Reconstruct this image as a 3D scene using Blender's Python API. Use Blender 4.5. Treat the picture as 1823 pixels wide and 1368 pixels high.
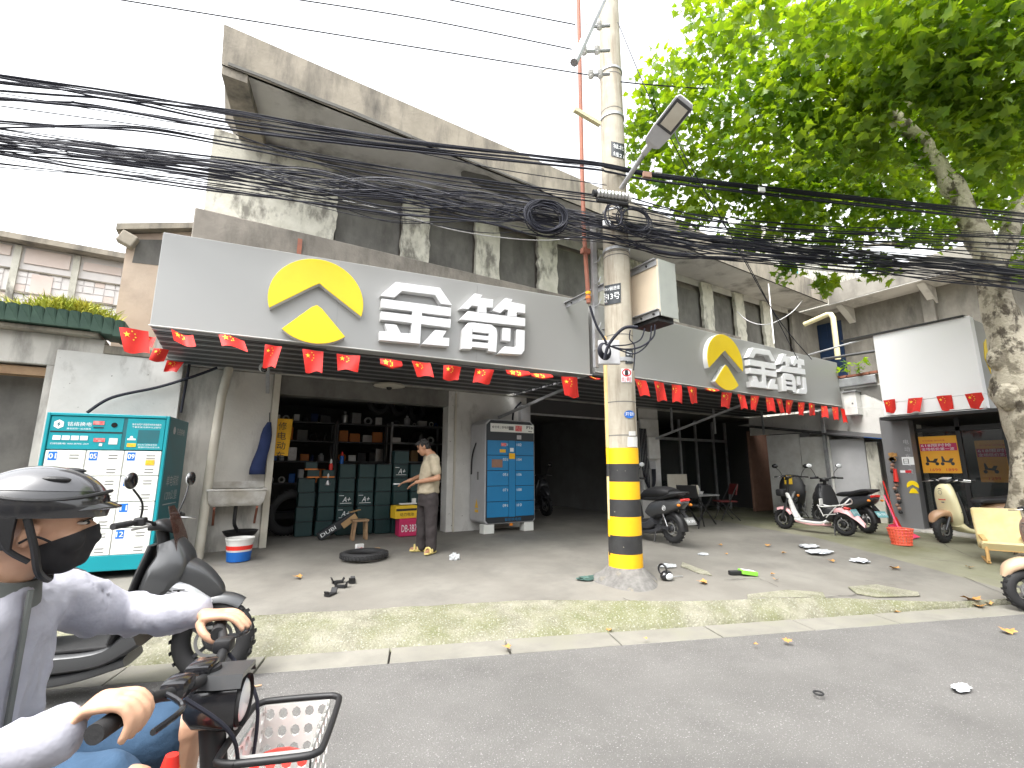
import bpy, bmesh, math, random
from mathutils import Vector, Matrix, Quaternion
from math import radians as R, sin, cos, pi
for o in list(bpy.data.objects): bpy.data.objects.remove(o)
S = bpy.context.scene
COL = S.collection
random.seed(7)
# ------------------------------------------------------------------ camera
PITCH, AZ, F, CXP, CYP, CAMZ = R(10.4), R(59), 825.0, 911.5, 684.0, 1.5
fw = Vector((cos(AZ), sin(AZ), 0)); rt = Vector((sin(AZ), -cos(AZ), 0))
cf = fw*cos(PITCH)+Vector((0,0,sin(PITCH))); cu = -fw*sin(PITCH)+Vector((0,0,cos(PITCH)))
CAM = Vector((0,0,CAMZ))
cd = bpy.data.cameras.new('camera'); cam = bpy.data.objects.new('camera', cd); COL.objects.link(cam)
cd.sensor_width = 36; cd.lens = F/1823*36; cd.clip_end = 2000; cd.clip_start = .05
cam.matrix_world = Matrix(((rt.x,cu.x,-cf.x,0),(rt.y,cu.y,-cf.y,0),(rt.z,cu.z,-cf.z,CAMZ),(0,0,0,1)))
S.camera = cam
# ------------------------------------------------------------------ light
SUN_EL, SUN_AZ = R(62), R(200)      # direction towards the sun, azimuth from +X counter-clockwise
W = bpy.data.worlds.new('World'); S.world = W; W.use_nodes = True
wn = W.node_tree.nodes; wl = W.node_tree.links
bg = wn['Background']; sky = wn.new('ShaderNodeTexSky'); sky.sky_type = 'NISHITA'; sky.sun_disc = False
sky.sun_elevation = SUN_EL; sky.sun_rotation = pi/2-SUN_AZ; sky.air_density = 1.6; sky.dust_density = 5; sky.ozone_density = 1
hs = wn.new('ShaderNodeHueSaturation'); hs.inputs['Saturation'].default_value = .12
wl.new(sky.outputs[0], hs.inputs['Color']); wl.new(hs.outputs[0], bg.inputs['Color']); bg.inputs['Strength'].default_value = .15
sl = bpy.data.lights.new('sun', 'SUN'); sl.energy = .6; sl.angle = R(25); sl.color = (1,.96,.9)
so = bpy.data.objects.new('sun', sl); COL.objects.link(so)
so.rotation_euler = Vector((cos(SUN_AZ)*cos(SUN_EL), sin(SUN_AZ)*cos(SUN_EL), sin(SUN_EL))).to_track_quat('Z','Y').to_euler()
S.view_settings.view_transform = 'Standard'; S.view_settings.look = 'None'
S.view_settings.exposure = 2.05; S.view_settings.gamma = 1; S.view_settings.use_curve_mapping = False
S.cycles.use_denoising = True; S.cycles.max_bounces = 6; S.cycles.diffuse_bounces = 3; S.cycles.transparent_max_bounces = 12
# ------------------------------------------------------------------ pixel of the 1823x1368 photograph -> point of the place
def ray(x, y): return cf*F+rt*(x-CXP)-cu*(y-CYP)
def onP(x, y, p, n): d = ray(x,y); n = Vector(n); return CAM+d*((Vector(p)-CAM).dot(n)/d.dot(n))
def onX(x, y, v): d = ray(x,y); return CAM+d*(v/d.x)
def onY(x, y, v): d = ray(x,y); return CAM+d*(v/d.y)
def onZ(x, y, v): d = ray(x,y); return CAM+d*((v-CAMZ)/d.z)
def onD(x, y, w): return CAM+ray(x,y)*(w/F)
SA = R(-19.8); sv = Vector((cos(SA), sin(SA), 0)); nv = Vector((-sin(SA), cos(SA), 0))
def lerp(a, b, t): return a+(b-a)*t
def sm(t, a, b): t = max(0, min(1, (t-a)/(b-a))); return t*t*(3-2*t)
def rampw(t): return lerp(.6, .2, sm(t,.8,3.3))-.17*sm(t,4.2,6)
def kerbh(t): return lerp(.16, .05, sm(t,3.2,6.2))
D0, D1 = 4.09, 4.37                     # gutter from D0 to D1, ramp from D1
def gzt(t, d):
    if d < D1: return 0
    w = rampw(t); k = kerbh(t)
    if d < D1+w: return k*(d-D1)/w
    return k+min(lerp(.05,.09,sm(t,3,8))*(d-D1-w), lerp(.34,.3,sm(t,4,8))-k)
def gz(x, y): p = Vector((x,y,0)); return gzt(p.dot(sv), p.dot(nv))
def td(t, d, z=0): p = sv*t+nv*d; return Vector((p.x,p.y,z))
def onG(x, y):
    z = .2
    for _ in range(12): p = onZ(x,y,z); z = .5*z+.5*gz(p.x,p.y)
    p.z = gz(p.x,p.y); return p
# ------------------------------------------------------------------ materials
MT = {}
def nodes(name):
    m = bpy.data.materials.new(name); m.use_nodes = True; MT[name] = m
    return m, m.node_tree.nodes, m.node_tree.links, m.node_tree.nodes['Principled BSDF']
def mat(name, c, rough=.5, metal=0, c2=None, sc=4, lo=.35, hi=.65, stain=None, ssc=.8, sst=(1,1,1), slo=.5, shi=.7, samt=.7, bump=0, bsc=60, bdist=.01, spec=None, coat=0, c3=None, c3sc=200, c3lo=.62, c3hi=.66, tr=0):
    m, n, l, b = nodes(name)
    b.inputs['Roughness'].default_value = rough; b.inputs['Metallic'].default_value = metal
    if spec is not None: b.inputs['Specular IOR Level'].default_value = spec
    if coat: b.inputs['Coat Weight'].default_value = coat; b.inputs['Coat Roughness'].default_value = .08
    if tr: b.inputs['Transmission Weight'].default_value = tr
    b.inputs['Base Color'].default_value = (*c,1)
    if c2 is None and stain is None and not bump and c3 is None: return m
    tc = n.new('ShaderNodeTexCoord'); src = None
    def noise(scale, st=(1,1,1), det=6, ro=.6):
        mp = n.new('ShaderNodeMapping'); mp.inputs['Scale'].default_value = st; l.new(tc.outputs['Object'], mp.inputs[0])
        x = n.new('ShaderNodeTexNoise'); x.inputs['Scale'].default_value = scale; x.inputs['Detail'].default_value = det; x.inputs['Roughness'].default_value = ro
        l.new(mp.outputs[0], x.inputs['Vector']); return x.outputs[0]
    def rng(o, a, z, amt=1):
        x = n.new('ShaderNodeMapRange'); x.inputs[1].default_value = a; x.inputs[2].default_value = z; x.inputs[4].default_value = amt; l.new(o, x.inputs[0]); return x.outputs[0]
    def mix(f, a, bcol):
        x = n.new('ShaderNodeMix'); x.data_type = 'RGBA'; l.new(f, x.inputs[0])
        if isinstance(a, tuple): x.inputs[6].default_value = (*a,1)
        else: l.new(a, x.inputs[6])
        x.inputs[7].default_value = (*bcol,1); return x.outputs[2]
    cur = c
    if c2: cur = mix(rng(noise(sc), lo, hi), cur, c2)
    if stain: cur = mix(rng(noise(ssc, sst, 8, .65), slo, shi, samt), cur, stain)
    if c3: cur = mix(rng(noise(c3sc, (1,1,1), 2), c3lo, c3hi), cur, c3)
    if not isinstance(cur, tuple): l.new(cur, b.inputs['Base Color'])
    if bump:
        bp = n.new('ShaderNodeBump'); bp.inputs['Strength'].default_value = bump; bp.inputs['Distance'].default_value = bdist
        l.new(noise(bsc, (1,1,1), 5), bp.inputs['Height']); l.new(bp.outputs[0], b.inputs['Normal'])
    return m
mat('asphalt', (.108,.104,.099), .85, c2=(.137,.132,.126), sc=1.2, stain=(.062,.06,.058), ssc=.9, slo=.52, shi=.78, samt=.65, bump=.8, bsc=120, bdist=.01, c3=(.34,.34,.33), c3sc=110, c3lo=.62, c3hi=.72)
mat('gutter', (.17,.162,.14), .85, c2=(.225,.215,.185), sc=3, stain=(.15,.15,.1), ssc=1.5, samt=.6, bump=.3, bsc=90)
mat('ramp', (.18,.174,.125), .95, c2=(.29,.28,.215), sc=5, stain=(.13,.145,.045), ssc=1.5, slo=.45, shi=.7, samt=.8, bump=1.0, bsc=45, bdist=.03, c3=(.36,.35,.29), c3sc=60, c3lo=.56, c3hi=.68)
mat('concrete_floor', (.15,.14,.122), .8, c2=(.195,.185,.162), sc=1.5, stain=(.1,.095,.085), ssc=1.1, slo=.5, shi=.72, samt=.7, bump=.25, bsc=40)
mat('moss_floor', (.17,.165,.115), .85, c2=(.22,.215,.15), sc=1.5, stain=(.12,.125,.055), ssc=.9, slo=.46, shi=.68, samt=.8, bump=.3, bsc=40)
mat('crack', (.04,.035,.03), .9)
mat('plaster', (.55,.54,.51), .85, c2=(.66,.65,.62), sc=2, stain=(.16,.14,.12), ssc=3, sst=(1,1,.5), slo=.57, shi=.8, samt=.85, c3=(.16,.15,.13), c3sc=20, c3lo=.69, c3hi=.76, bump=.3, bsc=30)
mat('plaster_dirty', (.52,.5,.46), .85, c2=(.6,.58,.53), sc=2, stain=(.12,.11,.1), ssc=1.8, sst=(1.4,1.4,.3), slo=.5, shi=.72, samt=.9, bump=.4, bsc=25)
mat('pier_plaster', (.5,.485,.41), .9, c2=(.64,.62,.54), sc=5, stain=(.15,.14,.12), ssc=3.2, sst=(1.2,1.2,.5), slo=.5, shi=.64, samt=.88, bump=.5, bsc=35)
mat('old_concrete', (.28,.25,.2), .9, c2=(.36,.32,.26), sc=2.4, stain=(.075,.07,.062), ssc=1.6, sst=(1.8,1.8,.4), slo=.44, shi=.7, samt=.9, bump=.5, bsc=22)
mat('soffit', (.5,.485,.455), .9, c2=(.6,.585,.555), sc=1.6, stain=(.16,.15,.14), ssc=1.0, slo=.5, shi=.68, samt=.85, bump=.3, bsc=15)
mat('dark_panel', (.13,.125,.115), .9, c2=(.17,.165,.15), sc=3, stain=(.07,.065,.06), ssc=2, sst=(1,1,.4), slo=.48, shi=.7, samt=.8, bump=.3, bsc=30)
mat('parapet', (.2,.18,.155), .9, c2=(.27,.245,.21), sc=2.5, stain=(.07,.065,.055), ssc=1.6, sst=(1.5,1.5,.5), slo=.45, shi=.7, samt=.85, bump=.5, bsc=25)
mat('pinkish_wall', (.46,.36,.28), .9, c2=(.55,.45,.36), sc=1.3, stain=(.2,.15,.13), ssc=1, slo=.5, shi=.75, samt=.6, bump=.3, bsc=25)
mat('grey_panel', (.325,.327,.32), .4, metal=.1, c2=(.34,.342,.335), sc=.6)
mat('panel_edge', (.3,.3,.3), .5, metal=.3)
mat('white_face', (.82,.83,.86), .4, c2=(.76,.77,.79), sc=9, lo=.3, hi=.8)
mat('letter_side', (.66,.66,.66), .45, metal=.1)
mat('yellow_face', (.88,.64,.004), .35, c2=(.84,.6,.004), sc=3)
mat('white_panel', (.88,.88,.89), .35, c2=(.85,.85,.86), sc=.8)
mat('slat', (.06,.06,.063), .45, metal=.3)
mat('slat_gleam', (.3,.3,.31), .35, metal=.4)
mat('black', (.012,.012,.013), .5)
mat('black_gloss', (.012,.012,.014), .2, coat=.4)
mat('black_rubber', (.017,.017,.018), .75, bump=.2, bsc=80)
mat('cable_black', (.016,.017,.026), .7, spec=.3)
mat('cable_grey', (.1,.1,.11), .55)
mat('cable_white', (.5,.5,.5), .5)
mat('steel', (.5,.5,.5), .35, metal=.85, c2=(.38,.37,.36), sc=8)
mat('galv', (.42,.43,.44), .45, metal=.6, c2=(.3,.3,.31), sc=6)
mat('white_plastic', (.72,.72,.7), .45, c2=(.6,.59,.56), sc=5)
mat('pvc', (.58,.55,.47), .5, c2=(.5,.46,.38), sc=4)
mat('pvc_cream', (.66,.6,.36), .45)
mat('rust_pipe', (.34,.12,.07), .7, c2=(.25,.1,.07), sc=12)
mat('bamboo', (.66,.47,.22), .55, c2=(.55,.38,.16), sc=6)
mat('pole_conc', (.42,.385,.315), .85, c2=(.35,.315,.25), sc=4, stain=(.17,.13,.09), ssc=5, sst=(2.2,2.2,.22), slo=.48, shi=.7, samt=.75, bump=.25, bsc=40)
mat('pole_skirt', (.17,.165,.155), .95, c2=(.11,.105,.1), sc=14, stain=(.26,.23,.15), ssc=6, slo=.6, shi=.7, bump=.6, bsc=30)
mat('pole_yellow', (.85,.46,.004), .55, c2=(.78,.41,.004), sc=5, stain=(.35,.22,.05), ssc=7, slo=.66, shi=.75, samt=.6)
mat('pole_black', (.017,.017,.018), .6, c2=(.03,.03,.03), sc=5, c3=(.28,.26,.2), c3sc=22, c3lo=.7, c3hi=.73)
mat('flag_red', (.72,.025,.015), .6, c2=(.62,.015,.01), sc=8)
mat('flag_yellow', (.9,.68,.05), .6)
mat('string_white', (.65,.65,.62), .7)
mat('teal', (.005,.29,.34), .4, c2=(.004,.26,.31), sc=2)
mat('teal_dark', (.012,.13,.155), .45, c2=(.02,.11,.13), sc=3)
mat('door_white', (.8,.81,.77), .4, c2=(.74,.75,.7), sc=2)
mat('label_blue', (.01,.16,.6), .4)
mat('text_white', (.78,.8,.8), .5)
mat('text_black', (.015,.015,.015), .5)
mat('text_red', (.6,.02,.03), .5)
mat('slot', (.16,.16,.155), .6)
mat('cab_blue', (.008,.19,.42), .4, c2=(.008,.175,.39), sc=2)
mat('cab_grey', (.45,.45,.46), .45, c2=(.4,.4,.41), sc=3)
mat('red_sticker', (.65,.05,.06), .5, c2=(.75,.3,.28), sc=30)
mat('yellow_sticker', (.8,.55,.03), .5, c2=(.7,.35,.03), sc=40)
mat('orange_lamp', (.8,.25,.02), .3)
mat('brown_board', (.24,.13,.09), .7, c2=(.3,.17,.12), sc=8)
mat('blue_door', (.003,.022,.07), .5, c2=(.002,.015,.05), sc=3)
mat('box_beige', (.6,.5,.37), .5, c2=(.54,.45,.34), sc=3)
mat('box_green', (.34,.355,.325), .45, c2=(.3,.315,.29), sc=4)
mat('wing_concrete', (.2,.185,.16), .9, c2=(.26,.245,.215), sc=2, stain=(.08,.075,.065), ssc=1.1, sst=(1.4,1.4,.5), slo=.45, shi=.7, samt=.85, bump=.4, bsc=20)
mat('navy_cloth', (.013,.026,.085), .9, c2=(.02,.035,.11), sc=6, bump=.3, bsc=50)
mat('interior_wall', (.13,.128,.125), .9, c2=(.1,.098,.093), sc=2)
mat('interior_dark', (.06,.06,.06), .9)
mat('battery_green', (.008,.032,.033), .5, c2=(.011,.04,.04), sc=4)
mat('battery_black', (.02,.022,.026), .5)
mat('orange', (.65,.2,.03), .5)
mat('cardboard', (.45,.29,.14), .8, c2=(.38,.24,.11), sc=6)
mat('yellow_box', (.75,.48,.02), .6)
mat('magenta_box', (.5,.02,.1), .5)
mat('wood', (.34,.22,.12), .6, c2=(.25,.15,.08), sc=7)
mat('light_wood', (.6,.37,.14), .45, c2=(.52,.31,.11), sc=5)
mat('cushion', (.62,.52,.3), .8, c2=(.64,.5,.22), sc=4, bump=.15, bsc=60)
mat('ceramic', (.62,.61,.58), .3, c2=(.4,.37,.32), sc=4, stain=(.2,.16,.12), ssc=3, samt=.6)
mat('red_plastic', (.68,.03,.02), .4)
mat('coral_plastic', (.75,.12,.06), .45)
mat('pink_plastic', (.75,.06,.15), .45)
mat('blue_plastic', (.01,.12,.45), .4)
mat('grey_scooter', (.075,.077,.08), .32, metal=.4, coat=.35)
mat('dark_scooter', (.035,.036,.04), .35, coat=.3)
mat('silver_scooter', (.55,.56,.58), .3, metal=.3, coat=.3)
mat('cream_paint', (.76,.7,.44), .25, coat=.5)
mat('tan_paint', (.4,.24,.14), .3, coat=.4)
mat('beige_paint', (.6,.43,.29), .3, coat=.4)
mat('brown_paint', (.28,.19,.15), .3, coat=.4)
mat('pink_paint', (.8,.45,.46), .35, coat=.3)
mat('seat_black', (.02,.02,.022), .55, bump=.15, bsc=120)
mat('chrome', (.75,.75,.75), .12, metal=1)
mat('glass_lamp', (.6,.62,.63), .1, coat=.5)
mat('tail_red', (.5,.02,.015), .25)
mat('plate_teal', (.12,.3,.32), .5)
mat('skin', (.6,.36,.235), .5, c2=(.55,.31,.2), sc=14)
mat('skin_tan', (.42,.22,.13), .55, c2=(.37,.19,.11), sc=14)
mat('hair', (.012,.01,.009), .5, bump=.6, bsc=150)
mat('eye_dark', (.012,.008,.006), .2)
mat('eye_white', (.6,.57,.53), .3)
mat('lips', (.32,.13,.09), .5)
mat('jacket', (.4,.4,.455), .7, c2=(.36,.36,.41), sc=2, bump=.25, bsc=4, bdist=.08)
mat('jacket_dark', (.1,.105,.1), .8, c2=(.13,.14,.13), sc=5)
mat('denim', (.028,.065,.12), .9, c2=(.045,.095,.17), sc=5, bump=.4, bsc=14, bdist=.02)
mat('mask_black', (.014,.013,.014), .85)
mat('helmet_black', (.02,.02,.022), .18, coat=.8)
mat('helmet_sheen', (.05,.05,.055), .12, coat=1)
mat('shirt', (.42,.36,.26), .9, c2=(.37,.32,.23), sc=4, bump=.3, bsc=16, bdist=.015)
mat('trousers', (.032,.026,.027), .9, c2=(.045,.037,.037), sc=5, bump=.3, bsc=14, bdist=.015)
mat('slipper', (.68,.55,.2), .6)
mat('bark', (.25,.22,.165), .9, c2=(.52,.47,.37), sc=5, lo=.42, hi=.5, stain=(.07,.055,.04), ssc=4, sst=(1,1,.7), slo=.54, shi=.6, samt=.9, bump=1, bsc=14, bdist=.05)
mat('grass', (.3,.36,.03), .8, c2=(.5,.46,.06), sc=6)
mat('dark_red', (.12,.01,.01), .5)
mat('tile_green', (.035,.075,.055), .6, c2=(.05,.1,.07), sc=6)
mat('dry_leaf', (.36,.17,.045), .8, c2=(.46,.26,.08), sc=20)
mat('poster_orange', (.85,.42,.03), .55, c2=(.8,.36,.02), sc=2)
mat('shop_grey', (.2,.2,.205), .5, metal=.2)
mat('plate_black', (.02,.025,.03), .45)
mat('plastic_bag', (.7,.72,.74), .25, c2=(.55,.57,.6), sc=30)
mat('glove', (.05,.1,.085), .85)
mat('green_box', (.2,.5,.05), .5)
mat('mosaic', (.66,.63,.61), .6, c2=(.74,.7,.67), sc=3)
mat('mosaic_pink', (.7,.6,.54), .7, c2=(.66,.55,.49), sc=3)
def glassmat(name, c, rough=.03, alpha=.35):
    m, n, l, b = nodes(name); b.inputs['Base Color'].default_value = (*c,1); b.inputs['Roughness'].default_value = rough; b.inputs['Alpha'].default_value = alpha
    return m
glassmat('glass', (.03,.035,.035), .03, .35); glassmat('clear_plastic', (.75,.78,.8), .15, .55); glassmat('visor', (.08,.04,.03), .1, .6)
def leafmat(name, c, c2):
    m, n, l, b = nodes(name); b.inputs['Roughness'].default_value = .45
    oi = n.new('ShaderNodeObjectInfo'); tc = n.new('ShaderNodeTexCoord'); no = n.new('ShaderNodeTexNoise'); no.inputs['Scale'].default_value = 1.7; no.inputs['Detail'].default_value = 6
    l.new(tc.outputs['Object'], no.inputs['Vector']); mr = n.new('ShaderNodeMapRange'); mr.inputs[1].default_value = .35; mr.inputs[2].default_value = .65; l.new(no.outputs[0], mr.inputs[0])
    mx = n.new('ShaderNodeMix'); mx.data_type = 'RGBA'; mx.inputs[6].default_value = (*c,1); mx.inputs[7].default_value = (*c2,1); l.new(mr.outputs[0], mx.inputs[0])
    l.new(mx.outputs[2], b.inputs['Base Color'])
    t = n.new('ShaderNodeBsdfTranslucent'); hh = n.new('ShaderNodeMix'); hh.data_type = 'RGBA'; hh.blend_type = 'MULTIPLY'; hh.inputs[0].default_value = 1; hh.inputs[7].default_value = (2.6,2.3,.4,1)
    l.new(mx.outputs[2], hh.inputs[6]); l.new(hh.outputs[2], t.inputs['Color'])
    ms = n.new('ShaderNodeMixShader'); ms.inputs[0].default_value = .5; l.new(b.outputs[0], ms.inputs[1]); l.new(t.outputs[0], ms.inputs[2]); l.new(ms.outputs[0], n['Material Output'].inputs[0])
    return m
leafmat('leaf', (.08,.165,.018), (.17,.26,.025))
# ------------------------------------------------------------------ mesh builder
def V(*a): return Vector(a)
class MB:
    def __init__(s): s.v = []; s.f = []; s.M = None
    def add(s, vs, fs):
        b = len(s.v); s.v += [tuple(s.M @ Vector(p)) if s.M else tuple(p) for p in vs]; s.f += [tuple(i+b for i in f) for f in fs]; return s
    def box(s, c, size, rot=None):
        hx, hy, hz = size[0]/2, size[1]/2, size[2]/2; c = Vector(c)
        q = [Vector((x,y,z)) for x in (-hx,hx) for y in (-hy,hy) for z in (-hz,hz)]
        if rot is not None: q = [rot @ p for p in q]
        return s.add([c+p for p in q], [(0,1,3,2),(4,6,7,5),(0,4,5,1),(2,3,7,6),(0,2,6,4),(1,5,7,3)])
    def span(s, a, b): return s.box([(a[i]+b[i])/2 for i in range(3)], [abs(b[i]-a[i]) for i in range(3)])
    def bar(s, a, b, w, h, upv=(0,0,1)):
        a, b = Vector(a), Vector(b); d = (b-a); L = d.length; d.normalize(); u = Vector(upv)
        if abs(d.dot(u)) > .99: u = Vector((0,1,0))
        sd = d.cross(u).normalized(); u = sd.cross(d)
        return s.box((a+b)/2, (L,w,h), Matrix((d,sd,u)).transposed())
    def tube(s, pts, r, n=8, cap=True, closed=False):
        pts = [Vector(p) for p in pts]; m = len(pts); rs = r if isinstance(r, (list,tuple)) else [r]*m
        vs, fs = [], []; up = None
        for i, p in enumerate(pts):
            if closed: d = pts[(i+1)%m]-pts[i-1]
            else: d = pts[min(i+1,m-1)]-pts[max(i-1,0)]
            d.normalize()
            if up is None: up = Vector((0,0,1)) if abs(d.z) < .9 else Vector((1,0,0))
            sd = d.cross(up)
            if sd.length < 1e-5: sd = d.cross(Vector((1,.3,0)))
            sd.normalize(); up = sd.cross(d).normalized()
            for k in range(n):
                a = 2*pi*k/n; vs.append(p+(sd*cos(a)+up*sin(a))*rs[i])
        for i in range(m if closed else m-1):
            j = (i+1) % m
            for k in range(n): fs.append((i*n+k, i*n+(k+1)%n, j*n+(k+1)%n, j*n+k))
        if cap and not closed: fs.append(tuple(range(n-1,-1,-1))); fs.append(tuple((m-1)*n+k for k in range(n)))
        return s.add(vs, fs)
    def loft(s, secs, cap=True):              # list of rings with equal counts
        n = len(secs[0]); vs = [p for q in secs for p in q]; fs = []
        for i in range(len(secs)-1):
            for k in range(n): fs.append((i*n+k, i*n+(k+1)%n, (i+1)*n+(k+1)%n, (i+1)*n+k))
        if cap: fs.append(tuple(range(n-1,-1,-1))); fs.append(tuple((len(secs)-1)*n+k for k in range(n)))
        return s.add(vs, fs)
    def lathe(s, prof, c=(0,0,0), axis='z', n=24, cap=True):     # prof: (radius, height)
        c = Vector(c); rings = []
        for r, h in prof:
            ring = []
            for k in range(n):
                a = 2*pi*k/n
                q = {'z':(r*cos(a), r*sin(a), h), 'y':(r*sin(a), h, r*cos(a)), 'x':(h, r*cos(a), r*sin(a))}[axis]
                ring.append(c+Vector(q))
            rings.append(ring)
        return s.loft(rings, cap)
    def torus(s, c, R_, r, axis='y', n=36, m=10, sq=1.0):
        c = Vector(c); rings = []
        for i in range(n):
            a = 2*pi*i/n
            for k in range(m):
                b = 2*pi*k/m; rr = R_+r*cos(b); h = r*sin(b)*sq
                q = {'z':(rr*cos(a), rr*sin(a), h), 'y':(rr*sin(a), h, rr*cos(a)), 'x':(h, rr*cos(a), rr*sin(a))}[axis]; rings.append(c+Vector(q))
        fs = [(i*m+k, i*m+(k+1)%m, ((i+1)%n)*m+(k+1)%m, ((i+1)%n)*m+k) for i in range(n) for k in range(m)]
        return s.add(rings, fs)
    def ell(s, c, r, n=14, m=9, rot=None):
        c = Vector(c); vs = []; fs = []
        for j in range(m+1):
            t = pi*j/m
            for k in range(n):
                a = 2*pi*k/n; p = Vector((r[0]*sin(t)*cos(a), r[1]*sin(t)*sin(a), r[2]*cos(t)))
                vs.append(c+(rot @ p if rot else p))
        for j in range(m):
            for k in range(n): fs.append((j*n+k, (j+1)*n+k, (j+1)*n+(k+1)%n, j*n+(k+1)%n))
        return s.add(vs, fs)
    def prism(s, poly, o, ux, uy, depth):      # polygon in (ux,uy) at o, thickness along -normal (normal = ux x uy)
        o, ux, uy = Vector(o), Vector(ux), Vector(uy); nn = ux.cross(uy).normalized()*depth
        ar = sum(poly[i][0]*poly[(i+1)%len(poly)][1]-poly[(i+1)%len(poly)][0]*poly[i][1] for i in range(len(poly)))
        if ar < 0: poly = poly[::-1]
        n = len(poly); a = [o+ux*p[0]+uy*p[1] for p in poly]
        return s.add(a+[p-nn for p in a], [tuple(range(n)), tuple(range(2*n-1,n-1,-1))]+[(i, i+n, (i+1)%n+n, (i+1)%n) for i in range(n)])
    def mesh(s, name, smooth=False, bevel=0, seg=2, ang=40):
        me = bpy.data.meshes.new(name); me.from_pydata(s.v, [], s.f); bm = bmesh.new(); bm.from_mesh(me)
        bmesh.ops.remove_doubles(bm, verts=bm.verts, dist=1e-5); bmesh.ops.dissolve_degenerate(bm, dist=1e-6, edges=bm.edges)
        if bevel:
            es = [e for e in bm.edges if len(e.link_faces) == 2 and e.calc_face_angle(0) > R(30)]
            if es: bmesh.ops.bevel(bm, geom=es, offset=bevel, offset_type='OFFSET', segments=seg, profile=.5, affect='EDGES', clamp_overlap=True)
        bmesh.ops.recalc_face_normals(bm, faces=bm.faces); bm.to_mesh(me); bm.free()
        if smooth:
            me.polygons.foreach_set('use_smooth', [True]*len(me.polygons)); me.set_sharp_from_angle(angle=R(ang))
        return me
    def build(s, name, m, parent=None, smooth=False, bevel=0, seg=2, ang=40, local=False):
        me = s.mesh(name, smooth, bevel, seg, ang); me.materials.append(MT[m]); return link(name, me, parent, local)
def link(name, me, parent=None, local=False):
    o = bpy.data.objects.new(name, me); COL.objects.link(o)
    if parent is not None:
        o.parent = parent
        if not local: o.matrix_parent_inverse = wmat(parent).inverted()
    return o
def wmat(o): 
    m = o.matrix_basis.copy()
    if o.parent: m = wmat(o.parent) @ o.matrix_parent_inverse @ m
    return m
def tag(o, label, cat, group=None):
    o['label'] = label; o['category'] = cat
    if group: o['group'] = group
    return o
def thing(name, label, cat, loc=(0,0,0), rz=0, group=None):
    o = bpy.data.objects.new(name, None); COL.objects.link(o); o.location = loc; o.rotation_euler = (0,0,rz); o.empty_display_size = .2
    return tag(o, label, cat, group)
def struct(o, kind='structure'): o['kind'] = kind; return o
def copytree(o, parent=None):
    c = o.copy(); COL.objects.link(c)
    if parent is not None: c.parent = parent
    for ch in [x for x in o.children]: copytree(ch, c)
    return c
# text as a flat mesh: origin at left-bottom, ux/uy unit directions, h height of the letters
TXC = {}
def textmesh(body):
    if body in TXC: return TXC[body]
    cu_ = bpy.data.curves.new('lettering', 'FONT'); cu_.body = body; cu_.size = 1; cu_.resolution_u = 2
    o = bpy.data.objects.new('lettering', cu_); COL.objects.link(o); dg = bpy.context.evaluated_depsgraph_get(); dg.update()
    me = bpy.data.meshes.new_from_object(o.evaluated_get(dg)); vs = [v.co.copy() for v in me.vertices]; fs = [tuple(p.vertices) for p in me.polygons]
    bpy.data.objects.remove(o); bpy.data.meshes.remove(me)
    if vs:
        x0 = min(v.x for v in vs); x1 = max(v.x for v in vs); y0 = min(v.y for v in vs); y1 = max(v.y for v in vs)
        vs = [((v.x-x0), (v.y-y0)) for v in vs]; TXC[body] = (vs, fs, x1-x0, y1-y0)
    else: TXC[body] = ([], [], 1, 1)
    return TXC[body]
def text(name, body, o, ux, uy, w, h, m, parent, local=False, slant=0, bold=0):
    vs, fs, tw, th = textmesh(body)
    if not vs: return None
    o, ux, uy = Vector(o), Vector(ux).normalized(), Vector(uy).normalized(); mb = MB()
    for dx in ([0] if not bold else [-bold,bold]):
        mb.add([o+ux*(x/tw*w+y/th*h*slant+dx)+uy*(y/th*h)+ux.cross(uy)*(0 if dx <= 0 else .0004) for x, y in vs], fs)
    me = bpy.data.meshes.new(name); me.from_pydata(mb.v, [], mb.f); me.materials.append(MT[m])
    return link(name, me, parent, local)
def patch(name, o, ux, uy, w, h, m, parent, t=.003, local=False):     # a thin raised plate (sticker, plate, label)
    o, ux, uy = Vector(o), Vector(ux).normalized(), Vector(uy).normalized()
    return MB().prism([(0,0),(w,0),(w,h),(0,h)], o+ux.cross(uy)*t, ux, uy, t+.001).build(name, m, parent, local=local)
UP = Vector((0,0,1)); XA = Vector((1,0,0)); YA = Vector((0,1,0))
# ================================================================== the ground
def sheet(name, m, ts, ds, zoff=0, zf=None):
    mb = MB(); zf = zf or gzt
    vs = [td(t,d,zf(t,d)+zoff) for t in ts for d in ds]; n = len(ds)
    mb.add(vs, [(i*n+k, (i+1)*n+k, (i+1)*n+k+1, i*n+k+1) for i in range(len(ts)-1) for k in range(n-1)])
    return struct(mb.build(name, m, smooth=True, ang=30))
def fr(a, b, n): return [a+(b-a)*i/n for i in range(n+1)]
g = MB(); g.add([(-150,-150,-.06),(150,-150,-.06),(150,150,-.06),(-150,150,-.06)], [(0,1,2,3)]); struct(g.build('ground','asphalt'))
sheet('road', 'asphalt', fr(-60,80,70), [-40,-20,-8,-2,1,2.5,3.4,D0], -.004, lambda t,d: .05*sm(4.1-d,0,5))
gut = struct(sheet('gutter', 'crack', fr(-14,26,4), [D0-.05,D1+.05], -.03, lambda t,d: 0))
rr = random.Random(3); t = -9.0
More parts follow.
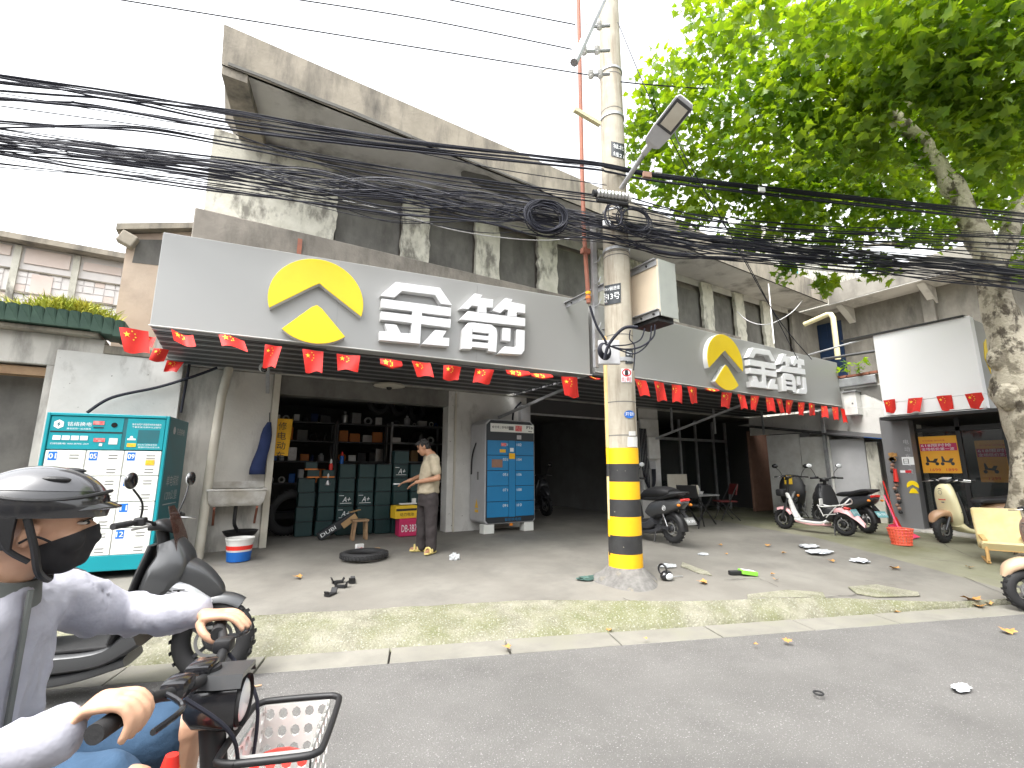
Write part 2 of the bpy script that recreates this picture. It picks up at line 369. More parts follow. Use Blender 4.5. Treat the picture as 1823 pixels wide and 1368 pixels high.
while t < 18:                                   # each gutter slab a piece of its own, joints between
    L = .98; mb = MB(); z0 = rr.uniform(-.003,.003)
    mb.add([td(t+.008,D0,-.05),td(t+L-.008,D0,-.05),td(t+L-.008,D1+.03,-.05),td(t+.008,D1+.03,-.05),td(t+.008,D0,z0),td(t+L-.008,D0,z0),td(t+L-.008,D1+.03,z0+.006),td(t+.008,D1+.03,z0+.006)],
           [(0,3,2,1),(4,5,6,7),(0,1,5,4),(1,2,6,5),(2,3,7,6),(3,0,4,7)])
    mb.build('slab','gutter',gut,bevel=.004,seg=1); t += L
rn = random.Random(11)
# rough mossy ramp between gutter and forecourt: uneven, with a ragged upper edge
mb = MB(); ts = fr(-9,6.6,260); K = 9
edge = [rn.uniform(-.03,.03) for _ in ts]
for i in range(2): edge = [(edge[max(0,k-1)]+edge[k]+edge[min(len(edge)-1,k+1)])/3 for k in range(len(edge))]
vs = []
for i, t in enumerate(ts):
    w = rampw(t)+edge[i]*min(1,rampw(t)*3)
    for k in range(K+1):
        f = k/K; d = D1+w*f; z = kerbh(t)*(f**.8)+.02*math.sin(f*pi)+(rn.uniform(-.007,.007) if 0<k<K else 0)
        vs.append(td(t,d,z+(.012 if k==K else .004 if k else -.02)))
    vs.append(td(t,D1+w+.05,gzt(t,D1+w+.05)-.03))
n = K+2
mb.add(vs, [(i*n+k,(i+1)*n+k,(i+1)*n+k+1,i*n+k+1) for i in range(len(ts)-1) for k in range(n-1)])
struct(mb.build('kerb_ramp','ramp',smooth=True,ang=60))
def apr(t,d):
    w = D1+rampw(t)
    return gzt(t,d)-.05 if d < w-.02 and t < 6.5 else gzt(t,max(d,w+.001))+.006*sin(t*1.7+d)*sin(d*2.1)
sheet('forecourt', 'concrete_floor', fr(-12,7,90), [4.4,4.5,4.6,4.7,4.8,4.9,4.95,5,5.05,5.1,5.2,5.6,6,6.5,7,7.5,8,8.6,9.5,11,14,18], -.006, apr)
sheet('pavement', 'moss_floor', fr(7,30,50), [4.36,4.5,4.7,5,5.4,6,6.5,7,7.5,8,9,10,12,14,18], -.006, apr)
# broken concrete strips and cracks lying on the forecourt edge
def slabpatch(pts, m, h, name='concrete_patch', lab=None):
    mb = MB(); q = [onG(x,y) for x,y in pts]; c = sum(q, Vector())/len(q); n = len(q)
    top = [p+Vector((0,0,h)) for p in q]; mb.add(q+top, [tuple(range(n,2*n))]+[(i,(i+1)%n,(i+1)%n+n,i+n) for i in range(n)])
    return mb.build(name, m, bevel=.004, seg=1)
for pts in ([(1330,1060),(1400,1052),(1465,1056),(1470,1065),(1400,1072),(1332,1074)], [(1510,1046),(1560,1042),(1635,1056),(1638,1062),(1560,1064),(1525,1058)], [(1215,1002),(1262,1020),(1268,1026),(1245,1022),(1212,1009)]):
    struct(slabpatch(pts, 'ramp', .012, 'concrete_patch'))
def crack(pts, w=.012):
    mb = MB(); q = [onG(x,y)+Vector((0,0,.004)) for x,y in pts]; out = []
    for a, b in zip(q, q[1:]):
        for k in range(6): p = a.lerp(b,k/6); out.append(p+Vector((rn.uniform(-.012,.012),rn.uniform(-.012,.012),0)))
    out.append(q[-1]); vs = []
    for i, p in enumerate(out):
        d = (out[min(i+1,len(out)-1)]-out[max(i-1,0)]).normalized(); s_ = Vector((-d.y,d.x,0))*w*rn.uniform(.3,1)*.5; vs += [p+s_, p-s_]
    for v in vs: v.z = gz(v.x,v.y)+.006
    mb.add(vs, [(2*i,2*i+1,2*i+3,2*i+2) for i in range(len(out)-1)]); return struct(mb.build('crack','crack'))
for c in ([(1108,1066),(1140,1080),(1240,1076),(1330,1070),(1470,1064),(1525,1060),(1630,1058)], [(1540,1034),(1595,1043)], [(1640,948),(1690,975),(1730,992)], [(1640,995),(1690,1000)], [(1715,1028),(1790,1060)], [(640,1090),(853,1075),(940,1080),(1090,1071)], [(1290,1034),(1350,1030),(1385,1046)]): crack(c)
# ================================================================== main workshop building
bld = thing('workshop_building', 'old two-storey concrete workshop with deep sloping eave and walled-up upper windows', 'building', (8,8.4,.3))
def part(name, m, mb, parent=bld, **k): return mb.build(name, m, parent, **k)
EY, EZ = 7.02, 7.2
# eave slab: fascia and soffit
mb = MB(); mb.add([(-.63,EY,EZ),(17.4,EY+.5,EZ-.02),(17.4,9.2,EZ-.02),(-.2,9.2,EZ),(-.66,EY-.02,EZ+.64),(17.4,EY+.48,EZ+.62),(17.4,9.2,EZ+.62),(-.66,9.2,EZ+.64)],
    [(4,5,6,7),(0,1,5,4),(1,2,6,5),(2,3,7,6),(3,0,4,7)]); part('fascia','old_concrete',mb)
mb = MB(); mb.add([(-.61,EY+.05,EZ+.003),(17.4,EY+.55,EZ-.017),(17.4,9.2,EZ-.017),(-.2,9.2,EZ+.003)],[(0,3,2,1)]); part('soffit','soffit',mb)
mb = MB(); mb.add([(-.62,EY+.02,EZ-.14),(-.3,EY+.02,EZ-.14),(.05,8.6,EZ-.14),(-.35,8.6,EZ-.14),(-.62,EY+.02,EZ-.002),(-.3,EY+.02,EZ-.002),(.05,8.6,EZ-.002),(-.35,8.6,EZ-.002)],[(0,1,2,3),(4,5,6,7),(0,1,5,4),(1,2,6,5),(2,3,7,6),(3,0,4,7)]); part('eave_beam','old_concrete',mb)
# exposed edge where the render has broken off under the fascia, peeled patch on the soffit
mb = MB()
pts = [(340+280*0,0)]
edge = [(-.55,0,.05),(.0,.03,.09),(.6,.05,.07),(1.2,.02,.1),(2.2,.0,.04),(3.4,.0,.03),(5,.0,.02)]
for a, b in zip(edge, edge[1:]): mb.bar((a[0],EY+.028*a[0]-.012,EZ+a[2]*.4),(b[0],EY+.028*b[0]-.012,EZ+b[2]*.4),.02,.03+a[2]*.3)
part('broken_edge','dark_panel',mb)
c = onZ(900,315,EZ-.004); mb = MB(); q = []
for k in range(22):
    a = 2*pi*k/22; q.append(Vector((c.x+.85*cos(a)*rn.uniform(.85,1.1)+.0, c.y+.38+.2*sin(a)*rn.uniform(.8,1.15)+.05*cos(a), EZ-.006)))
mb.add(q,[tuple(range(22))]); part('peeled_patch','dark_panel',mb)
# upper wall: dark infill behind, plaster piers in front
part('infill_wall','parapet',MB().span((-.72,8.66,4.9),(18.6,9.0,EZ-.01)))
px = [(393,600),(713,762),(844,885),(955,988),(1062,1199),(1247,1265),(1305,1321),(1355,1369),(1405,1446)]
prev = None
for a, b in px:
    ym = 400+.22*(a-600); x0 = onY(a, ym, 8.55).x; x1 = onY(b, ym, 8.55).x
    if a == 393: x0 = -.74
    if a == 1405: x1 = 18.45
    n = 14; L = [(x0+(rn.uniform(-.03,.03) if a > 393 else 0), 5.2+1.92*k/n) for k in range(n+1)]; Rr = [(x1+rn.uniform(-.03,.03), 5.2+1.92*k/n) for k in range(n,-1,-1)]
    part('pier','pier_plaster' if a < 1400 else 'wing_concrete',MB().prism(L+Rr,(0,8.55,0),XA,UP,-.1))
    if prev is not None: part('walled_up_window','dark_panel',MB().span((prev+.015,8.6,5.25),(x0-.015,8.65,6.86+rn.uniform(-.04,.03))))
    prev = x1
part('lintel_band','soffit',MB().span((-.73,8.54,6.98),(18.5,8.548,EZ-.012)))
# ledge parapet behind the signs and the flat roof it hides
part('parapet','parapet',MB().span((-.82,8.08,4.3),(13.0,8.3,5.46)),bevel=.02)
part('flat_roof','old_concrete',MB().span((-1.0,8.3,4.9),(13.2,8.66,5.0)))
part('front_wall_upper','plaster_dirty',MB().span((-1.1,8.38,3.04),(14.2,8.6,4.3)))
part('brick_end','rust_pipe',MB().span(tuple(onY(528,452,8.06)),tuple(onY(538,428,8.09)+Vector((0,-.04,0)))))
# ground-floor piers and frames
for a, b in ((-1.12,.5),(3.74,5.42),(8.8,9.5)):
    part('pier','plaster_dirty' if a < 0 else 'plaster',MB().span((a,8.4,.1),(b,8.62,3.03)),bevel=.01)
part('door_post','pvc',MB().span((.5,8.34,.3),(.6,8.66,3.03)),bevel=.008)
part('door_post','plaster',MB().span((3.6,8.42,.3),(3.738,8.7,3.03)),bevel=.008)
part('door_track','pvc',MB().bar((3.74,8.39,.32),(3.74,8.39,2.98),.03,.04))
part('shutter_box','dark_panel',MB().span((.6,8.42,2.72),(3.6,8.7,3.03)))
part('shutter_box','slat',MB().span((5.42,8.42,2.7),(8.8,8.7,3.03)))
part('shutter_rail','galv',MB().span((5.44,8.36,2.66),(8.78,8.4,2.7)))
# interior shell
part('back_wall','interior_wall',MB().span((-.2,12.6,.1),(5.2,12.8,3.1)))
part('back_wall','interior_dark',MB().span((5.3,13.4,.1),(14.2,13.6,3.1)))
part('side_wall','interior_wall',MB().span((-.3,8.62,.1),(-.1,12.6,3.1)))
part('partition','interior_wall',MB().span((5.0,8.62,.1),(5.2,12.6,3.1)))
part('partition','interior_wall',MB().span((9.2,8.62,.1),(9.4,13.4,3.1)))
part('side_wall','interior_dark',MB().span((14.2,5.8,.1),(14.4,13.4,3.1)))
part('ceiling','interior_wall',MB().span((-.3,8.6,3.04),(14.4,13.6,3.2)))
# aluminium-framed glazed partition in the right bay, timber panel beyond it
GX0, GX1, GY = 9.5, 13.0, 8.9
for x in (9.55,10.9,11.6,12.4,13.0): part('mullion','galv',MB().span((x-.03,GY-.03,.34),(x+.03,GY+.03,2.9)))
part('transom','galv',MB().span((9.5,GY-.035,2.3),(13.0,GY+.035,2.37)))
for a, b in ((9.6,10.86),(10.94,11.56),(11.64,12.36),(12.44,12.96)): part('pane','glass',MB().span((a,GY-.004,.4),(b,GY+.004,2.29)))
part('timber_panel','brown_board',MB().span((13.1,8.2,.3),(14.19,8.26,2.6)))
# canopies: dark slatted ceilings under both signboards
ZC = 3.04
SL, SR = onY(266,581,6.3), onY(1051,669,5.7); SR2 = onY(1500,725,5.7)
can = thing('sign_canopy', 'dark slatted canopy ceiling under the larger signboard', 'canopy', (2.4,7,ZC))
def canopy(can, x0, x1, yf, y1, kids=22):
    part('backing','slat',MB().add([(x0,yf(x0)+.03,ZC+.05),(x1,yf(x1)+.03,ZC+.05),(x1,y1,ZC+.05),(x0,y1,ZC+.05)],[(0,3,2,1)]),can)
    for k in range(kids):
        f = k/kids; mb = MB(); a0 = yf(x0)+.04+(y1-yf(x0)-.06)*f; a1 = yf(x1)+.04+(y1-yf(x1)-.06)*f; w = (y1-yf(x0))/kids*.72
        p = [V(x0,a0,ZC),V(x1,a1,ZC),V(x1,a1+w,ZC),V(x0,a0+w,ZC)]
        mb.add(p+[q+V(0,0,.03) for q in p],[(0,3,2,1),(4,5,6,7),(0,1,5,4),(1,2,6,5),(2,3,7,6),(3,0,4,7)]); part('slat','slat' if k%3 else 'slat_gleam',mb,can)  # every third slat painted paler to imitate bright light lines in the ceiling
yf1 = lambda x: lerp(SL.y,SR.y,(x-SL.x)/(SR.x-SL.x))
canopy(can, SL.x+.02, SR.x-.02, yf1, 8.37)
for x0, y0 in ((0.42,8.38),(4.7,8.38)):
    part('bracket','galv',MB().bar((x0,8.36,2.55 if x0>1 else 2.72),(x0+.7 if x0>1 else x0-.05,7.0 if x0>1 else 7.9,ZC-.02),.05,.05),can)
can2 = thing('sign_canopy', 'dark slatted canopy ceiling under the smaller signboard right of the pole', 'canopy', (9.5,7,ZC))
canopy(can2, SR.x+.12, SR2.x-.02, lambda x: 5.7, 8.37)
for x0 in (9.0,): part('bracket','galv',MB().bar((x0+.1,8.36,2.2),(x0+1.1,6.2,ZC-.02),.05,.05),can2)
for x0, y0 in ((9.55,8.0),(10.7,7.6),(12.2,7.2)): part('hanger','galv',MB().span((x0-.02,y0-.02,2.4),(x0+.02,y0+.02,ZC)),can2)
# ================================================================== signboards
def uvsign(name, label, PLb, PRb, zt0, zt1, m, th=.22):
    sg = thing(name, label, 'sign', tuple((PLb+PRb)/2)); u = (PRb-PLb); u.z = 0; L = u.length; u.normalize(); n = u.cross(UP)   # n towards the street
    q = [PLb, PRb, Vector((PRb.x,PRb.y,zt1)), Vector((PLb.x,PLb.y,zt0))]; b = [p-n*th for p in q]
    MB().add(q+b,[(0,1,2,3),(7,6,5,4),(0,4,5,1),(1,5,6,2),(2,6,7,3),(3,7,4,0)]).build('panel',m,sg,bevel=.006,seg=1)
    return sg, u, n, L
sign1, u1, n1, L1 = uvsign('shop_signboard', 'large grey signboard with yellow round arrow logo and two white characters, left of the pole', SL, SR, onY(294,414,6.3).z, onY(1050,537,5.7).z, 'grey_panel')
SL2 = Vector((SR.x+.12,5.7,onY(1131,673,5.7).z)); SR2.z = onY(1500,725,5.7).z
sign2, u2, n2, L2 = uvsign('shop_signboard', 'smaller grey signboard with yellow round arrow logo and two white characters, right of the pole', SL2, SR2, onY(1199,575,5.7).z, onY(1494,647,5.7).z, 'grey_panel')
for k in (.33,.66):       # panel seams
    p = SL.lerp(SR,k); MB().bar(p+n1*.002+UP*.02,p+n1*.002+UP*(1.12+.1*k),.004,.004,tuple(u1)).build('seam','panel_edge',sign1)
DEP = .11
def zp(x, y): p = onP(460+x/3.646, 440+y/3.646, SL+n1*DEP, n1); q = p-SL; return (q.dot(u1), q.z)
C0 = zp(367,352); Rl = zp(55,370)[0]; Rr_ = zp(682,370)[0]; RAD = (Rr_-Rl)/2; CX0 = (Rl+Rr_)/2; CZ0 = (zp(370,77)[1]+zp(370,625)[1])/2
def arc(a0, a1, n): return [(CX0+RAD*cos(R(a0+(a1-a0)*k/n)), CZ0+RAD*sin(R(a0+(a1-a0)*k/n))) for k in range(n+1)]
ap = (CX0+.01, CZ0+RAD*.42)
upper = arc(-14,198,60)+[(ap[0]-.07,ap[1]-.045),(ap[0],ap[1]),(ap[0]+.07,ap[1]-.055)]
ap2 = (CX0+.0, CZ0-RAD*.1)
lower = arc(228,-50+360,24)+[(ap2[0]+.06,ap2[1]-.04),ap2,(ap2[0]-.06,ap2[1]-.035)]
G = {}
G['roof'] = [(793,315),(892,228),(1180,265),(1258,378),(1185,368),(1148,312),(935,285),(882,328)]
G['body'] = [(800,335),(1252,395),(1250,450),(1062,428),(1062,447),(1250,470),(1247,525),(1057,500),(1050,628),(785,603),(785,548),(838,548),(822,498),(897,505),(925,558),(990,562),(997,493),(795,470),(797,418),(1000,442),(1000,417),(797,392)]
G['dot'] = [(1062,630),(1148,538),(1222,545),(1195,588),(1240,592),(1237,645)]
H = {}
H['a'] = [(1308,400),(1405,303),(1455,312),(1440,330),(1525,342),(1520,395),(1482,392),(1482,429),(1425,422),(1425,385),(1385,380),(1365,403)]
H['b'] = [(1520,412),(1605,332),(1650,340),(1640,358),(1733,375),(1733,430),(1678,425),(1678,454),(1620,447),(1622,410),(1600,405),(1570,430)]
H['c'] = [(1308,470),(1360,416),(1733,463),(1733,515)]
H['d'] = [(1318,660),(1330,530),(1362,492),(1395,490),(1515,505),(1545,530),(1552,560),(1545,682),(1493,676),(1494,660),(1385,648),(1382,662)]
H['hole1'] = [(1392,550),(1496,562),(1495,580),(1391,568)]
H['hole2'] = [(1389,597),(1495,608),(1494,625),(1388,614)]
H['e'] = [(1588,525),(1638,530),(1636,612),(1586,606)]
H['f'] = [(1678,535),(1730,542),(1728,670),(1708,698),(1557,690),(1600,645),(1660,650),(1676,640)]
def raised(parent, name, polys, o, u, n, face, sx=1, sz=1, dep=DEP, cx=0, cz=0):
    mb, ms = MB(), MB()
    for pl in polys:
        q = [((x-cx)*sx+cx,(z-cz)*sz+cz) for x, z in pl]
        ms.prism(q, o+n*(dep-.012), u, UP, dep-.013); mb.prism(q, o+n*dep, u, UP, .011)
    f = mb.build(name, face, parent, bevel=.004, seg=1); ms.build('return', 'letter_side', f); return f
def holes(poly, hs):          # cut slots: split the frame into pieces that butt
    return poly
zd = lambda L: [zp(*p) for p in L]
# the lower-left component is a frame with two slots: left leg, right leg, three cross bars
D_ = [[(1318,660),(1330,530),(1362,492),(1391,490),(1386,662)], [(1391.5,490),(1515,505),(1545,530),(1552,560),(1496,562),(1391.5,550)], [(1496.5,562.5),(1552,560.5),(1545,682),(1493,676)], [(1391,568),(1495,580),(1495,606),(1389,595)], [(1389,614),(1494,625),(1493,660),(1387,648)]]
def emblem(sg, o, u, n, tr):
    T = lambda polys: [[tr(p) for p in pl] for pl in polys]
    raised(sg,'logo_disc',T([upper]),o,u,n,'yellow_face'); raised(sg,'logo_wedge',T([lower]),o,u,n,'yellow_face')
    raised(sg,'character',T([zd(v) for v in G.values()]),o,u,n,'white_face')
    raised(sg,'character',T([zd(H[k]) for k in 'abcef']+[zd(d) for d in D_]),o,u,n,'white_face')
emblem(sign1, SL, u1, n1, lambda p: p)
# same emblem on the second board, placed by the left edge of its disc and the right edge of its characters
SO2 = Vector((SL2.x,5.7,SL2.z)); n2 = Vector((0,-1,0)); u2 = XA
def sp(x, y): p = onP(x,y,SO2+n2*DEP,n2); return (p.x-SO2.x, p.z-SO2.z)
l2, r2 = sp(1261,655)[0], sp(1433,655)[0]; zb2, zt2 = sp(1291,694)[1], sp(1291,597)[1]
l1, r1 = Rl, zp(1733,500)[0]; k2 = (r2-l2)/(r1-l1); kz2 = (zt2-zb2)/(zp(370,77)[1]-zp(370,625)[1])
emblem(sign2, SO2, u2, n2, lambda p: (l2+(p[0]-l1)*k2, zb2+(p[1]-zp(370,625)[1])*kz2))
# ================================================================== wall of the neighbour on the left
nb = thing('neighbour_wall', 'white rendered wall with grey lintel and green tile coping left of the workshop', 'wall', (-2,8.3,.3))
part('wall','plaster',MB().span((-2.12,8.3,.1),(-.72,8.6,3.08)),nb,bevel=.01)
part('wall','plaster_dirty',MB().span((-6,8.32,2.86),(-1.65,8.6,3.28)),nb,bevel=.01)
part('wall_top','old_concrete',MB().span((-1.65,8.28,3.08),(-.9,8.62,3.2)),nb,bevel=.015)
part('ledge','old_concrete',MB().span((-6,8.15,3.28),(-1.7,8.7,3.34)),nb,bevel=.01)
part('door_recess','dark_panel',MB().span((-6,8.75,.1),(-2.1,8.85,2.9)),nb)
part('door_jamb','plaster_dirty',MB().span((-2.2,8.33,.1),(-2.121,8.75,2.86)),nb)
part('door_lintel','wood',MB().span((-6,8.4,2.72),(-2.2,8.6,2.83)),nb)
x = -4.6; k = 0
while x < -1.5:            # half-round coping tiles
    mb = MB(); seg = 6; zz = 3.35+(.0 if x < -1.85 else -.06*(x+1.85)/.35)
    ring = lambda y: [V(x+.058+.062*cos(pi*j/seg), y-.05*sin(pi*j/seg), zz+.0+.2*(1 if 0<j<seg else .0)+.02*sin(pi*j/seg)) for j in range(seg+1)]
    mb.loft([ring(8.06),ring(8.6)]); part('tile','tile_green',mb,nb); x += .118
# weeds on the coping
def tuft(name, lab, boxes, m, n, h):
    mb = MB(); rg = random.Random(5)
    for _ in range(n):
        (x0,x1,y0,y1,z) = boxes[rg.randrange(len(boxes))]; p = V(rg.uniform(x0,x1),rg.uniform(y0,y1),z); d = V(rg.uniform(-.6,.6),rg.uniform(-.6,.6),1).normalized(); hh = h*rg.uniform(.35,1); w = rg.uniform(.006,.014)
        s_ = d.cross(V(rg.uniform(-1,1),rg.uniform(-1,1),.1)).normalized()*w; b_ = V(rg.uniform(-.1,.1),rg.uniform(-.1,.1),-.03)
        mb.add([p-s_,p+s_,p+d*hh*.6+s_*.7,p+d*hh*.6-s_*.7,p+d*hh+b_],[(0,1,2,3),(3,2,4)])
    o = mb.build(name,m); o['kind'] = 'stuff'; return tag(o,lab,'grass')
tuft('weeds','yellow green weeds growing over the green tile coping',[(-2.6,-1.6,8.3,8.75,3.5),(-4.5,-1.7,8.4,8.8,3.5),(-2.3,-1.8,8.2,8.6,3.53),(-2.4,-1.9,8.3,8.6,3.55)],'grass',4200,.36)
# tile-clad house behind
th = thing('tiled_house', 'pale tile-clad house behind the green coping on the left', 'building', (-4,12,0))
part('wall','mosaic',MB().span((-9,12.0,0),(-2.18,12.4,5.75)),th)
for i, x in enumerate((-6.2,-5.0,-3.85,-3.0)): part('pilaster','pier_plaster',MB().span((x-.05,11.94,3),(x+.05,11.999,5.72)),th)
for z in (4.35,4.8,5.25): part('band','old_concrete',MB().span((-9,11.96,z-.015),(-2.2,11.999,z+.015)),th)
for x0, x1, z0, z1, m in ((-6.1,-5.1,5.3,5.7,'mosaic_pink'),(-4.9,-3.95,5.5,5.7,'mosaic_pink'),(-3.75,-3.1,5.4,5.7,'mosaic_pink'),(-2.9,-2.3,5.45,5.62,'mosaic_pink'),(-3.6,-3.3,4.4,5.2,'mosaic_pink')): part('panel',m,MB().span((x0,11.97,z0),(x1,11.995,z1)),th)
rg = random.Random(9)
for i in range(24):
    for j in range(6):
        x0 = -6.1+i*.163; z0 = 4.38+j*.15
        if rg.random() < .75: part('tile','mosaic' if rg.random() < .85 else 'mosaic_pink',MB().span((x0,11.985,z0),(x0+.15,11.998-rg.uniform(0,.006),z0+.135)),th)
part('roof','old_concrete',MB().span((-9,11.7,5.75),(-2.1,12.6,5.86)),th)
pw = thing('side_wall', 'weathered pinkish wall with broken cornice behind the left end of the signboard', 'wall', (-1.3,9,3))
part('wall','pinkish_wall',MB().add([(-1.72,9.0,2.9),(-.75,9.0,2.9),(-.75,9.0,5.5),(-1.72,9.0,5.18),(-1.72,9.3,2.9),(-.75,9.3,2.9),(-.75,9.3,5.5),(-1.72,9.3,5.18)],[(0,1,2,3),(7,6,5,4),(0,4,5,1),(1,5,6,2),(2,6,7,3),(3,7,4,0)]),pw)
part('cornice','old_concrete',MB().add([(-1.85,8.85,5.16),(-.75,8.85,5.5),(-.75,9.35,5.5),(-1.85,9.35,5.16),(-1.85,8.85,5.26),(-.75,8.85,5.6),(-.75,9.35,5.6),(-1.85,9.35,5.26)],[(3,2,1,0),(4,5,6,7),(0,1,5,4),(1,2,6,5),(2,3,7,6),(3,0,4,7)]),pw)
part('broken_corner','old_concrete',MB().box((-1.7,8.92,5.05),(.22,.16,.2),Matrix.Rotation(.4,3,'Y')),pw,bevel=.02)
part('stain_patch','dark_panel',MB().prism([(-1.62,4.72),(-1.2,4.76),(-1.05,5.0),(-1.2,5.22),(-1.6,5.12)],(0,8.995,0),XA,UP,.004),pw)
# ================================================================== the wing on the right
wg = thing('wing_building', 'grey concrete wing with terrace and blue door at right angles to the workshop', 'building', (18.5,5,.3))
part('fascia','wing_concrete',MB().span((17.4,-6,7.15),(18.0,7.5,7.8)),wg)
part('soffit','soffit',MB().span((17.41,-6,7.12),(18.9,9.1,7.149)),wg)
part('wall','wing_concrete',MB().span((18.5,-6,3.8),(18.8,8.54,7.12)),wg)
part('pilaster','wing_concrete',MB().span((18.3,5.0,3.8),(18.499,5.3,7.1)),wg)
part('corbel','soffit',MB().prism([(0,0),(-.9,.5),(0,.5)],(18.499,5.15,6.6),XA,UP,-.2),wg)
part('corbel','soffit',MB().prism([(0,0),(-.9,.5),(0,.5)],(18.499,7.4,6.6),XA,UP,-.2),wg)
d = part('door','blue_door',MB().span((18.44,7.66,4.5),(18.498,8.5,6.8)),wg)
for y in (7.75,8.12): part('door_panel','blue_door',MB().span((18.425,y,4.7),(18.44,y+.3,6.7)),d)
part('terrace_floor','old_concrete',MB().span((13.3,-6,3.55),(18.5,8.3,3.78)),wg)
part('ground_wall','plaster',MB().span((13.3,4.3,.1),(13.6,6.6,3.55)),wg,bevel=.01)
part('black_stain','dark_panel',MB().prism([(4.75,3.5),(5.65,3.5),(5.6,3.35),(5.4,3.3),(5.2,3.32),(5.0,3.2),(4.8,3.05),(4.7,3.3)],(13.296,0,0),YA,UP,.004),wg)
part('roof_felt','galv',MB().span((13.2,4.9,3.551),(13.5,5.9,3.77)),wg,bevel=.02)
for k in range(7): part('brick','rust_pipe',MB().box((13.25,5.75-k*.165,3.82+rn.uniform(-.01,.01)),(.11,.15,.055),Matrix.Rotation(rn.uniform(-.15,.15),3,'Z')),wg)
for (z0,z1,y0,y1) in ((4.57,4.71,6.4,4.85),(4.38,4.34,6.05,4.85)): part('railing','galv' if z0 > 4.5 else 'slat',MB().tube([(13.3,y0,z0),(13.3,y1,z1)],.022 if z0>4.5 else .035,8),wg)
part('gutter_pipe','pvc_cream',MB().tube([onX(1432,578,14.6),onX(1473,560,14.6)+V(-.0,0,0),onX(1479,560,14.5),onX(1483,566,14.5),onX(1492,640,14.5)],.07,10),wg,smooth=True)
# electric box on the white wall
eb = thing('electric_box', 'white metal electric box on the stained wall right of the smaller signboard', 'electric box', (13,5.3,2.9))
a, b = onX(1500,700,13.05), onX(1528,738,13.05)
part('body','white_plastic',MB().span((13.05,b.y,b.z),(13.296,a.y,a.z)),eb,bevel=.01); part('lid','galv',MB().span((13.0,b.y-.03,a.z+.001),(13.296,a.y+.03,a.z+.03)),eb)
part('lock','black',MB().lathe([(.015,0),(.015,.02)],(13.03,(a.y+b.y)/2-.05,(a.z+b.z)/2),'x',10),eb)
# lean-to shed of pale panels
sh = thing('panel_shed', 'low shed of pale grey panels with thin roof in front of the white wall', 'shed', (12.8,6,.3))
ys = [7.5,6.62,5.9,5.15,4.9]
for i, (y0,y1) in enumerate(zip(ys,ys[1:])):
    part('panel',['white_plastic','white_plastic','cab_grey','pier_plaster'][i],MB().span((12.8,y1+.006,.2),(12.86,y0-.006,2.42-.1*i)),sh,bevel=.004,seg=1)
part('post','galv',MB().span((12.68,5.93,.25),(12.74,6.0,2.95)),sh)
part('roof','slat',MB().add([(12.6,8.2,2.72),(12.6,4.4,2.1),(13.3,4.4,2.2),(13.3,8.2,2.82),(12.6,8.2,2.75),(12.6,4.4,2.13),(13.3,4.4,2.23),(13.3,8.2,2.85)],[(3,2,1,0),(4,5,6,7),(0,1,5,4),(1,2,6,5),(2,3,7,6),(3,0,4,7)]),sh)
part('fascia_board','plaster',MB().span((12.86,6.0,2.45),(12.9,8.0,2.95)),sh)
part('roof_tarp','blue_plastic',MB().box((12.75,4.85,2.2),(.4,.4,.012),Matrix.Rotation(.16,3,'X')),sh)
# ================================================================== shop under the white sign
ws = thing('white_signboard', 'blank white signboard box with grey end panel on the right shop', 'sign', (11.6,3.4,2.6))
part('panel','white_panel',MB().span((11.5,2.68,2.84),(11.7,4.21,4.3)),ws,bevel=.006,seg=1)
part('lower_strip','white_panel',MB().span((11.502,2.68,2.58),(11.7,4.21,2.836)),ws,bevel=.004,seg=1)
part('top_strip','black',MB().span((11.46,2.75,4.301),(11.7,4.8,4.33)),ws)
part('end_panel','grey_panel',MB().span((11.702,2.7,2.6),(13.6,2.78,4.28)),ws)
lg = MB(); lg.prism([(0,.0),(.12,.32),(.3,.42),(.42,.3),(.3,.28),(.2,-.28)],(12.0,2.69,3.55),XA,UP,.05); part('logo_disc','yellow_face',lg,ws)
part('logo_return','white_face',MB().prism([(.21,-.25),(.31,.26),(.42,.28),(.34,-.1)],(12.0,2.69,3.55),XA,UP,.05),ws)
shp = thing('poster_shop', 'dark-fronted scooter shop with orange posters under the white signboard', 'shop', (12.2,3.5,.3))
part('pilaster','shop_grey',MB().span((12.0,4.0,.15),(12.25,4.5,2.6)),shp,bevel=.006)
part('soffit','black',MB().span((11.52,1.2,2.5),(14.5,4.3,2.56)),shp)
part('glass_frame','black',MB().span((12.3,3.3,.3),(12.36,3.37,2.5)),shp)
part('glass_frame','black',MB().span((12.3,2.62,.3),(12.36,2.72,2.5)),shp)
part('glass_frame','black',MB().span((12.3,.8,2.25),(12.36,4.0,2.33)),shp)
part('glass_frame','black',MB().span((12.29,1.0,.3),(12.37,4.0,.4)),shp)
part('corner_column','black',MB().span((12.1,2.1,.2),(12.5,2.35,2.5)),shp)
part('pane','glass',MB().span((12.325,2.73,.4),(12.335,3.29,2.24)),shp)
part('pane','glass',MB().span((12.325,3.38,.4),(12.335,3.99,2.24)),shp)
part('step','plaster_dirty',MB().span((11.6,1.5,.1),(12.6,4.4,.32)),shp,bevel=.02)
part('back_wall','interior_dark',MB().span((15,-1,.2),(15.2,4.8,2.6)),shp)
part('side_wall','interior_dark',MB().span((12.3,4.3,.2),(15,4.5,2.6)),shp)
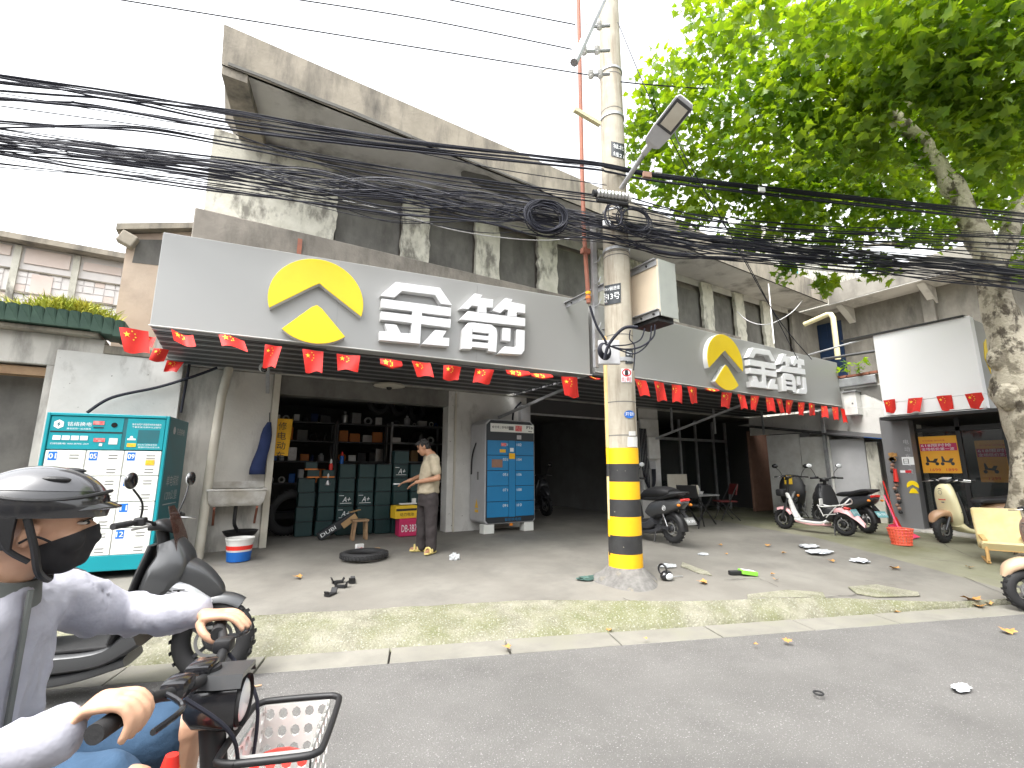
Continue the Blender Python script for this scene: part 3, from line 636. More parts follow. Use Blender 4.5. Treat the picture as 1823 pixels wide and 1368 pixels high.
def poster(lab, X, y0, y1, z0, z1, price=('1699','1899')):
    p = tag(MB().span((X-.006,y1,z0),(X,y0,z1)).build('poster','poster_orange'),lab,'poster'); u = V(0,-1,0); w = y0-y1; h = z1-z0; o = V(X-.008,y0,z0)
    patch('headline_band',o+u*.02*w+UP*h*.6,u,UP,w*.96,h*.2,'magenta_box',p,.002)
    text('headline','618限时抢',o+u*.05*w+UP*h*.71+V(-.004,0,0),u,UP,w*.8,h*.085,'text_white',p); text('headline','全场低价第一波',o+u*.05*w+UP*h*.61+V(-.004,0,0),u,UP,w*.86,h*.08,'text_white',p)
    text('small_print','年中钜惠 限时限量',o+u*.1*w+UP*h*.86+V(-.002,0,0),u,UP,w*.6,h*.04,'text_red',p)
    for i, pr in enumerate(price): 
        text('price',pr,o+u*(.2+.42*i)*w+UP*h*.05+V(-.002,0,0),u,UP,w*.28,h*.075,'text_red',p)
        mb = MB(); cx, cz = (.28+.4*i)*w, h*.33
        def P(a, b): return o+u*(cx+a*w)+UP*(cz+b*h)+V(-.002,0,0)
        for wx in (-.13,.13): mb.add([P(wx+.05*cos(2*pi*k/12),-.08+.045*sin(2*pi*k/12)) for k in range(12)],[tuple(range(12))])
        mb.add([P(-.14,-.03),P(.1,-.06),P(.17,.06),P(.08,.06),P(.03,.0),P(-.05,0),P(-.1,.12),P(-.14,.12)],[tuple(range(8))]); mb.build('scooter_picture','dark_scooter' if i else 'text_black',p)
    return p
poster('orange sale poster with two scooters and white headline, left of the shop door',12.29,3.97,3.37,1.42,2.16)
poster('orange sale poster inside the shop glass, half hidden by the door frame',12.6,3.2,2.6,1.25,2.05,('1299',))
poster('orange red poster low on the right beside the tree trunk',12.45,2.08,1.3,.9,2.1,('999',))
u = V(0,-1,0)
pl = shp
for k, ch in enumerate('电动车专卖'): text('lettering',ch,onX(1610,800,11.995)+V(0,0,.1-.15*k),u,UP,.09,.1,'cab_grey',pl)
p0 = onX(1612,838,11.99); patch('badge',onX(1607,828,11.995),u,UP,.2,.16,'text_white',pl); text('badge_text','日',onX(1609,826,11.99),u,UP,.09,.1,'text_black',pl)
patch('badge_strip',onX(1603,842,11.995),u,UP,.16,.05,'text_white',pl); patch('badge_strip',onX(1612,842,11.99),u,UP,.1,.05,'text_red',pl)
c = onX(1625,866,11.99); mb = MB(); mb.prism([(.1*cos(a),.11*sin(a)) for a in [R(-20+i*12) for i in range(19)]]+[(0,.03)],c,u,UP,.006); mb.prism([(-.08,-.14),(.08,-.14),(.04,-.06),(0,-.03),(-.04,-.06)],c,u,UP,.006); mb.build('logo','yellow_face',pl)

# ================================================================== unseen building behind the viewer, added to cut low sky light in the bays
ob = thing('sky_block_building','plain grey unseen building added behind the viewer to shade the shop bays','building',tuple(td(4,-7,0)))
Ob = Matrix.Rotation(SA,3,'Z')
def obox(name, m, t0, t1, d0, d1, z0, z1, par=ob): return MB().box(td((t0+t1)/2,(d0+d1)/2,(z0+z1)/2),(t1-t0,d1-d0,z1-z0),Ob).build(name,m,par)
obox('wall','old_concrete',-26,34,-10,-7,0,5.6); obox('roof','old_concrete',-26.5,34.5,-10.5,-6.6,5.61,5.8)
for t in range(-24,33,4):
    w_ = obox('window','dark_panel',t,t+1.8,-6.998,-6.96,3.6,5.0); obox('sill','soffit',t-.1,t+1.9,-6.998,-6.88,3.48,3.58,w_)
    obox('shutter','slat',t-.4,t+2.6,-6.998,-6.95,.1,2.9)
# ================================================================== utility pole
POLE_B, POLE_T = onZ(1115,1032,.2), V(4.28,4.28,8.6)
PAX = (POLE_T-POLE_B)/(POLE_T.z-POLE_B.z)
def pole_c(z): return POLE_B+PAX*(z-POLE_B.z)
def pole_r(z): return lerp(.203,.15,(z-.2)/8.4)
pole = thing('utility_pole', 'tall concrete utility pole with black and yellow warning bands at its foot', 'pole', tuple(POLE_B))
def on_pole(x, y, off=0):            # where the line of sight meets the tapered shaft
    lo = (POLE_B-CAM).dot(fw)-.6; p = None
    d = ray(x,y); d = d/d.dot(fw); best = None
    for k in range(240):
        q = CAM+d*(lo+k*.005); c = pole_c(q.z); r_ = math.hypot(q.x-c.x,q.y-c.y)
        if r_ <= pole_r(q.z): best = q; break
        if best is None or r_ < bd: bd = r_; bq = q; best = None
    q = best or bq; c = pole_c(q.z); e = Vector((q.x-c.x,q.y-c.y,0)).normalized(); return Vector((c.x,c.y,q.z))+e*(pole_r(q.z)+off)
zs = [.15]+[on_pole(1110,y).z for y in (988,955,921,890,858,826,797)]+[1.9+.7*k for k in range(10)]
def seg(z0, z1, m, name, extra=0, n=32, steps=1):
    mb = MB(); mb.loft([[pole_c(z)+Vector((cos(2*pi*k/n),sin(2*pi*k/n),0))*(pole_r(z)+extra) for k in range(n)] for z in fr(z0,z1,steps)]); return mb.build(name,m,pole,smooth=True,ang=50)
seg(.1,8.8,'pole_conc','shaft',-.004,32,8)
for i in range(7): seg(zs[i],zs[i+1]-.002,['pole_yellow','pole_black'][i%2],'painted_band',.001)
for y in (128,545-100,735-20,775,595,452,190): 
    z = on_pole(1100 if y > 300 else 1086,y).z; seg(z-.006,z+.006,'pole_skirt','joint_line',-.002)
for y, w in ((118,.035),(200,.04),(640,.05),(440,.04),(370,.03)):
    z = on_pole(1095,y).z; seg(z-w/2,z+w/2,'galv','clamp_band',.008)
mb = MB(); n = 40
mb.loft([[V(POLE_B.x,POLE_B.y,0)+V(cos(2*pi*k/n)*rr_,sin(2*pi*k/n)*rr_,0)*(1+.1*sin(3*k*2*pi/n+1)*s_)+V(0,0,z) for k in range(n)] for rr_, z, s_ in ((.46,.12,1),(.36,gz(4.2,4.33)+.03,1),(.27,gz(4.2,4.33)+.09,.5),(.215,gz(4.2,4.33)+.15,.1),(.19,gz(4.2,4.33)+.16,0))]); mb.build('foot_collar','pole_skirt',pole,smooth=True,ang=60)
def polepatch(name, x0, x1, y0, y1, m, off=.004, parent=pole, skew=0, n=8):
    mb = MB(); vs = []
    for j in (0,1):
        for i in range(n+1): vs.append(on_pole(x0+(x1-x0)*i/n, (y1 if j else y0)+skew*i/n, off))
    mb.add(vs,[(i,i+1,n+2+i,n+1+i) for i in range(n)]); return mb.build(name,m,parent)
def poletext(body, x0, x1, y0, y1, m, skew=0, off=.0065):
    vs, fs, tw, th = textmesh(body)
    if not vs: return
    me = bpy.data.meshes.new('lettering'); me.from_pydata([tuple(on_pole(x0+(x1-x0)*x/tw, y1+(y0-y1)*y/th+skew*x/tw, off)) for x, y in vs],[],fs); me.materials.append(MT[m]); link('lettering',me,pole)
polepatch('number_plate',1088,1114,252,278,'plate_black',skew=6); poletext('城北',1092,1110,256,264,'text_white',6); poletext('线21',1092,1110,270,278,'text_white',6)
polepatch('number_plate',1073,1105,510,545,'plate_black',skew=-6); poletext('10kV前进线',1075,1103,513,520,'text_white',-5); poletext('13号',1083,1103,523,535,'text_white',-3); poletext('西支',1076,1082,522,540,'text_white',0)
polepatch('number_plate',1113,1126,622,648,'plate_black'); poletext('配电',1115,1124,626,633,'text_white'); poletext('07',1115,1124,637,644,'text_white')
polepatch('warning_sticker',1106,1124,657,681,'white_face'); poletext('禁止攀登',1107,1123,672,680,'text_red')
mb = MB(); mb.add([on_pole(1115+8*cos(a),664+7*sin(a),.0065) for a in [2*pi*k/18 for k in range(18)]]+[on_pole(1115+6*cos(a),664+5*sin(a),.0065) for a in [2*pi*k/18 for k in range(18)]],[(k,(k+1)%18,18+(k+1)%18,18+k) for k in range(18)]); mb.build('warning_ring','text_red',pole)
mb = MB(); mb.add([on_pole(x,y,.0065) for x,y in ((1112,660),(1117,659),(1118,667),(1116,670),(1112,668))],[(0,1,2,3,4)]); mb.build('warning_figure','text_black',pole)
mb = MB(); mb.add([on_pole(1120+9*cos(2*pi*k/18),738+7*sin(2*pi*k/18),.005) for k in range(18)],[tuple(range(18))]); mb.build('sticker','blue_plastic',pole); poletext('开锁',1113,1127,734,741,'text_white',0,.0075)
polepatch('torn_paper',1117,1134,778,796,'white_plastic',.003); polepatch('torn_paper',1119,1131,768,776,'white_plastic',.003)
# cross arms and insulators near the top
arm0 = onD(1022,112,5.0); arm1 = onD(1100,-60,5.7)
MB().tube([arm0,arm1],.045,8).build('crossarm_brace','galv',pole,smooth=True)
for x, y, w in ((1048,48,5.7),(1040,92,5.65),(1052,134,5.75)):
    p = onD(x,y,w); q = onD(1085,y-2,5.8); MB().tube([p,q],.02,6).build('insulator_arm','galv',pole)
    for k in (0,.5): MB().lathe([(.012,-.07),(.035,-.05),(.02,-.03),(.04,-.01),(.02,.01),(.035,.03),(.012,.06)],p.lerp(q,k)+V(0,0,.02),'z',10).build('insulator','white_plastic',pole,smooth=True)
MB().bar(onD(1022,195,5.7),onD(1068,222,5.85),.05,.05).build('stand_off','pvc_cream',pole)
# fittings fixed to the pole
pipe = tag(MB().tube([onP(1029,-40,(3.9,4.55,0),fw),onP(1036,300,(3.9,4.55,0),fw),onP(1040,420,(3.9,4.55,0),fw),onP(1048,540,(3.9,4.55,0),fw)],.03,10).build('riser_pipe','rust_pipe',smooth=True),'rusty red iron riser pipe standing beside the pole','pipe')
for y in (522,530): 
    c = onP(1047,y,(3.9,4.55,0),fw); MB().lathe([(.034,-.02),(.036,0),(.034,.02)],c,'z',10).build('tape_band','pole_yellow' if y == 522 else 'orange',pipe)
MB().box(onP(1042,448,(3.9,4.55,0),fw),(.12,.07,.07)).build('pipe_clamp','rust_pipe',pipe)
ang = tag(MB().bar(onP(1055,385,(4.0,4.5,0),fw),onP(1062,655,(4.0,4.5,0),fw),.07,.05).build('steel_upright','galv'),'galvanised steel upright between riser pipe and pole','steel bar')
for y in (420,470,508,548,590,625): MB().tube([onP(1057,y,(4.0,4.48,0),fw),onP(1066,y-6,(4.0,4.4,0),fw),onP(1070,y-16,(4.0,4.4,0),fw)],.007,5).build('hook','galv',ang)
con = thing('cable_conduit', 'cream half-round cable conduit strapped to the pole with bands painted over', 'conduit', tuple(onP(1088,930,tuple(POLE_B),fw)))
def cseg(y0, y1, m, nm):
    f = lambda y: onP(1077+(y-600)*.031,y,tuple(POLE_B+V(-.02,-.02,0)),fw)
    MB().tube([f(y0),f(y1)],.033,10).build(nm,m,con,smooth=True)
cseg(600,797,'bamboo','upper_length'); cseg(797.5,826,'pole_yellow','painted_band'); cseg(826.5,848,'pole_black','painted_band'); cseg(848.5,925,'cushion','bare_length'); cseg(925.5,955,'pole_yellow','painted_band'); cseg(955.5,988,'pole_black','painted_band'); cseg(988.5,1026,'pole_yellow','painted_band')
mb_ = thing('meter_plate', 'pale meter plate with a coil of cable behind the conduit on the pole', 'meter', tuple(onD(1085,640,5.55)))
MB().box(onD(1084,628,5.62),(.26,.05,.3),Matrix.Rotation(R(-30),3,'Z')).build('plate','cab_grey',mb_,bevel=.01)
for k in range(5): MB().torus(onD(1076+k*.6,626-k,5.5-.012*k),.1-.008*k,.008,'y',24,5).build('cable_loop','cable_black',mb_)
# cream equipment box on rails
X0 = 4.5
tb = thing('equipment_box', 'cream equipment box on steel rails right of the pole', 'equipment box', tuple(onX(1150,560,X0)))
fa, fb, fc = onX(1122,482,X0), onX(1169,462,X0), onX(1173,570,X0)
ztop, zbot = lerp(fa.z,fb.z,.5), onX(1172,552,X0).z-.03; ynear, yfar = fb.y, fa.y+.1; wx = .34
MB().span((X0,ynear,zbot),(X0+wx,yfar,ztop)).build('casing','box_beige',tb,bevel=.012); MB().span((X0+.01,ynear-.012,zbot-.05),(X0+wx,ynear-.001,ztop)).build('end_plate','box_green',tb,bevel=.004,seg=1)
for z, ya in ((ztop-.01,onX(1003,528,X0).y),(zbot+.03,onX(1075,590,X0).y)):
    b = MB(); b.box((X0-.03,(ynear+ya)/2,z),(.05,ya-ynear,.012)); b.box((X0-.012,(ynear+ya)/2,z-.04),(.012,ya-ynear,.08)); rl = b.build('rail','galv',tb)
    for k in range(5): MB().lathe([(.015,0),(.015,.02)],(X0-.035,ynear+(k+.4)*(ya-ynear)/5,z-.045),'x',8).build('bolt','black',rl)
MB().span((X0+.02,ynear+.05,zbot-.1),(X0+wx-.03,yfar-.1,zbot-.002)).build('cable_gland','black',tb)
def cab(name, lab, pts, r, m='cable_black', n=6, group='black cables on the pole', cat='cable'):
    P_ = catmull([Vector(p) for p in pts],8); o = MB().tube(P_,r,n).build(name,m,smooth=True); return tag(o,lab,cat,group)
def catmull(P, k=8):
    out = []
    for i in range(len(P)-1):
        p0, p1, p2, p3 = P[max(i-1,0)], P[i], P[i+1], P[min(i+2,len(P)-1)]
        for j in range(k):
            t = j/k; out.append(.5*((2*p1)+(p2-p0)*t+(2*p0-5*p1+4*p2-p3)*t*t+(3*p1-p0-3*p2+p3)*t*t*t))
    out.append(P[-1]); return out
BP = lambda x, y, w=5.35: onD(x,y,w)
lab = 'black cable looping between the equipment box and the pole'
for pts, r in (([(1135,583),(1110,585),(1085,612),(1076,640)],.02),([(1166,578),(1163,600),(1140,618),(1110,622),(1078,614)],.01),([(1160,580),(1155,610),(1130,630),(1100,622),(1076,612)],.008),([(1148,585),(1140,605),(1118,614),(1090,616)],.008),([(1122,588),(1121,604),(1130,618),(1128,660)],.007),([(1050,545),(1062,580),(1074,600),(1080,612)],.014)):
    cab('loop_cable',lab,[BP(x,y,5.3) for x,y in pts],r,group='cables looping at the equipment box')
# street lamp
lp = thing('street_lamp', 'grey LED street lamp head on a short arm reaching up right from the pole', 'street lamp', tuple(onD(1105,335,5.6)))
a, b = onD(1106,336,5.55), onD(1150,268,5.15); MB().tube([a,a.lerp(b,.5),b],[.028,.028,.026],10).build('arm','galv',lp,smooth=True)
ax = (onD(1200,205,4.85)-b).normalized(); view = (b-CAM).normalized(); dn = (view*-1+V(0,0,-.6)).normalized(); sd = ax.cross(dn).normalized(); dn = sd.cross(ax).normalized()
M3 = Matrix((ax,sd,dn)).transposed()
MB().box(b+ax*.03,(.16,.07,.07),M3).build('socket','cab_grey',lp,bevel=.015)
MB().loft([[b+ax*t+M3 @ V(0,y*w,z*h) for y, z in ((-1,1),(-.9,-.6),(-.5,-1),(.5,-1),(.9,-.6),(1,1))] for t, w, h in ((.06,.05,.03),(.1,.1,.045),(.24,.115,.045),(.56,.115,.035),(.6,.09,.025))]).build('housing','cab_grey',lp,bevel=.008)
MB().box(b+ax*.42+dn*.046,(.3,.2,.016),M3).build('frame','slat',lp,bevel=.006); MB().box(b+ax*.42+dn*.058,(.24,.14,.006),M3).build('lens','pvc',lp)
# ================================================================== overhead cables
def cpl(x, y, off=0): return onP(x,y,tuple(V(4.2,4.1,0)+nv*off),nv)
rc = random.Random(21)
def longer(P, pts):            # the cables run on past both edges of the view
    if pts[-1][0] >= 1800: P = P+[P[-1]+(P[-1]-P[-2]).normalized()*7]
    if pts[0][0] <= 0: P = [P[0]+(P[0]-P[1]).normalized()*6]+P
    return P
def wire(lab, pts, r, off=0, grp=None, m='cable_black', n=5, cat='cable', sub=7): return tag(MB().tube(catmull(longer([cpl(x,y,off) for x,y in pts],pts),sub),r,n).build('overhead_cable',m,smooth=True),lab,cat,grp)
for pts, l in (([(150,-10),(215,0),(600,62),(1025,130),(1065,137)],'lowest of the three thin wires above the eave'),([(520,-2),(760,36),(1018,88)],'middle of the three thin wires above the eave'),([(800,0),(900,20),(1024,44)],'topmost short thin wire meeting the pole head')): wire(l,pts,.008,0,None)
wire('thin wire running right from the pole across the tree crown',[(1105,146),(1180,153),(1350,164),(1600,178),(1830,196)],.009)
for pts in ([(1100,40),(1150,160),(1180,220),(1240,330),(1320,450),(1420,640)], [(1200,205),(1210,260),(1290,400),(1380,560),(1445,640)]):
    P_ = [cpl(*pts[0],-.1)]+[onD(x,y,5.6+.5*i) for i,(x,y) in enumerate(pts[1:])]; tag(MB().tube(catmull(P_,6),.006,5).build('stay_wire','cable_black'),'thin stay wire slanting from the %s down to the smaller signboard'%('pole head' if pts[0][0] == 1100 else 'street lamp'),'wire','stay wires right of the pole')
A = [(0,134,180),(200,163,204),(400,194,230),(700,246,266),(1040,286,300),(1085,293,308),(1190,312,326),(1500,347,363),(1823,380,398)]
for i in range(13):
    f = rc.random(); wire('black cable in the upper bundle that crosses below the eave tip',[(x,lerp(a,b,min(1,max(0,f+rc.uniform(-.2,.2))))) for x,a,b in A],rc.choice([.005,.007,.009,.013]),rc.uniform(-.06,.06),'cables of the upper bundle')
ORDW = ['topmost','thin second','third','fourth','fifth','short upper','short lower']
B_ = [([(0,178),(140,184),(300,212),(420,232),(700,262),(1040,300)],.012),([(0,189),(400,245),(760,310),(1040,348),(1085,352)],.006),([(0,216),(130,226),(260,230),(420,256),(700,300),(1040,345),(1080,350)],.012),([(0,228),(100,226),(260,235),(420,262),(720,318),(1000,352),(1080,362)],.01),([(0,220),(60,224),(250,226),(450,262),(800,322),(1080,356)],.008),([(440,215),(640,250),(880,300),(1080,330)],.006),([(420,240),(560,290),(700,330),(860,372)],.007)]
for i, (p, r) in enumerate(B_): wire('%s black cable of those sagging singly between the two bundles'%ORDW[i],p,r,.05*(i%3),'single cables between the bundles')
Cc = [(-30,230,292),(150,252,308),(400,285,338),(560,305,368),(700,322,392),(860,345,412),(960,362,420),(1085,388,438),(1190,405,458),(1300,424,466),(1500,446,484),(1660,458,498),(1823,470,516)]
for i in range(50):
    f = rc.random(); st = 0 if i < 44 else 7
    wire('black cable in the thick lower bundle that sags across the facade',[(x,lerp(a,b,min(1.05,max(-.05,f+rc.uniform(-.22,.22))))+rc.uniform(-2,2)) for x,a,b in Cc[st:]],rc.choice([.0045,.005,.006,.007,.008,.011]),rc.uniform(-.12,.12),'cables of the thick lower bundle','cable_black' if rc.random() < .85 else 'cable_grey')
wire('lowest thin cable under the lower bundle on the left',[(0,291),(200,316),(420,346),(640,368),(900,392)],.006)
for i in range(16):
    y0, y1, ym = rc.uniform(335,400), rc.uniform(415,500), rc.uniform(-6,8)
    wire('thin black cable fanning out right of the pole in front of the tree',[(1090,y0),(1250,lerp(y0,y1,.3)+8+ym),(1450,lerp(y0,y1,.58)+8+ym),(1650,lerp(y0,y1,.8)+3),(1823,y1)],rc.choice([.005,.007,.009]),rc.uniform(-.1,.15),'cables fanning out right of the pole')
wire('drooping white cord between the parapet and the pole',[(610,357),(700,378),(800,408),(900,424),(980,428),(1050,420)],.006,.3,None,'cable_white')
tag(MB().tube(catmull([onY(1312,555,8),onY(1335,573,7),onY(1370,577,6.5),onY(1410,556,7),onY(1432,530,8)],6),.012,5).build('hanging_cord','cable_white'),'pale cord drooping under the right part of the eave','cord')
tag(MB().tube([onY(1368,506,7.3),onY(1378,612,5.75)],.014,6).build('hanger_rod','white_plastic'),'thin white rod from the eave down to the smaller signboard','rod')
for x, y, l in ((1172,304,'near the street lamp'),(1356,338,'on the upper bundle before the tree'),(1303,394,'on the lower bundle before the tree'),(1080,398,'where the lower bundle meets the pole')):
    tag(MB().box(cpl(x,y,-.16),(.1,.03,.07),Matrix.Rotation(SA,3,'Z')).build('cable_tag','white_face',bevel=.006),'small white cable tag '+l,'tag')
tag(MB().box(cpl(1152,312,-.16),(.12,.04,.08),Matrix.Rotation(SA,3,'Z')).build('splice_clamp','brown_board',bevel=.006),'small brown splice clamp on the upper bundle right of the pole','clamp')
sb = thing('splice_closure','silver ribbed splice closure slung beside the pole','splice closure',tuple(cpl(1090,350,-.25)))
p0, p1 = cpl(1062,345,-.25), cpl(1117,352,-.25); N = 18; MB().tube([p0.lerp(p1,k/N) for k in range(N+1)],[.062 if k%2 else .052 for k in range(N+1)],14).build('ribbed_body','steel',sb,smooth=True)
MB().tube([p0.lerp(p1,-.12),p0],.045,12).build('end_cap','black',sb); MB().tube([p1,p1.lerp(p0,-.1)],.06,12).build('end_cap','white_plastic',sb); MB().tube([p0+V(0,0,-.09),p1+V(0,0,-.1)],.03,8).build('strap','black',sb)
def coil(lab, x, y, w, Rm, n, off, tilt, sx=1.0):
    root = thing('cable_coil',lab,'cable coil',tuple(cpl(x,y,off))); rg = random.Random(int(x))
    for i in range(n):
        r_ = Rm*rg.uniform(.72,1); c = cpl(x+rg.uniform(-4,4),y+rg.uniform(-4,4),off+rg.uniform(-.06,.06)); q = []
        for k in range(26):
            a = 2*pi*k/26; q.append(c+sv*(r_*sx*cos(a))+UP*(r_*(.8 if sx==1 else 1)*sin(a))+nv*(.03*sin(a+i)))
        MB().tube(q,w,5,closed=True).build('loop','cable_black',root)
coil('big coil of black cable hanging from the lower bundle left of the pole',972,386,.008,.28,20,-.18,0)
coil('small coil of black cable hung right of the pole below the splice closure',1130,392,.006,.24,9,-.2,0)
coil('loose loops of black cable under the splice closure',1092,385,.006,.18,6,-.25,0,.7)
# ================================================================== flags on strings
STAR = [(cos(pi/2+k*pi/5)*(1 if k%2==0 else .4), sin(pi/2+k*pi/5)*(1 if k%2==0 else .4)) for k in range(10)]
rf = random.Random(31)
def flag(lab, top, u, n, w, h, grp, kind=0):
    """top: left upper corner on the string; u along the string; n towards the viewer's side"""
    NX, NY = 8, 8; a, b, ph = rf.uniform(-.25,.25), rf.uniform(.0,.35), rf.uniform(0,6)
    def S_(x, y):
        tap = 1-b*y; xx = (x-.5)*tap*w+a*y*w+w*.5
        if kind == 1: return top+u*(x*w+.06*y)+UP*(-.15*y+.03*sin(3*x+ph))+n*(.1*y+.03*sin(5*x+ph))
        if kind == 2: return top+u*(x*w*1.05)+UP*(-h*1.15*sin(y*2.0)*(1-.8*abs(x-.5)))+n*(.06*sin(y*3)+.03*sin(4*x+ph))
        return top+u*xx+UP*(-h*y*(1+.06*sin(6*x+ph)))+n*(.022*sin(5*x+ph+2*y)+.05*y*sin(ph))
    mb = MB(); mb.add([S_(i/NX,j/NY) for j in range(NY+1) for i in range(NX+1)],[(j*(NX+1)+i,j*(NX+1)+i+1,(j+1)*(NX+1)+i+1,(j+1)*(NX+1)+i) for j in range(NY) for i in range(NX)])
    f = tag(mb.build('flag','flag_red',smooth=True,ang=180),lab,'flag',grp); vs, fs = [], []
    for cx, cy, r_ in ((.24,.26,.13),(.44,.12,.045),(.52,.22,.045),(.52,.36,.045),(.44,.46,.045)):
        base = len(vs); vs += [S_(cx+sx*r_, max(.0,cy-sy*r_*w/h))+n*.006 for sx, sy in STAR]; fs.append(tuple(range(base,base+10)))
    MB().add(vs,fs).build('stars','flag_yellow',f); return f
ORDF = ['first','second','third','fourth','fifth','sixth','seventh','eighth','ninth','tenth','eleventh','twelfth','thirteenth','fourteenth','fifteenth','sixteenth']
def flagrow(lab, grp, cols, o, n, u, ptop, ht, hw):
    cnt = {}
    for x, y, w, h, k in cols:
        p = onP(x-w/2,y,o,n); q = onP(x+w/2,y,o,n); r_ = onP(x,y+h,o,n); cnt[k] = cnt.get(k,0)+1; flag('%s from the left: %s'%(ORDF[cnt[k]-1],lab[k]), p, u, n, (q-p).length, p.z-r_.z if k == 0 else h/140, grp[k] , k)
o1 = SL+n1*.05
L1_ = {0:'red starred flag hanging straight under the larger signboard',1:'red flag blown sideways under the larger signboard',2:'red flag folded over its string under the larger signboard'}
G1_ = {0:'flags hanging under the larger signboard',1:'flags blown sideways under the larger signboard',2:'folded flags under the larger signboard'}
flagrow(L1_,G1_,[(325,590,40,14,1),(412,600,46,18,1),(487,614,30,42,0),(557,622,38,42,0),(620,630,42,31,0),(695,639,38,17,2),(749,643,34,28,0),(806,650,32,27,0),(863,656,32,27,0),(920,658,38,14,2),(962,664,34,12,2),(1014,670,27,36,0),(1056,671,20,6,2)],o1,n1,u1,0,0,0)
o2 = SO2+n2*.05
L2_ = {0:'red starred flag hanging under the smaller signboard',2:'red flag folded over its string under the smaller signboard'}; G2_ = {0:'flags hanging under the smaller signboard',2:'folded flags under the smaller signboard'}
flagrow(L2_,G2_,[(1139,675,22,30,0),(1173,679,19,35,0),(1203,684,17,33,0),(1233,688,18,30,0),(1265,691,18,9,2),(1294,698,16,28,0),(1319,702,15,26,0),(1344,704,13,27,0),(1368,707,13,26,0),(1388,710,12,25,0),(1407,712,12,25,0),(1426,716,10,24,0),(1446,718,12,22,0),(1465,722,11,22,0),(1485,724,10,24,0),(1498,727,8,26,0)],o2,n2,XA,0,0,0)
o3 = V(11.46,3.4,2.7); n3 = V(-1,0,0)
flagrow({0:'red starred flag on the foot of the white signboard'},{0:'flags on the white signboard'},[(1583,713,22,22,0),(1630,710,25,24,0),(1680,706,27,25,0),(1732,702,31,26,0)],o3,n3,V(0,-1,0),0,0,0)
for fi, (x, y, w, h, yy) in enumerate(((238,583,52,26,6.32),(266,598,24,14,6.8),(287,620,28,16,7.3),(313,642,30,16,7.8))):
    p = onY(x-w/2,y,yy); q = onY(x+w/2,y,yy); flag('%s red flag fluttering from the left edge of the canopy'%['large front','second','third','hindmost'][fi],p,XA,V(0,-1,0),(q-p).length,.2*h/20,'flags on the left canopy edge',0)
tag(MB().tube([SL+n1*.05+UP*.0,SR+n1*.05+UP*.0],.006,5).build('flag_string','string_white'),'white flag string along the foot of the larger signboard','string')
tag(MB().tube([SL2+n2*.05,SR2+n2*.05,V(11.47,4.2,2.72)],.006,5).build('flag_string','string_white'),'white flag string from the smaller signboard to the white one','string')
# ================================================================== plane tree
tree = thing('plane_tree','big plane tree with patchy grey bark and broad green crown at the right','tree',tuple(onG(1850,965)))
TP = lambda x, y, dw=0: onP(x,y,tuple(V(9.6,2.0,0)+fw*(dw+.7)),fw)
tpts = [(1872,1030),(1858,940),(1842,800),(1820,700),(1796,610),(1766,500),(1740,420),(1702,345),(1665,290),(1640,255),(1612,215)]; trad = [.42,.36,.3,.32,.25,.19,.17,.155,.14,.13,.1]
def limb(pts, rad, name, m='bark', parent=tree, n=18, bump=.12, seed=1, k=7):
    P_ = catmull(pts,k); rg = random.Random(seed); rs = []
    for i in range(len(P_)):
        f = i/k; j = min(int(f),len(rad)-2); rs.append(lerp(rad[j],rad[j+1],f-j))
    mb = MB(); rings = []; up = None; ph = [rg.uniform(0,6) for _ in range(6)]
    for i, p in enumerate(P_):
        d = (P_[min(i+1,len(P_)-1)]-P_[max(i-1,0)]).normalized(); s_ = d.cross(V(.3,1,.2)).normalized(); u_ = s_.cross(d)
        rings.append([p+(s_*cos(2*pi*j/n)+u_*sin(2*pi*j/n))*rs[i]*(1+bump*sin(3*2*pi*j/n+ph[0]+i*.5)+bump*.7*sin(2*2*pi*j/n+ph[1]+i*.9)+bump*.5*sin(i*1.3+ph[2])) for j in range(n)])
    mb.loft(rings); return mb.build(name,m,parent,smooth=True,ang=180)
tr = limb([TP(*p) for p in tpts],trad,'trunk')
MB().ell(TP(1796,706),(.19,.19,.24),14,10).build('burl','bark',tr,smooth=True); MB().ell(TP(1775,640),(.13,.13,.2),12,9).build('burl','bark',tr,smooth=True)
limb([TP(1768,480),TP(1795,420),TP(1825,330,.3),TP(1860,230,.6)],[.15,.13,.12,.1],'branch',seed=2)
limb([TP(1640,255),TP(1560,180,-.5),TP(1450,90,-.9),TP(1380,-20,-1.2)],[.12,.09,.07,.05],'branch',seed=3)
limb([TP(1665,290),TP(1560,300,.6),TP(1420,290,1.0),TP(1270,250,1.1)],[.1,.07,.05,.03],'branch',seed=4)
limb([TP(1612,215),TP(1640,100,-.6),TP(1700,-60,-1)],[.1,.09,.07],'branch',seed=5)
limb([TP(1742,420),TP(1640,430,.8),TP(1520,440,1.5)],[.06,.04,.025],'branch',seed=6)
# leaves: five-lobed, slightly folded
LF = [(0,0),(.14,.08),(.42,-.02),(.34,.2),(.56,.36),(.32,.46),(.24,.62),(.12,.6),(0,1.0)]
def leafverts(p, s, M):
    vs = [p+M @ V(x*s,(y-.3)*s,-abs(x)*s*.35) for x, y in LF]; ws = [p+M @ V(-x*s,(y-.3)*s,-abs(x)*s*.35) for x, y in LF[1:-1]]
    return vs+ws
LFACE = [tuple(range(9)),(0,8,15,14,13,12,11,10,9)]
rl_ = random.Random(77); leaves = []
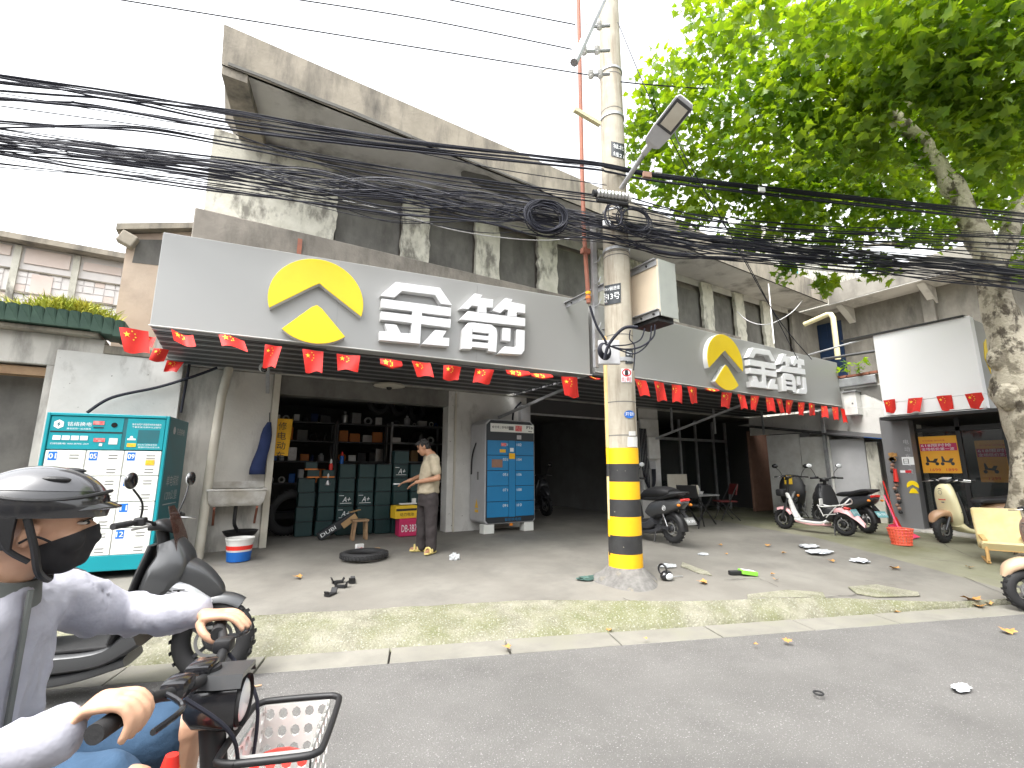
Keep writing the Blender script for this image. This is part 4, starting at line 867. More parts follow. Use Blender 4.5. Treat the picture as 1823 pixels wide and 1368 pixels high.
# clumps: pixel, depth, radius in metres, leaves
CL = [(1200,170,7.2,.75,230),(1150,240,7.4,.55,150),(1180,310,7.2,.6,180),(1260,110,7.3,.6,150),(1290,50,7.0,.55,110),(1270,240,7.0,.8,300),(1340,170,6.8,.8,260),(1300,330,7.0,.75,300),(1380,280,6.6,.85,380),(1440,180,6.2,.85,320),(1420,80,6.0,.7,220),(1390,380,6.8,.6,230),(1480,330,6.4,.8,400),(1500,230,6.0,.9,460),(1540,120,5.8,.9,420),(1560,380,6.6,.6,230),(1480,430,7.0,.4,110),(1590,300,6.2,.8,420),(1620,200,5.7,.9,480),(1660,90,5.4,.9,420),(1720,180,5.5,.9,460),(1780,90,5.2,.9,400),(1800,250,5.6,.9,420),(1740,300,6.0,.65,280),(1800,380,6.2,.55,220),(1660,400,7.4,.5,170),(1350,20,4.8,.5,110),(1480,20,4.8,.55,150),(1620,-10,4.8,.8,300),(1760,-20,4.6,.8,300),(1400,480,6.9,.22,40),(1470,505,7.0,.22,45),(1330,420,6.9,.3,60),(1900,200,5.6,1.0,300),(1900,380,6.4,.8,220),(1900,480,6.8,.5,120),(1810,460,7.2,.4,90),(1230,380,7.3,.35,70),(1560,480,7.6,.3,50),(1840,30,4.9,.7,200),(1700,0,6.5,1.1,350),(1560,20,6.6,1.0,300),(1240,10,7.4,.4,60),(1500,250,8.2,1.1,420),(1650,250,8.4,1.2,520),(1780,280,8.0,1.1,480),(1600,330,7.8,.8,320),(1450,350,7.9,.7,260),(1720,380,8.2,.6,200),(1800,150,7.5,1.2,450),(1550,60,8.0,1.2,400),(1640,-120,6,1.3,300),(1850,-120,5.5,1.3,300)]
CABD = V(4.2,4.1,0).dot(nv)
def keepback(p):            # the low foliage grows behind the cables
    v = p-CAM; w = v.dot(cf); y = CYP-F*v.dot(cu)/w; x = CXP+F*v.dot(rt)/w; d = p.dot(nv); lim = CABD+.2
    if y > 250+.1*(x-1100)+rl_.uniform(-90,50) and d < lim: p = CAM+v*((lim+rl_.random()*.5)/d)
    for (ax,ay),(bx,by) in zip(tpts[4:10],tpts[5:11]):      # few leaves hang before the limb
        t_ = max(0,min(1,((x-ax)*(bx-ax)+(y-ay)*(by-ay))/((bx-ax)**2+(by-ay)**2)))
        if math.hypot(x-ax-(bx-ax)*t_,y-ay-(by-ay)*t_) < 38 and rl_.random() < .88 and w < 8: p = CAM+(p-CAM)*(8.2/w); break
    return p
for x, y, w, r_, n in CL:
    c = onD(x,y,w*.98)
    for _ in range(int(n*1.45)):
        while True:
            q = V(rl_.uniform(-1,1),rl_.uniform(-1,1),rl_.uniform(-1,1))
            if q.length < 1: break
        q = q*(.5+.5*rl_.random())*r_*1.1; s = rl_.choice([rl_.uniform(.08,.13),rl_.uniform(.1,.19)])
        M = Matrix.Rotation(rl_.uniform(0,2*pi),3,'Z') @ Matrix.Rotation(rl_.gauss(0,.7),3,'X') @ Matrix.Rotation(rl_.gauss(-.3,.6),3,'Y'); pq = keepback(c+q); leaves.append((pq,s,M))
def inframe(p):
    v = p-CAM; w = v.dot(cf); x = CXP+F*v.dot(rt)/w; y = CYP-F*v.dot(cu)/w; return w, 1110 < x < 1815 and 0 < y < 510
leaves.sort(key=lambda L: inframe(L[0])[0]/L[1]); big = [L for L in leaves if inframe(L[0])[1]][:300]; bigset = set(id(L) for L in big)
mb = MB()
for L in leaves:
    if id(L) not in bigset: mb.add(leafverts(*L),LFACE)
me = bpy.data.meshes.new('crown'); me.from_pydata(mb.v,[],mb.f); me.materials.append(MT['leaf']); crown = link('crown',me,tree); crown['kind'] = 'stuff'
lme = bpy.data.meshes.new('leaf'); lme.from_pydata([tuple(v) for v in leafverts(V(0,0,0),1,Matrix.Identity(3))],[],LFACE); lme.materials.append(MT['leaf'])
for p, s, M in big:
    o = link('leaf',lme,crown); o.matrix_basis = Matrix.Translation(p) @ M.to_4x4() @ Matrix.Scale(s,4)
# plants on the terrace edge
pt = tag(MB().add(*[[],[]]).build('terrace_plant','leaf') if False else MB().tube([(13.25,5.45,3.85),(13.2,5.4,4.0)],.01,5).build('terrace_plant','grass'),'leafy green plant on the terrace ledge beside the white signboard','plant')
mb = MB()
for k in range(38):
    c = V(13.2+rl_.uniform(-.15,.1),5.35+rl_.uniform(-.4,.3),3.98+rl_.uniform(-.08,.2)); M = Matrix.Rotation(rl_.uniform(0,6.3),3,'Z') @ Matrix.Rotation(rl_.gauss(.2,.6),3,'X'); s = rl_.uniform(.1,.2)
    mb.add([c+M @ V(x*s,y*s,-abs(x)*.3*s) for x, y in ((0,0),(.25,.3),(.3,.6),(0,1.1),(-.3,.6),(-.25,.3))],[(0,1,2,3),(0,3,4,5)])
mb.build('leaves','leaf',pt)
# pale building far behind
fb_ = thing('distant_building','pale distant building with turquoise panel seen between eave and wing','building',(40,22,0))
p = onD(1380,440,38); MB().span((p.x-3,p.y,0),(p.x+14,p.y+6,p.z+1.5)).build('wall','mosaic_pink' if False else 'pier_plaster',fb_); q = onD(1428,480,37.9); MB().span((q.x-.5,p.y-.1,q.z-1),(q.x+1,p.y-.01,q.z+1)).build('panel','teal',fb_)
# ================================================================== teal battery-swap cabinet
uC = V(cos(R(-10)),sin(R(-10)),0); P0 = onZ(268,1012,.33); c0 = P0-uC*1.21; gC = gz(c0.x,c0.y)
tc = thing('battery_cabinet','teal battery swap cabinet with twelve numbered white doors by the left wall','cabinet',(c0.x,c0.y,gC),R(-10))
ZB = .33-gC; CW, CD, CT = 1.21, .82, 2.16-gC; LX, LZ = V(1,0,0), UP; H = CT-ZB
def lp_(name, m, mb, par=tc, **k): return mb.build(name,m,par,local=True,**k)
lp_('casing','teal_dark',MB().span((0,.02,ZB),(CW,CD,CT)),bevel=.012)
fz = lambda f: CT-H*f
for a, b in (((0,-.02,ZB),(.035,.018,CT)),((CW-.035,-.02,ZB),(CW,.018,CT))): lp_('frame','teal',MB().span(a,b),bevel=.006,seg=1)
lp_('frame','teal',MB().span((.035,-.02,CT-.035),(CW-.035,.018,CT)),bevel=.005,seg=1); lp_('base_panel','teal',MB().span((.035,-.012,ZB),(CW-.035,.018,fz(.905))),bevel=.005,seg=1)
hp = lp_('header_panel','teal',MB().span((.04,-.006,fz(.235)),(.74,.018,CT-.04)),bevel=.004,seg=1)
lp_('header_shadow_gap','black',MB().span((.05,-.008,fz(.128)),(.74,-.0065,fz(.118))),hp)
hp2 = lp_('header_panel','teal',MB().span((.78,-.014,fz(.235)),(CW-.04,.018,CT-.045)),bevel=.004,seg=1)
lp_('divider','teal_dark',MB().span((.742,-.004,fz(.235)),(.778,.018,CT-.04)))
F_ = lambda x, z: V(x,-.009,z)
hexa = [(.12+.052*cos(R(30+60*k)),fz(.075)+.055*sin(R(30+60*k))) for k in range(6)]
lp_('emblem','text_white',MB().add([F_(x,z) for x,z in hexa],[tuple(range(6))]),hp); lp_('bolt_mark','teal_dark',MB().add([V(.12+a,-.0105,fz(.075)+b) for a,b in ((.01,.035),(-.02,-.005),(-.002,-.005),(-.01,-.035),(.02,.005),(.002,.005))],[(0,1,2,3,4,5)]),hp)
text('name_lettering','铭络换电',F_(.2,fz(.085)),LX,LZ,.23,.05,'text_white',hp,True); text('small_lettering','换电就到一站式服务',F_(.2,fz(.108)),LX,LZ,.23,.022,'text_white',hp,True)
patch('notice',F_(.44,fz(.073)),LX,LZ,.11,.045,'red_sticker',hp,.002,True); patch('card_slot',F_(.45,fz(.095)),LX,LZ,.1,.012,'black',hp,.002,True)
lp_('lens','black_gloss',MB().lathe([(.03,0),(.03,-.006)],(.65,-.006,fz(.072)),'y',20),hp)
for k in range(4): patch('icon',F_(.085+.085*k,fz(.176)),LX,LZ,.072,.052,'text_white',hp,.002,True)
text('small_lettering','扫码换电 400-8795-269',F_(.07,fz(.205)),LX,LZ,.36,.022,'text_white',hp,True)
patch('notice',F_(.47,fz(.185)),LX,LZ,.11,.045,'red_sticker',hp,.002,True); patch('notice',F_(.62,fz(.2)),LX,LZ,.085,.075,'white_plastic',hp,.002,True); patch('notice',F_(.53,fz(.212)),LX,LZ,.03,.03,'text_white',hp,.002,True)
G_ = lambda x, z: V(x,-.0165,z)
text('small_lettering','租电池用户请使用本柜换电服务',G_(.83,fz(.07)),LX,LZ,.3,.024,'text_white',hp2,True); text('small_lettering','下载安装注册并认证即可',G_(.83,fz(.088)),LX,LZ,.3,.022,'text_white',hp2,True)
lp_('screen_frame','teal_dark',MB().span((.9,-.0155,fz(.19)),(1.12,-.0145,fz(.1))),hp2)
lp_('figure_print','text_white',MB().add([G_(.8+a,fz(.17)+b) for a,b in ((0,0),(.085,0),(.085,.02),(.06,.02),(.05,.05),(.03,.05),(.02,.02),(0,.02))],[tuple(range(8))]),hp2)
patch('notice',G_(.805,fz(.215)),LX,LZ,.09,.045,'yellow_sticker',hp2,.002,True); text('small_lettering','请在关门后取走电池',G_(.91,fz(.205)),LX,LZ,.2,.02,'text_white',hp2,True); text('small_lettering','客服时间8点至22点',G_(.92,fz(.222)),LX,LZ,.22,.02,'text_white',hp2,True)
cx = [.04,.42,.79,CW-.04]; dz = [fz(.24+.665*k/4) for k in range(5)]
for c in range(3):
    for r_ in range(4):
        x0, x1, z1, z0 = cx[c]+.004, cx[c+1]-.004, dz[r_]-.004, dz[r_+1]+.004; w, h = x1-x0, z1-z0
        d = lp_('door','door_white',MB().span((x0,-.012,z0),(x1,.015,z1)),bevel=.004,seg=1)
        patch('number_tag',V(x0+.03,-.012,z1-.115),LX,LZ,.08,.1,'label_blue',d,.002,True); text('number','%02d'%(c*4+r_+1),V(x0+.037,-.0155,z1-.095),LX,LZ,.066,.06,'text_white',d,True,0,.002)
        for k, (zz) in enumerate((.82,.7,.26,.13)): lp_('vent_slot','slot',MB().span((x0+w*.6,-.0175,z0+h*zz-.004),(x0+w*.84,-.011,z0+h*zz+.005)),d,bevel=.002,seg=1)
        if (c,r_) == (2,0): patch('notice',V(x0+w*.6,-.014,z0+h*.43),LX,LZ,.09,.06,'yellow_sticker',d,.004,True)
SX = V(0,1,0); s_ = CW+.002
text('side_lettering','单电续航',V(s_,.16,fz(.48)),SX,LZ,.5,.14,'cab_grey',tc,True); text('side_lettering','120公里',V(s_,.16,fz(.575)),SX,LZ,.5,.12,'cab_grey',tc,True); patch('side_line',V(s_,.12,fz(.605)),SX,LZ,.55,.01,'cab_grey',tc,.002,True)
text('side_lettering','铭络换电',V(s_,.32,fz(.115)),SX,LZ,.35,.09,'cab_grey',tc,True); lp_('side_emblem','cab_grey',MB().add([V(s_,.22+.05*cos(k*pi/8),fz(.09)+.05*sin(k*pi/8)) for k in range(16)],[tuple(range(16))]))
for x in (.1,CW-.1): 
    for y in (.12,CD-.12): lp_('caster','black_rubber',MB().lathe([(.04,-.018),(.045,0),(.04,.018)],(x,y,.045),'x',14),smooth=True)
cab('power_cable','thick black power cable from the teal cabinet up to the canopy',[onY(155,735,8.15),onY(200,708,8.2),onY(280,690,8.25),onY(340,672,8.25),onY(387,655,8.25)],.022,group=None)
tag(MB().tube([onY(338,645,8.28),onY(322,735,8.28)],.018,8).build('wall_pipe','cable_black',smooth=True),'thin black conduit on the white wall corner above the teal cabinet','conduit')
# ================================================================== blue battery cabinet
BX0, BX1, BY, BZ0, BZ1 = 4.07, 5.18, 7.75, .5, 2.44; bw = BX1-BX0
bc = thing('battery_cabinet','blue ten-door battery cabinet with grey sides beside the man','cabinet',(BX0,BY,gz(BX0,BY)))
prof = lambda ins: [(BX0+ins+.05,BZ0+ins),(BX1-ins-.05,BZ0+ins),(BX1-ins,BZ0+ins+.05),(BX1-ins,BZ1-ins-.09),(BX1-ins-.09,BZ1-ins),(BX0+ins+.09,BZ1-ins),(BX0+ins,BZ1-ins-.09),(BX0+ins,BZ0+ins+.05)]
part('casing','cab_grey',MB().prism(prof(0),(0,BY,0),XA,UP,.62),bc,bevel=.015)
part('front_frame','plate_black',MB().prism(prof(.022),(0,BY-.012,0),XA,UP,.013),bc)
part('name_strip','door_white',MB().span((BX0+.1,BY-.022,2.2),(BX1-.03,BY-.0125,2.36)),bc,bevel=.02)
text('lettering','◐优电 | 换电柜',V(BX0+.14,BY-.024,2.255),XA,UP,.36,.06,'text_black',bc); text('lettering','P1s',V(BX1-.2,BY-.024,2.28),XA,UP,.14,.06,'text_black',bc,bold=.003)
patch('display',V(BX0+.5,BY-.022,2.24),XA,UP,.11,.075,'slot',bc); patch('notice',V(BX0+.65,BY-.022,2.225),XA,UP,.15,.11,'red_sticker',bc); patch('bar_code',V(BX1-.16,BY-.022,2.225),XA,UP,.09,.012,'text_black',bc)
patch('card_reader',V(BX0+.69,BY-.013,2.07),XA,UP,.1,.08,'cab_grey',bc)
xm0, xm1 = BX0+.5, BX0+.65; zz = [2.04,1.73,1.42,1.1,.78,.62]
part('centre_strip','cab_blue',MB().span((xm0+.004,BY-.02,.62),(xm1-.004,BY-.0125,2.04)),bc)
zz = [2.04-(2.04-.62)*k/5 for k in range(6)]
for c, (x0,x1) in enumerate(((BX0+.035,xm0),(xm1,BX1-.035))):
    for k in range(5):
        d = part('door','cab_blue',MB().span((x0+.004,BY-.026,zz[k+1]+.005),(x1-.004,BY-.0125,zz[k]-.005)),bc,bevel=.004,seg=1)
        text('number','%02d'%(2*k+1+c),V((x1-.13) if c == 0 else x0+.06,BY-.028,zz[k]-.1),XA,UP,.075,.05,'text_white',d)
        patch('mark',V((x1-.03) if c == 0 else x0+.03,BY-.026,zz[k]-.1),XA,UP,.008,.045,'text_white',d,.002)
patch('notice',V(xm0-.17,BY-.026,1.93),XA,UP,.11,.06,'red_sticker',bc); patch('notice',V(xm0-.2,BY-.026,1.81),XA,UP,.13,.06,'yellow_sticker',bc); patch('torn_notice',V(BX0+.13,BY-.026,1.53),XA,UP,.23,.15,'brown_board',bc)
patch('notice',V(xm0+.03,BY-.02,1.83),XA,UP,.08,.07,'text_white',bc); patch('notice',V(xm0+.01,BY-.02,1.69),XA,UP,.13,.11,'pole_yellow',bc)
text('lettering','智能换电柜',V(BX0+.42,BY-.014,.545),XA,UP,.36,.055,'cab_blue',bc)
for x in (BX0+.1,BX1-.14): part('foot','door_white',MB().span((x-.1,BY+.02,gz(x,BY)-.01),(x+.12,BY+.2,BZ0-.001)),bc,bevel=.012)
part('status_lamp','orange_lamp',MB().span((BX0+.55,BY,.455),(BX0+.6,BY+.03,.499)),bc)
part('side_vent','black',MB().tube(catmull([V(BX0-.004,8.12,2.0),V(BX0-.02,8.25,1.75),V(BX0-.01,8.3,1.4)],6),.016,6),bc); part('side_lock','slot',MB().span((BX0-.008,8.0,1.3),(BX0+.001,8.06,1.45)),bc); part('side_panel','cab_grey',MB().span((BX0-.005,7.85,2.02),(BX0+.001,8.25,2.25)),bc)
part('warning_triangle','yellow_sticker',MB().add([V(BX0-.003,8.0,.78),V(BX0-.003,8.14,.78),V(BX0-.003,8.07,.95)],[(0,1,2)]),bc); patch('warning_label',V(BX0-.002,8.14,.7),V(0,-1,0),UP,.14,.05,'yellow_sticker',bc)
# ================================================================== things along the left pier
sk = thing('sink','grimy white ceramic sink on the pier left of the workshop door','sink',tuple(onY(420,890,8.1)))
a, b = onY(370,872,7.95), onY(472,900,7.95); x0, x1, zt, zb = a.x, b.x, a.z, b.z
mb = MB(); I = lambda ins, z, y0=7.95, y1=8.4: [V(x0+ins,y0+ins,z),V(x1-ins,y0+ins,z),V(x1-ins,y1-ins*.4,z),V(x0+ins,y1-ins*.4,z)]
mb.loft([I(.06,zb),I(.02,zb+.06),I(0,zt-.03),I(-.015,zt-.025),I(-.015,zt),I(.03,zt),I(.05,zt-.1),I(.1,zb+.04)]); part('bowl','ceramic',mb,sk,bevel=.008,smooth=True)
for x in (x0+.1,x1-.1): part('bracket','rust_pipe',MB().bar((x,8.02,zb-.02),(x,8.38,zb-.28),.03,.03),sk)
part('drain','black',MB().tube(catmull([V((x0+x1)/2,8.15,zb),V((x0+x1)/2,8.15,zb-.25),V((x0+x1)/2+.05,8.25,zb-.4),V((x0+x1)/2+.0,8.3,.35)],5),.025,8),sk); part('backsplash','ceramic',MB().span((x0+.05,8.36,zt),(x1,8.398,zt+.1)),sk)
wk = tag(MB().lathe([(.02,-.1),(.12,-.09),(.2,-.03),(.23,.02),(.235,.025),(.2,0),(.1,-.06)],onY(428,948,8.12),'z',24).build('wok','black',smooth=True),'blackened wok resting on paint buckets under the sink','wok')
def bucket(lab, p, r, h, m, bands=()):
    t = thing('paint_bucket',lab,'bucket',tuple(p)); q = Vector(p)
    part('pail',m,MB().lathe([(r*.82,0),(r*.84,.005),(r,h),(r*1.05,h),(r*1.05,h-.02),(r*.97,h-.02)],q,'z',24),t,smooth=True)
    for z0, z1, mm in bands: part('printed_band',mm,MB().lathe([(r*(.82+.18*z0)+.003,h*z0),(r*(.82+.18*z1)+.003,h*z1)],q,'z',24,cap=False),t,smooth=True)
    part('handle','white_plastic',MB().tube([q+V(r*cos(a),-.02-r*1.0*abs(sin(a))*.25,h*.9-.1*sin(a)) for a in [pi*k/10 for k in range(11)]],.004,5),t)
g0 = onG(424,998); bucket('white blue and red paint bucket standing below the sink',V(g0.x,g0.y,g0.z),.17,.3,'white_plastic',((.0,.42,'blue_plastic'),(.5,.68,'red_plastic')))
dp = onY(405,657,8.27); tag(MB().tube([onY(408,655,8.25),onY(395,705,8.2),onY(372,850,8.1),onY(352,1000,8.0)],.062,14).build('drain_pipe','pvc',smooth=True),'leaning cream drain pipe beside the sink','pipe')
p = onG(330,975); rb_ = thing('red_crate','red plastic crate behind the grey scooter at the foot of the pier','crate',tuple(p)); part('bin','red_plastic',MB().span((p.x-.2,p.y-.1,p.z),(p.x+.25,p.y+.3,p.z+.3)),rb_,bevel=.02); part('contents','brown_board',MB().ell((p.x,p.y+.1,p.z+.32),(.2,.16,.1),12,8),rb_,smooth=True)
# hanging navy jacket
jk = thing('work_jacket','dark blue work jacket hanging on the door post','jacket',tuple(onY(465,845,8.3))); mb = MB(); rings = []
for k in range(9):
    f = k/8; y = 752+93*f; xl = lerp(476,443,f**.8)-2*sin(f*9); xr = lerp(483,474,f)+3*sin(f*5); L_, R_ = onY(xl,y,8.27), onY(xr,y,8.27); c = (L_+R_)/2; w = (R_-L_).length/2
    rings.append([c+V(w*cos(a)*(1+.06*sin(5*a+k)),.06*sin(a)*(.4+f),0) for a in [2*pi*j/16 for j in range(16)]])
mb.loft(rings); part('body','navy_cloth',mb,jk,smooth=True,ang=180); part('hanger_loop','black',MB().tube([onY(480,735,8.33),onY(480,752,8.28)],.008,6),jk)
yb = thing('yellow_banner','yellow vertical banner with black writing inside the workshop door','banner',tuple(onY(500,810,8.75))); a, b = onY(490,745,8.75), onY(516,812,8.75); part('cloth','yellow_sticker' if False else 'pole_yellow',MB().add([V(a.x+.03,8.75,a.z),V(b.x,8.75,a.z),V(b.x-.03,8.75,b.z),V(a.x-.03,8.75,b.z)],[(0,1,2,3)]),yb)
for k, ch in enumerate('修电动车'): text('writing',ch,V(a.x+.06,8.745,a.z-.19-.165*k),XA,UP,.13,.13,'text_black',yb)
cc = thing('security_camera','small white security camera on the canopy bracket','camera',tuple(onY(470,655,7.6))); part('dome','white_plastic',MB().ell(onY(470,655,7.6),(.07,.07,.07),14,10),cc,smooth=True); part('lens','black_gloss',MB().ell(onY(470,658,7.55),(.045,.05,.045),12,8),cc,smooth=True); part('mount','white_plastic',MB().tube([onY(470,650,7.6),onY(470,638,7.6)],.03,8),cc)
lpd = thing('ceiling_lamp','pale unlit dish lamp under the canopy ceiling','lamp',tuple(onZ(693,688,2.98))); c = onZ(693,688,2.97); part('dish','pvc',MB().lathe([(.05,.05),(.26,.03),(.28,0),(.2,-.015),(.06,-.02)],c,'z',24),lpd,smooth=True); part('bulb','black',MB().ell(c+V(0,0,-.03),(.05,.05,.04)),lpd); part('stem','black',MB().tube([c+V(0,0,.03),c+V(0,0,.08)],.02,8),lpd)
# meter board on the right-hand pier
mbd = thing('meter_board','white meter board with cable loops on the pier right of the pole','meter board',(9.1,8.3,1.6)); part('board','white_plastic',MB().span((8.78,8.32,1.0),(9.42,8.398,2.75)),mbd,bevel=.01); part('meter','white_plastic',MB().span((8.9,8.2,1.75),(9.3,8.319,2.3)),mbd,bevel=.02); part('switch','cab_grey',MB().span((8.95,8.24,1.5),(9.15,8.319,1.7)),mbd,bevel=.01)
for k in range(5): part('cable_loop','cable_black',MB().tube(catmull([V(8.7+.05*k,8.28,2.5),V(8.72+.05*k,8.26,1.4-.05*k),V(8.9,8.25,1.05-.04*k),V(9.1-.02*k,8.25,1.15),V(9.15-.03*k,8.26,1.6)],6),.014,6),mbd)
mb2 = thing('switch_box','grey switch box with cable above the blue cabinet','switch box',(5.1,8.3,2.6)); part('box','cab_grey',MB().span((5.2,8.25,2.42),(5.42,8.395,2.85)),mb2,bevel=.01); part('cable','cable_black',MB().tube(catmull([V(5.0,8.3,2.4),V(5.02,8.28,2.7),V(5.2,8.28,2.9)],6),.02,6),mb2)
# ================================================================== inside the workshop
def rack(lab, x0, x1, y, h, lv, m='galv'):
    t = thing('storage_rack',lab,'rack',((x0+x1)/2,y,.34))
    for x in (x0,x1):
        for yy in (y,y+.4): part('upright',m,MB().span((x-.02,yy-.02,.34),(x+.02,yy+.02,.34+h)),t)
    for z in lv: part('shelf',m,MB().span((x0,y-.02,.34+z),(x1,y+.42,.34+z+.03)),t)
    return t
RY = 10.6
lv = [.3,.85,1.3,1.72,2.12]
rack('grey metal storage rack loaded with parts on the left of the workshop',.6,1.9,RY,2.15,lv,'slat'); rack('metal storage rack in the middle of the dark workshop',1.95,3.0,RY,2.2,lv,'slat'); rack('pale metal storage rack behind the standing man',3.05,4.3,RY-.3,2.2,lv,'galv')
MN = dict(battery_black='black',slot='grey',cardboard='brown',white_plastic='white',steel='silver',orange='orange',blue_plastic='blue',navy_cloth='navy',black='black',cab_grey='pale grey'); SN = {.85:'second',1.3:'third',1.72:'fourth',2.12:'top'}; RN = {.65:'left',2.0:'middle',3.1:'right'}
ORD = ['first','second','third','fourth','fifth','sixth','seventh','eighth','ninth','tenth','eleventh','twelfth','thirteenth','fourteenth','fifteenth','sixteenth','seventeenth']
rp = random.Random(17); GRPS = 'parts stored on the workshop racks'
pm = ['battery_black','slot','cardboard','white_plastic','steel','orange','blue_plastic','navy_cloth','black','cab_grey']
for x0, x1, yy in ((.65,1.85,RY),(2.0,2.95,RY),(3.1,4.25,RY-.3)):
    for z in lv[1:]:
        x = x0
        while x < x1-.08:
            w = rp.uniform(.08,.26); h = rp.uniform(.08,.3); k = rp.random(); m = rp.choice(pm); z0 = .34+z+.031; c = V(x+w/2,yy+.15+rp.uniform(0,.1),z0)
            if k < .55: o = MB().box(c+V(0,0,h/2),(w*.9,rp.uniform(.12,.24),h),Matrix.Rotation(rp.uniform(-.2,.2),3,'Z')).build('carton',m,bevel=.006,seg=1); tag(o,'%s carton on the %s shelf of the %s rack in the workshop'%(MN[m],SN[z],RN[x0]),'carton','cartons on the workshop racks')
            elif k < .8: o = MB().lathe([(w*.3,0),(w*.32,.01),(w*.32,h*.7),(w*.14,h*.82),(w*.14,h)],c,'z',12).build('bottle',m,smooth=True); tag(o,'%s bottle on the %s shelf of the %s rack in the workshop'%(MN[m],SN[z],RN[x0]),'bottle','bottles on the workshop racks')
            else: o = MB().torus(c+V(0,0,w*.35),w*.3,w*.1,'y',18,8).build('coil_part',m,smooth=True); tag(o,'%s round spare part on the %s shelf of the %s rack'%(MN[m],SN[z],RN[x0]),'spare part','round parts on the workshop racks')
            x += w+rp.uniform(.0,.05)
def tyre(lab, c, R_, r, axis='y', M=None, grp=None, rim=False):
    t = thing('tyre',lab,'tyre',tuple(c),0,grp); b = MB()
    if M: b.M = Matrix.Translation(c) @ M.to_4x4(); cc_ = (0,0,0)
    else: cc_ = c
    b.torus(cc_,R_,r,axis,36,12,.85); part('casing','black_rubber',b,t,smooth=True,ang=180)
    b = MB(); b.M = Matrix.Translation(c) @ M.to_4x4() if M else None; n = 40
    for k in range(n):
        a = 2*pi*k/n; q = {'y':V((R_+r*.97)*sin(a),0,(R_+r*.97)*cos(a)),'z':V((R_+r*.97)*cos(a),(R_+r*.97)*sin(a),0)}[axis]; b.box(Vector(cc_)+q,(.03,r*1.0,.012) if axis == 'y' else (.012,.03,r*1.0),Matrix.Rotation(a,3,'Y') if axis == 'y' else Matrix.Rotation(a,3,'Z'))
    part('tread','black_rubber',b,t); return t
for i, (x, y) in enumerate(((675,718),(712,722),(742,733))): tyre('spare tyre lying on top of the racks, seen end on' if i < 1 else 'spare tyre standing on top of the racks',onY(x,y,RY+.0),.2,.06,'y',Matrix.Rotation(.2*i,3,'Z'),None if i < 1 else 'tyres on top of the racks')
tyre('worn black tyre leaning against the left side inside the door',V(1.0,9.35,.34+.4),.33,.075,'y',Matrix.Rotation(.25,3,'X') @ Matrix.Rotation(.3,3,'Z'))
p = onG(648,994); tyre('black tyre lying flat on the forecourt before the man',p+V(0,0,.05),.27,.055,'z')
for i, (x, y) in enumerate(((772,775),(746,790))):
    c = onY(x,y,11.0); t = tag(MB().tube(catmull([c+V(-.22,0,-.25),c+V(-.2,0,.2),c+V(0,0,.3),c+V(.2,0,.2),c+V(.22,0,-.25)],5),.014,6).build('carrier_frame','black'),'black bicycle carrier frame hung on the back wall'+(' behind the man' if i else ' right of the man'),'carrier'); MB().tube([c+V(-.2,0,.0),c+V(.2,0,.0)],.012,6).build('crossbar','black',t); MB().tube([c+V(-.07,0,.28),c+V(-.07,0,-.25)],.01,6).build('rod','black',t); MB().tube([c+V(.07,0,.28),c+V(.07,0,-.25)],.01,6).build('rod','black',t)
# stacked batteries
bb = random.Random(4); colX = [1.22,1.54,1.86,2.2,2.5,2.8,3.1]; colN = [4,4,5,5,5,6,5]; AP = {(2,2),(2,1),(3,2),(5,4)}; HB = .25
def battery(x, y, z, rz, m, mark, lab, grp):
    t = thing('battery_box',lab,'battery',(x,y,z),rz,grp); MB().span((-.14,-.1,0),(.14,.12,HB-.012)).build('case',m,t,local=True,bevel=.008,seg=1); MB().span((-.137,-.097,HB-.011),(.137,.117,HB-.001)).build('lid','battery_black',t,local=True)
    if mark:
        text('lettering','A+',V(-.06,-.102,.07),XA,UP,.13,.09,'text_white',t,True,.2); patch('underline',V(-.1,-.1,.045),XA,UP,.2,.008,'text_white',t,.002,True); patch('overline',V(-.12,-.1,.18),XA,UP,.08,.008,'text_white',t,.002,True)
    return t
for i, (x, n) in enumerate(zip(colX,colN)):
    y = 9.2-.08*i
    for k in range(n):
        mk = (i,k) in AP; battery(x+bb.uniform(-.012,.012),y+bb.uniform(-.02,.02),.345+k*HB,bb.uniform(-.04,.04),'battery_green',mk,'green A+ battery box, %s from the floor in the %s stack from left'%(ORD[k],ORD[i]) if mk else 'plain dark green battery box, %s from the floor in the %s stack from the left'%(ORD[k],ORD[i]),'A+ batteries' if mk else 'stacked green batteries')
for i, (x, z) in enumerate(((1.3,.345+4*HB),(1.56,.345+4*HB),(1.26,.345+4*HB+.14))): 
    t = thing('small_battery','small green battery box with orange base, '+['left one on the stacks','right one on the stacks','topmost on the left stack'][i],'battery',(x,9.12,z),0,'small batteries with orange base'); MB().span((-.1,-.08,.025),(.1,.08,.138)).build('case','battery_green',t,local=True,bevel=.006,seg=1); MB().span((-.102,-.082,.0),(.102,.082,.024)).build('base','orange',t,local=True)
def can(lab, nm, x, y, Y_, prof, m, capm=None):
    p = onY(x,y,Y_); t = tag(MB().lathe(prof,p,'z',14).build(nm,m,smooth=True),lab,nm.replace('_',' ')); 
    if capm: h = prof[-1][1]; MB().lathe([(.02,h),(.02,h+.04),(.008,h+.08)],p,'z',10).build('cap',capm,t)
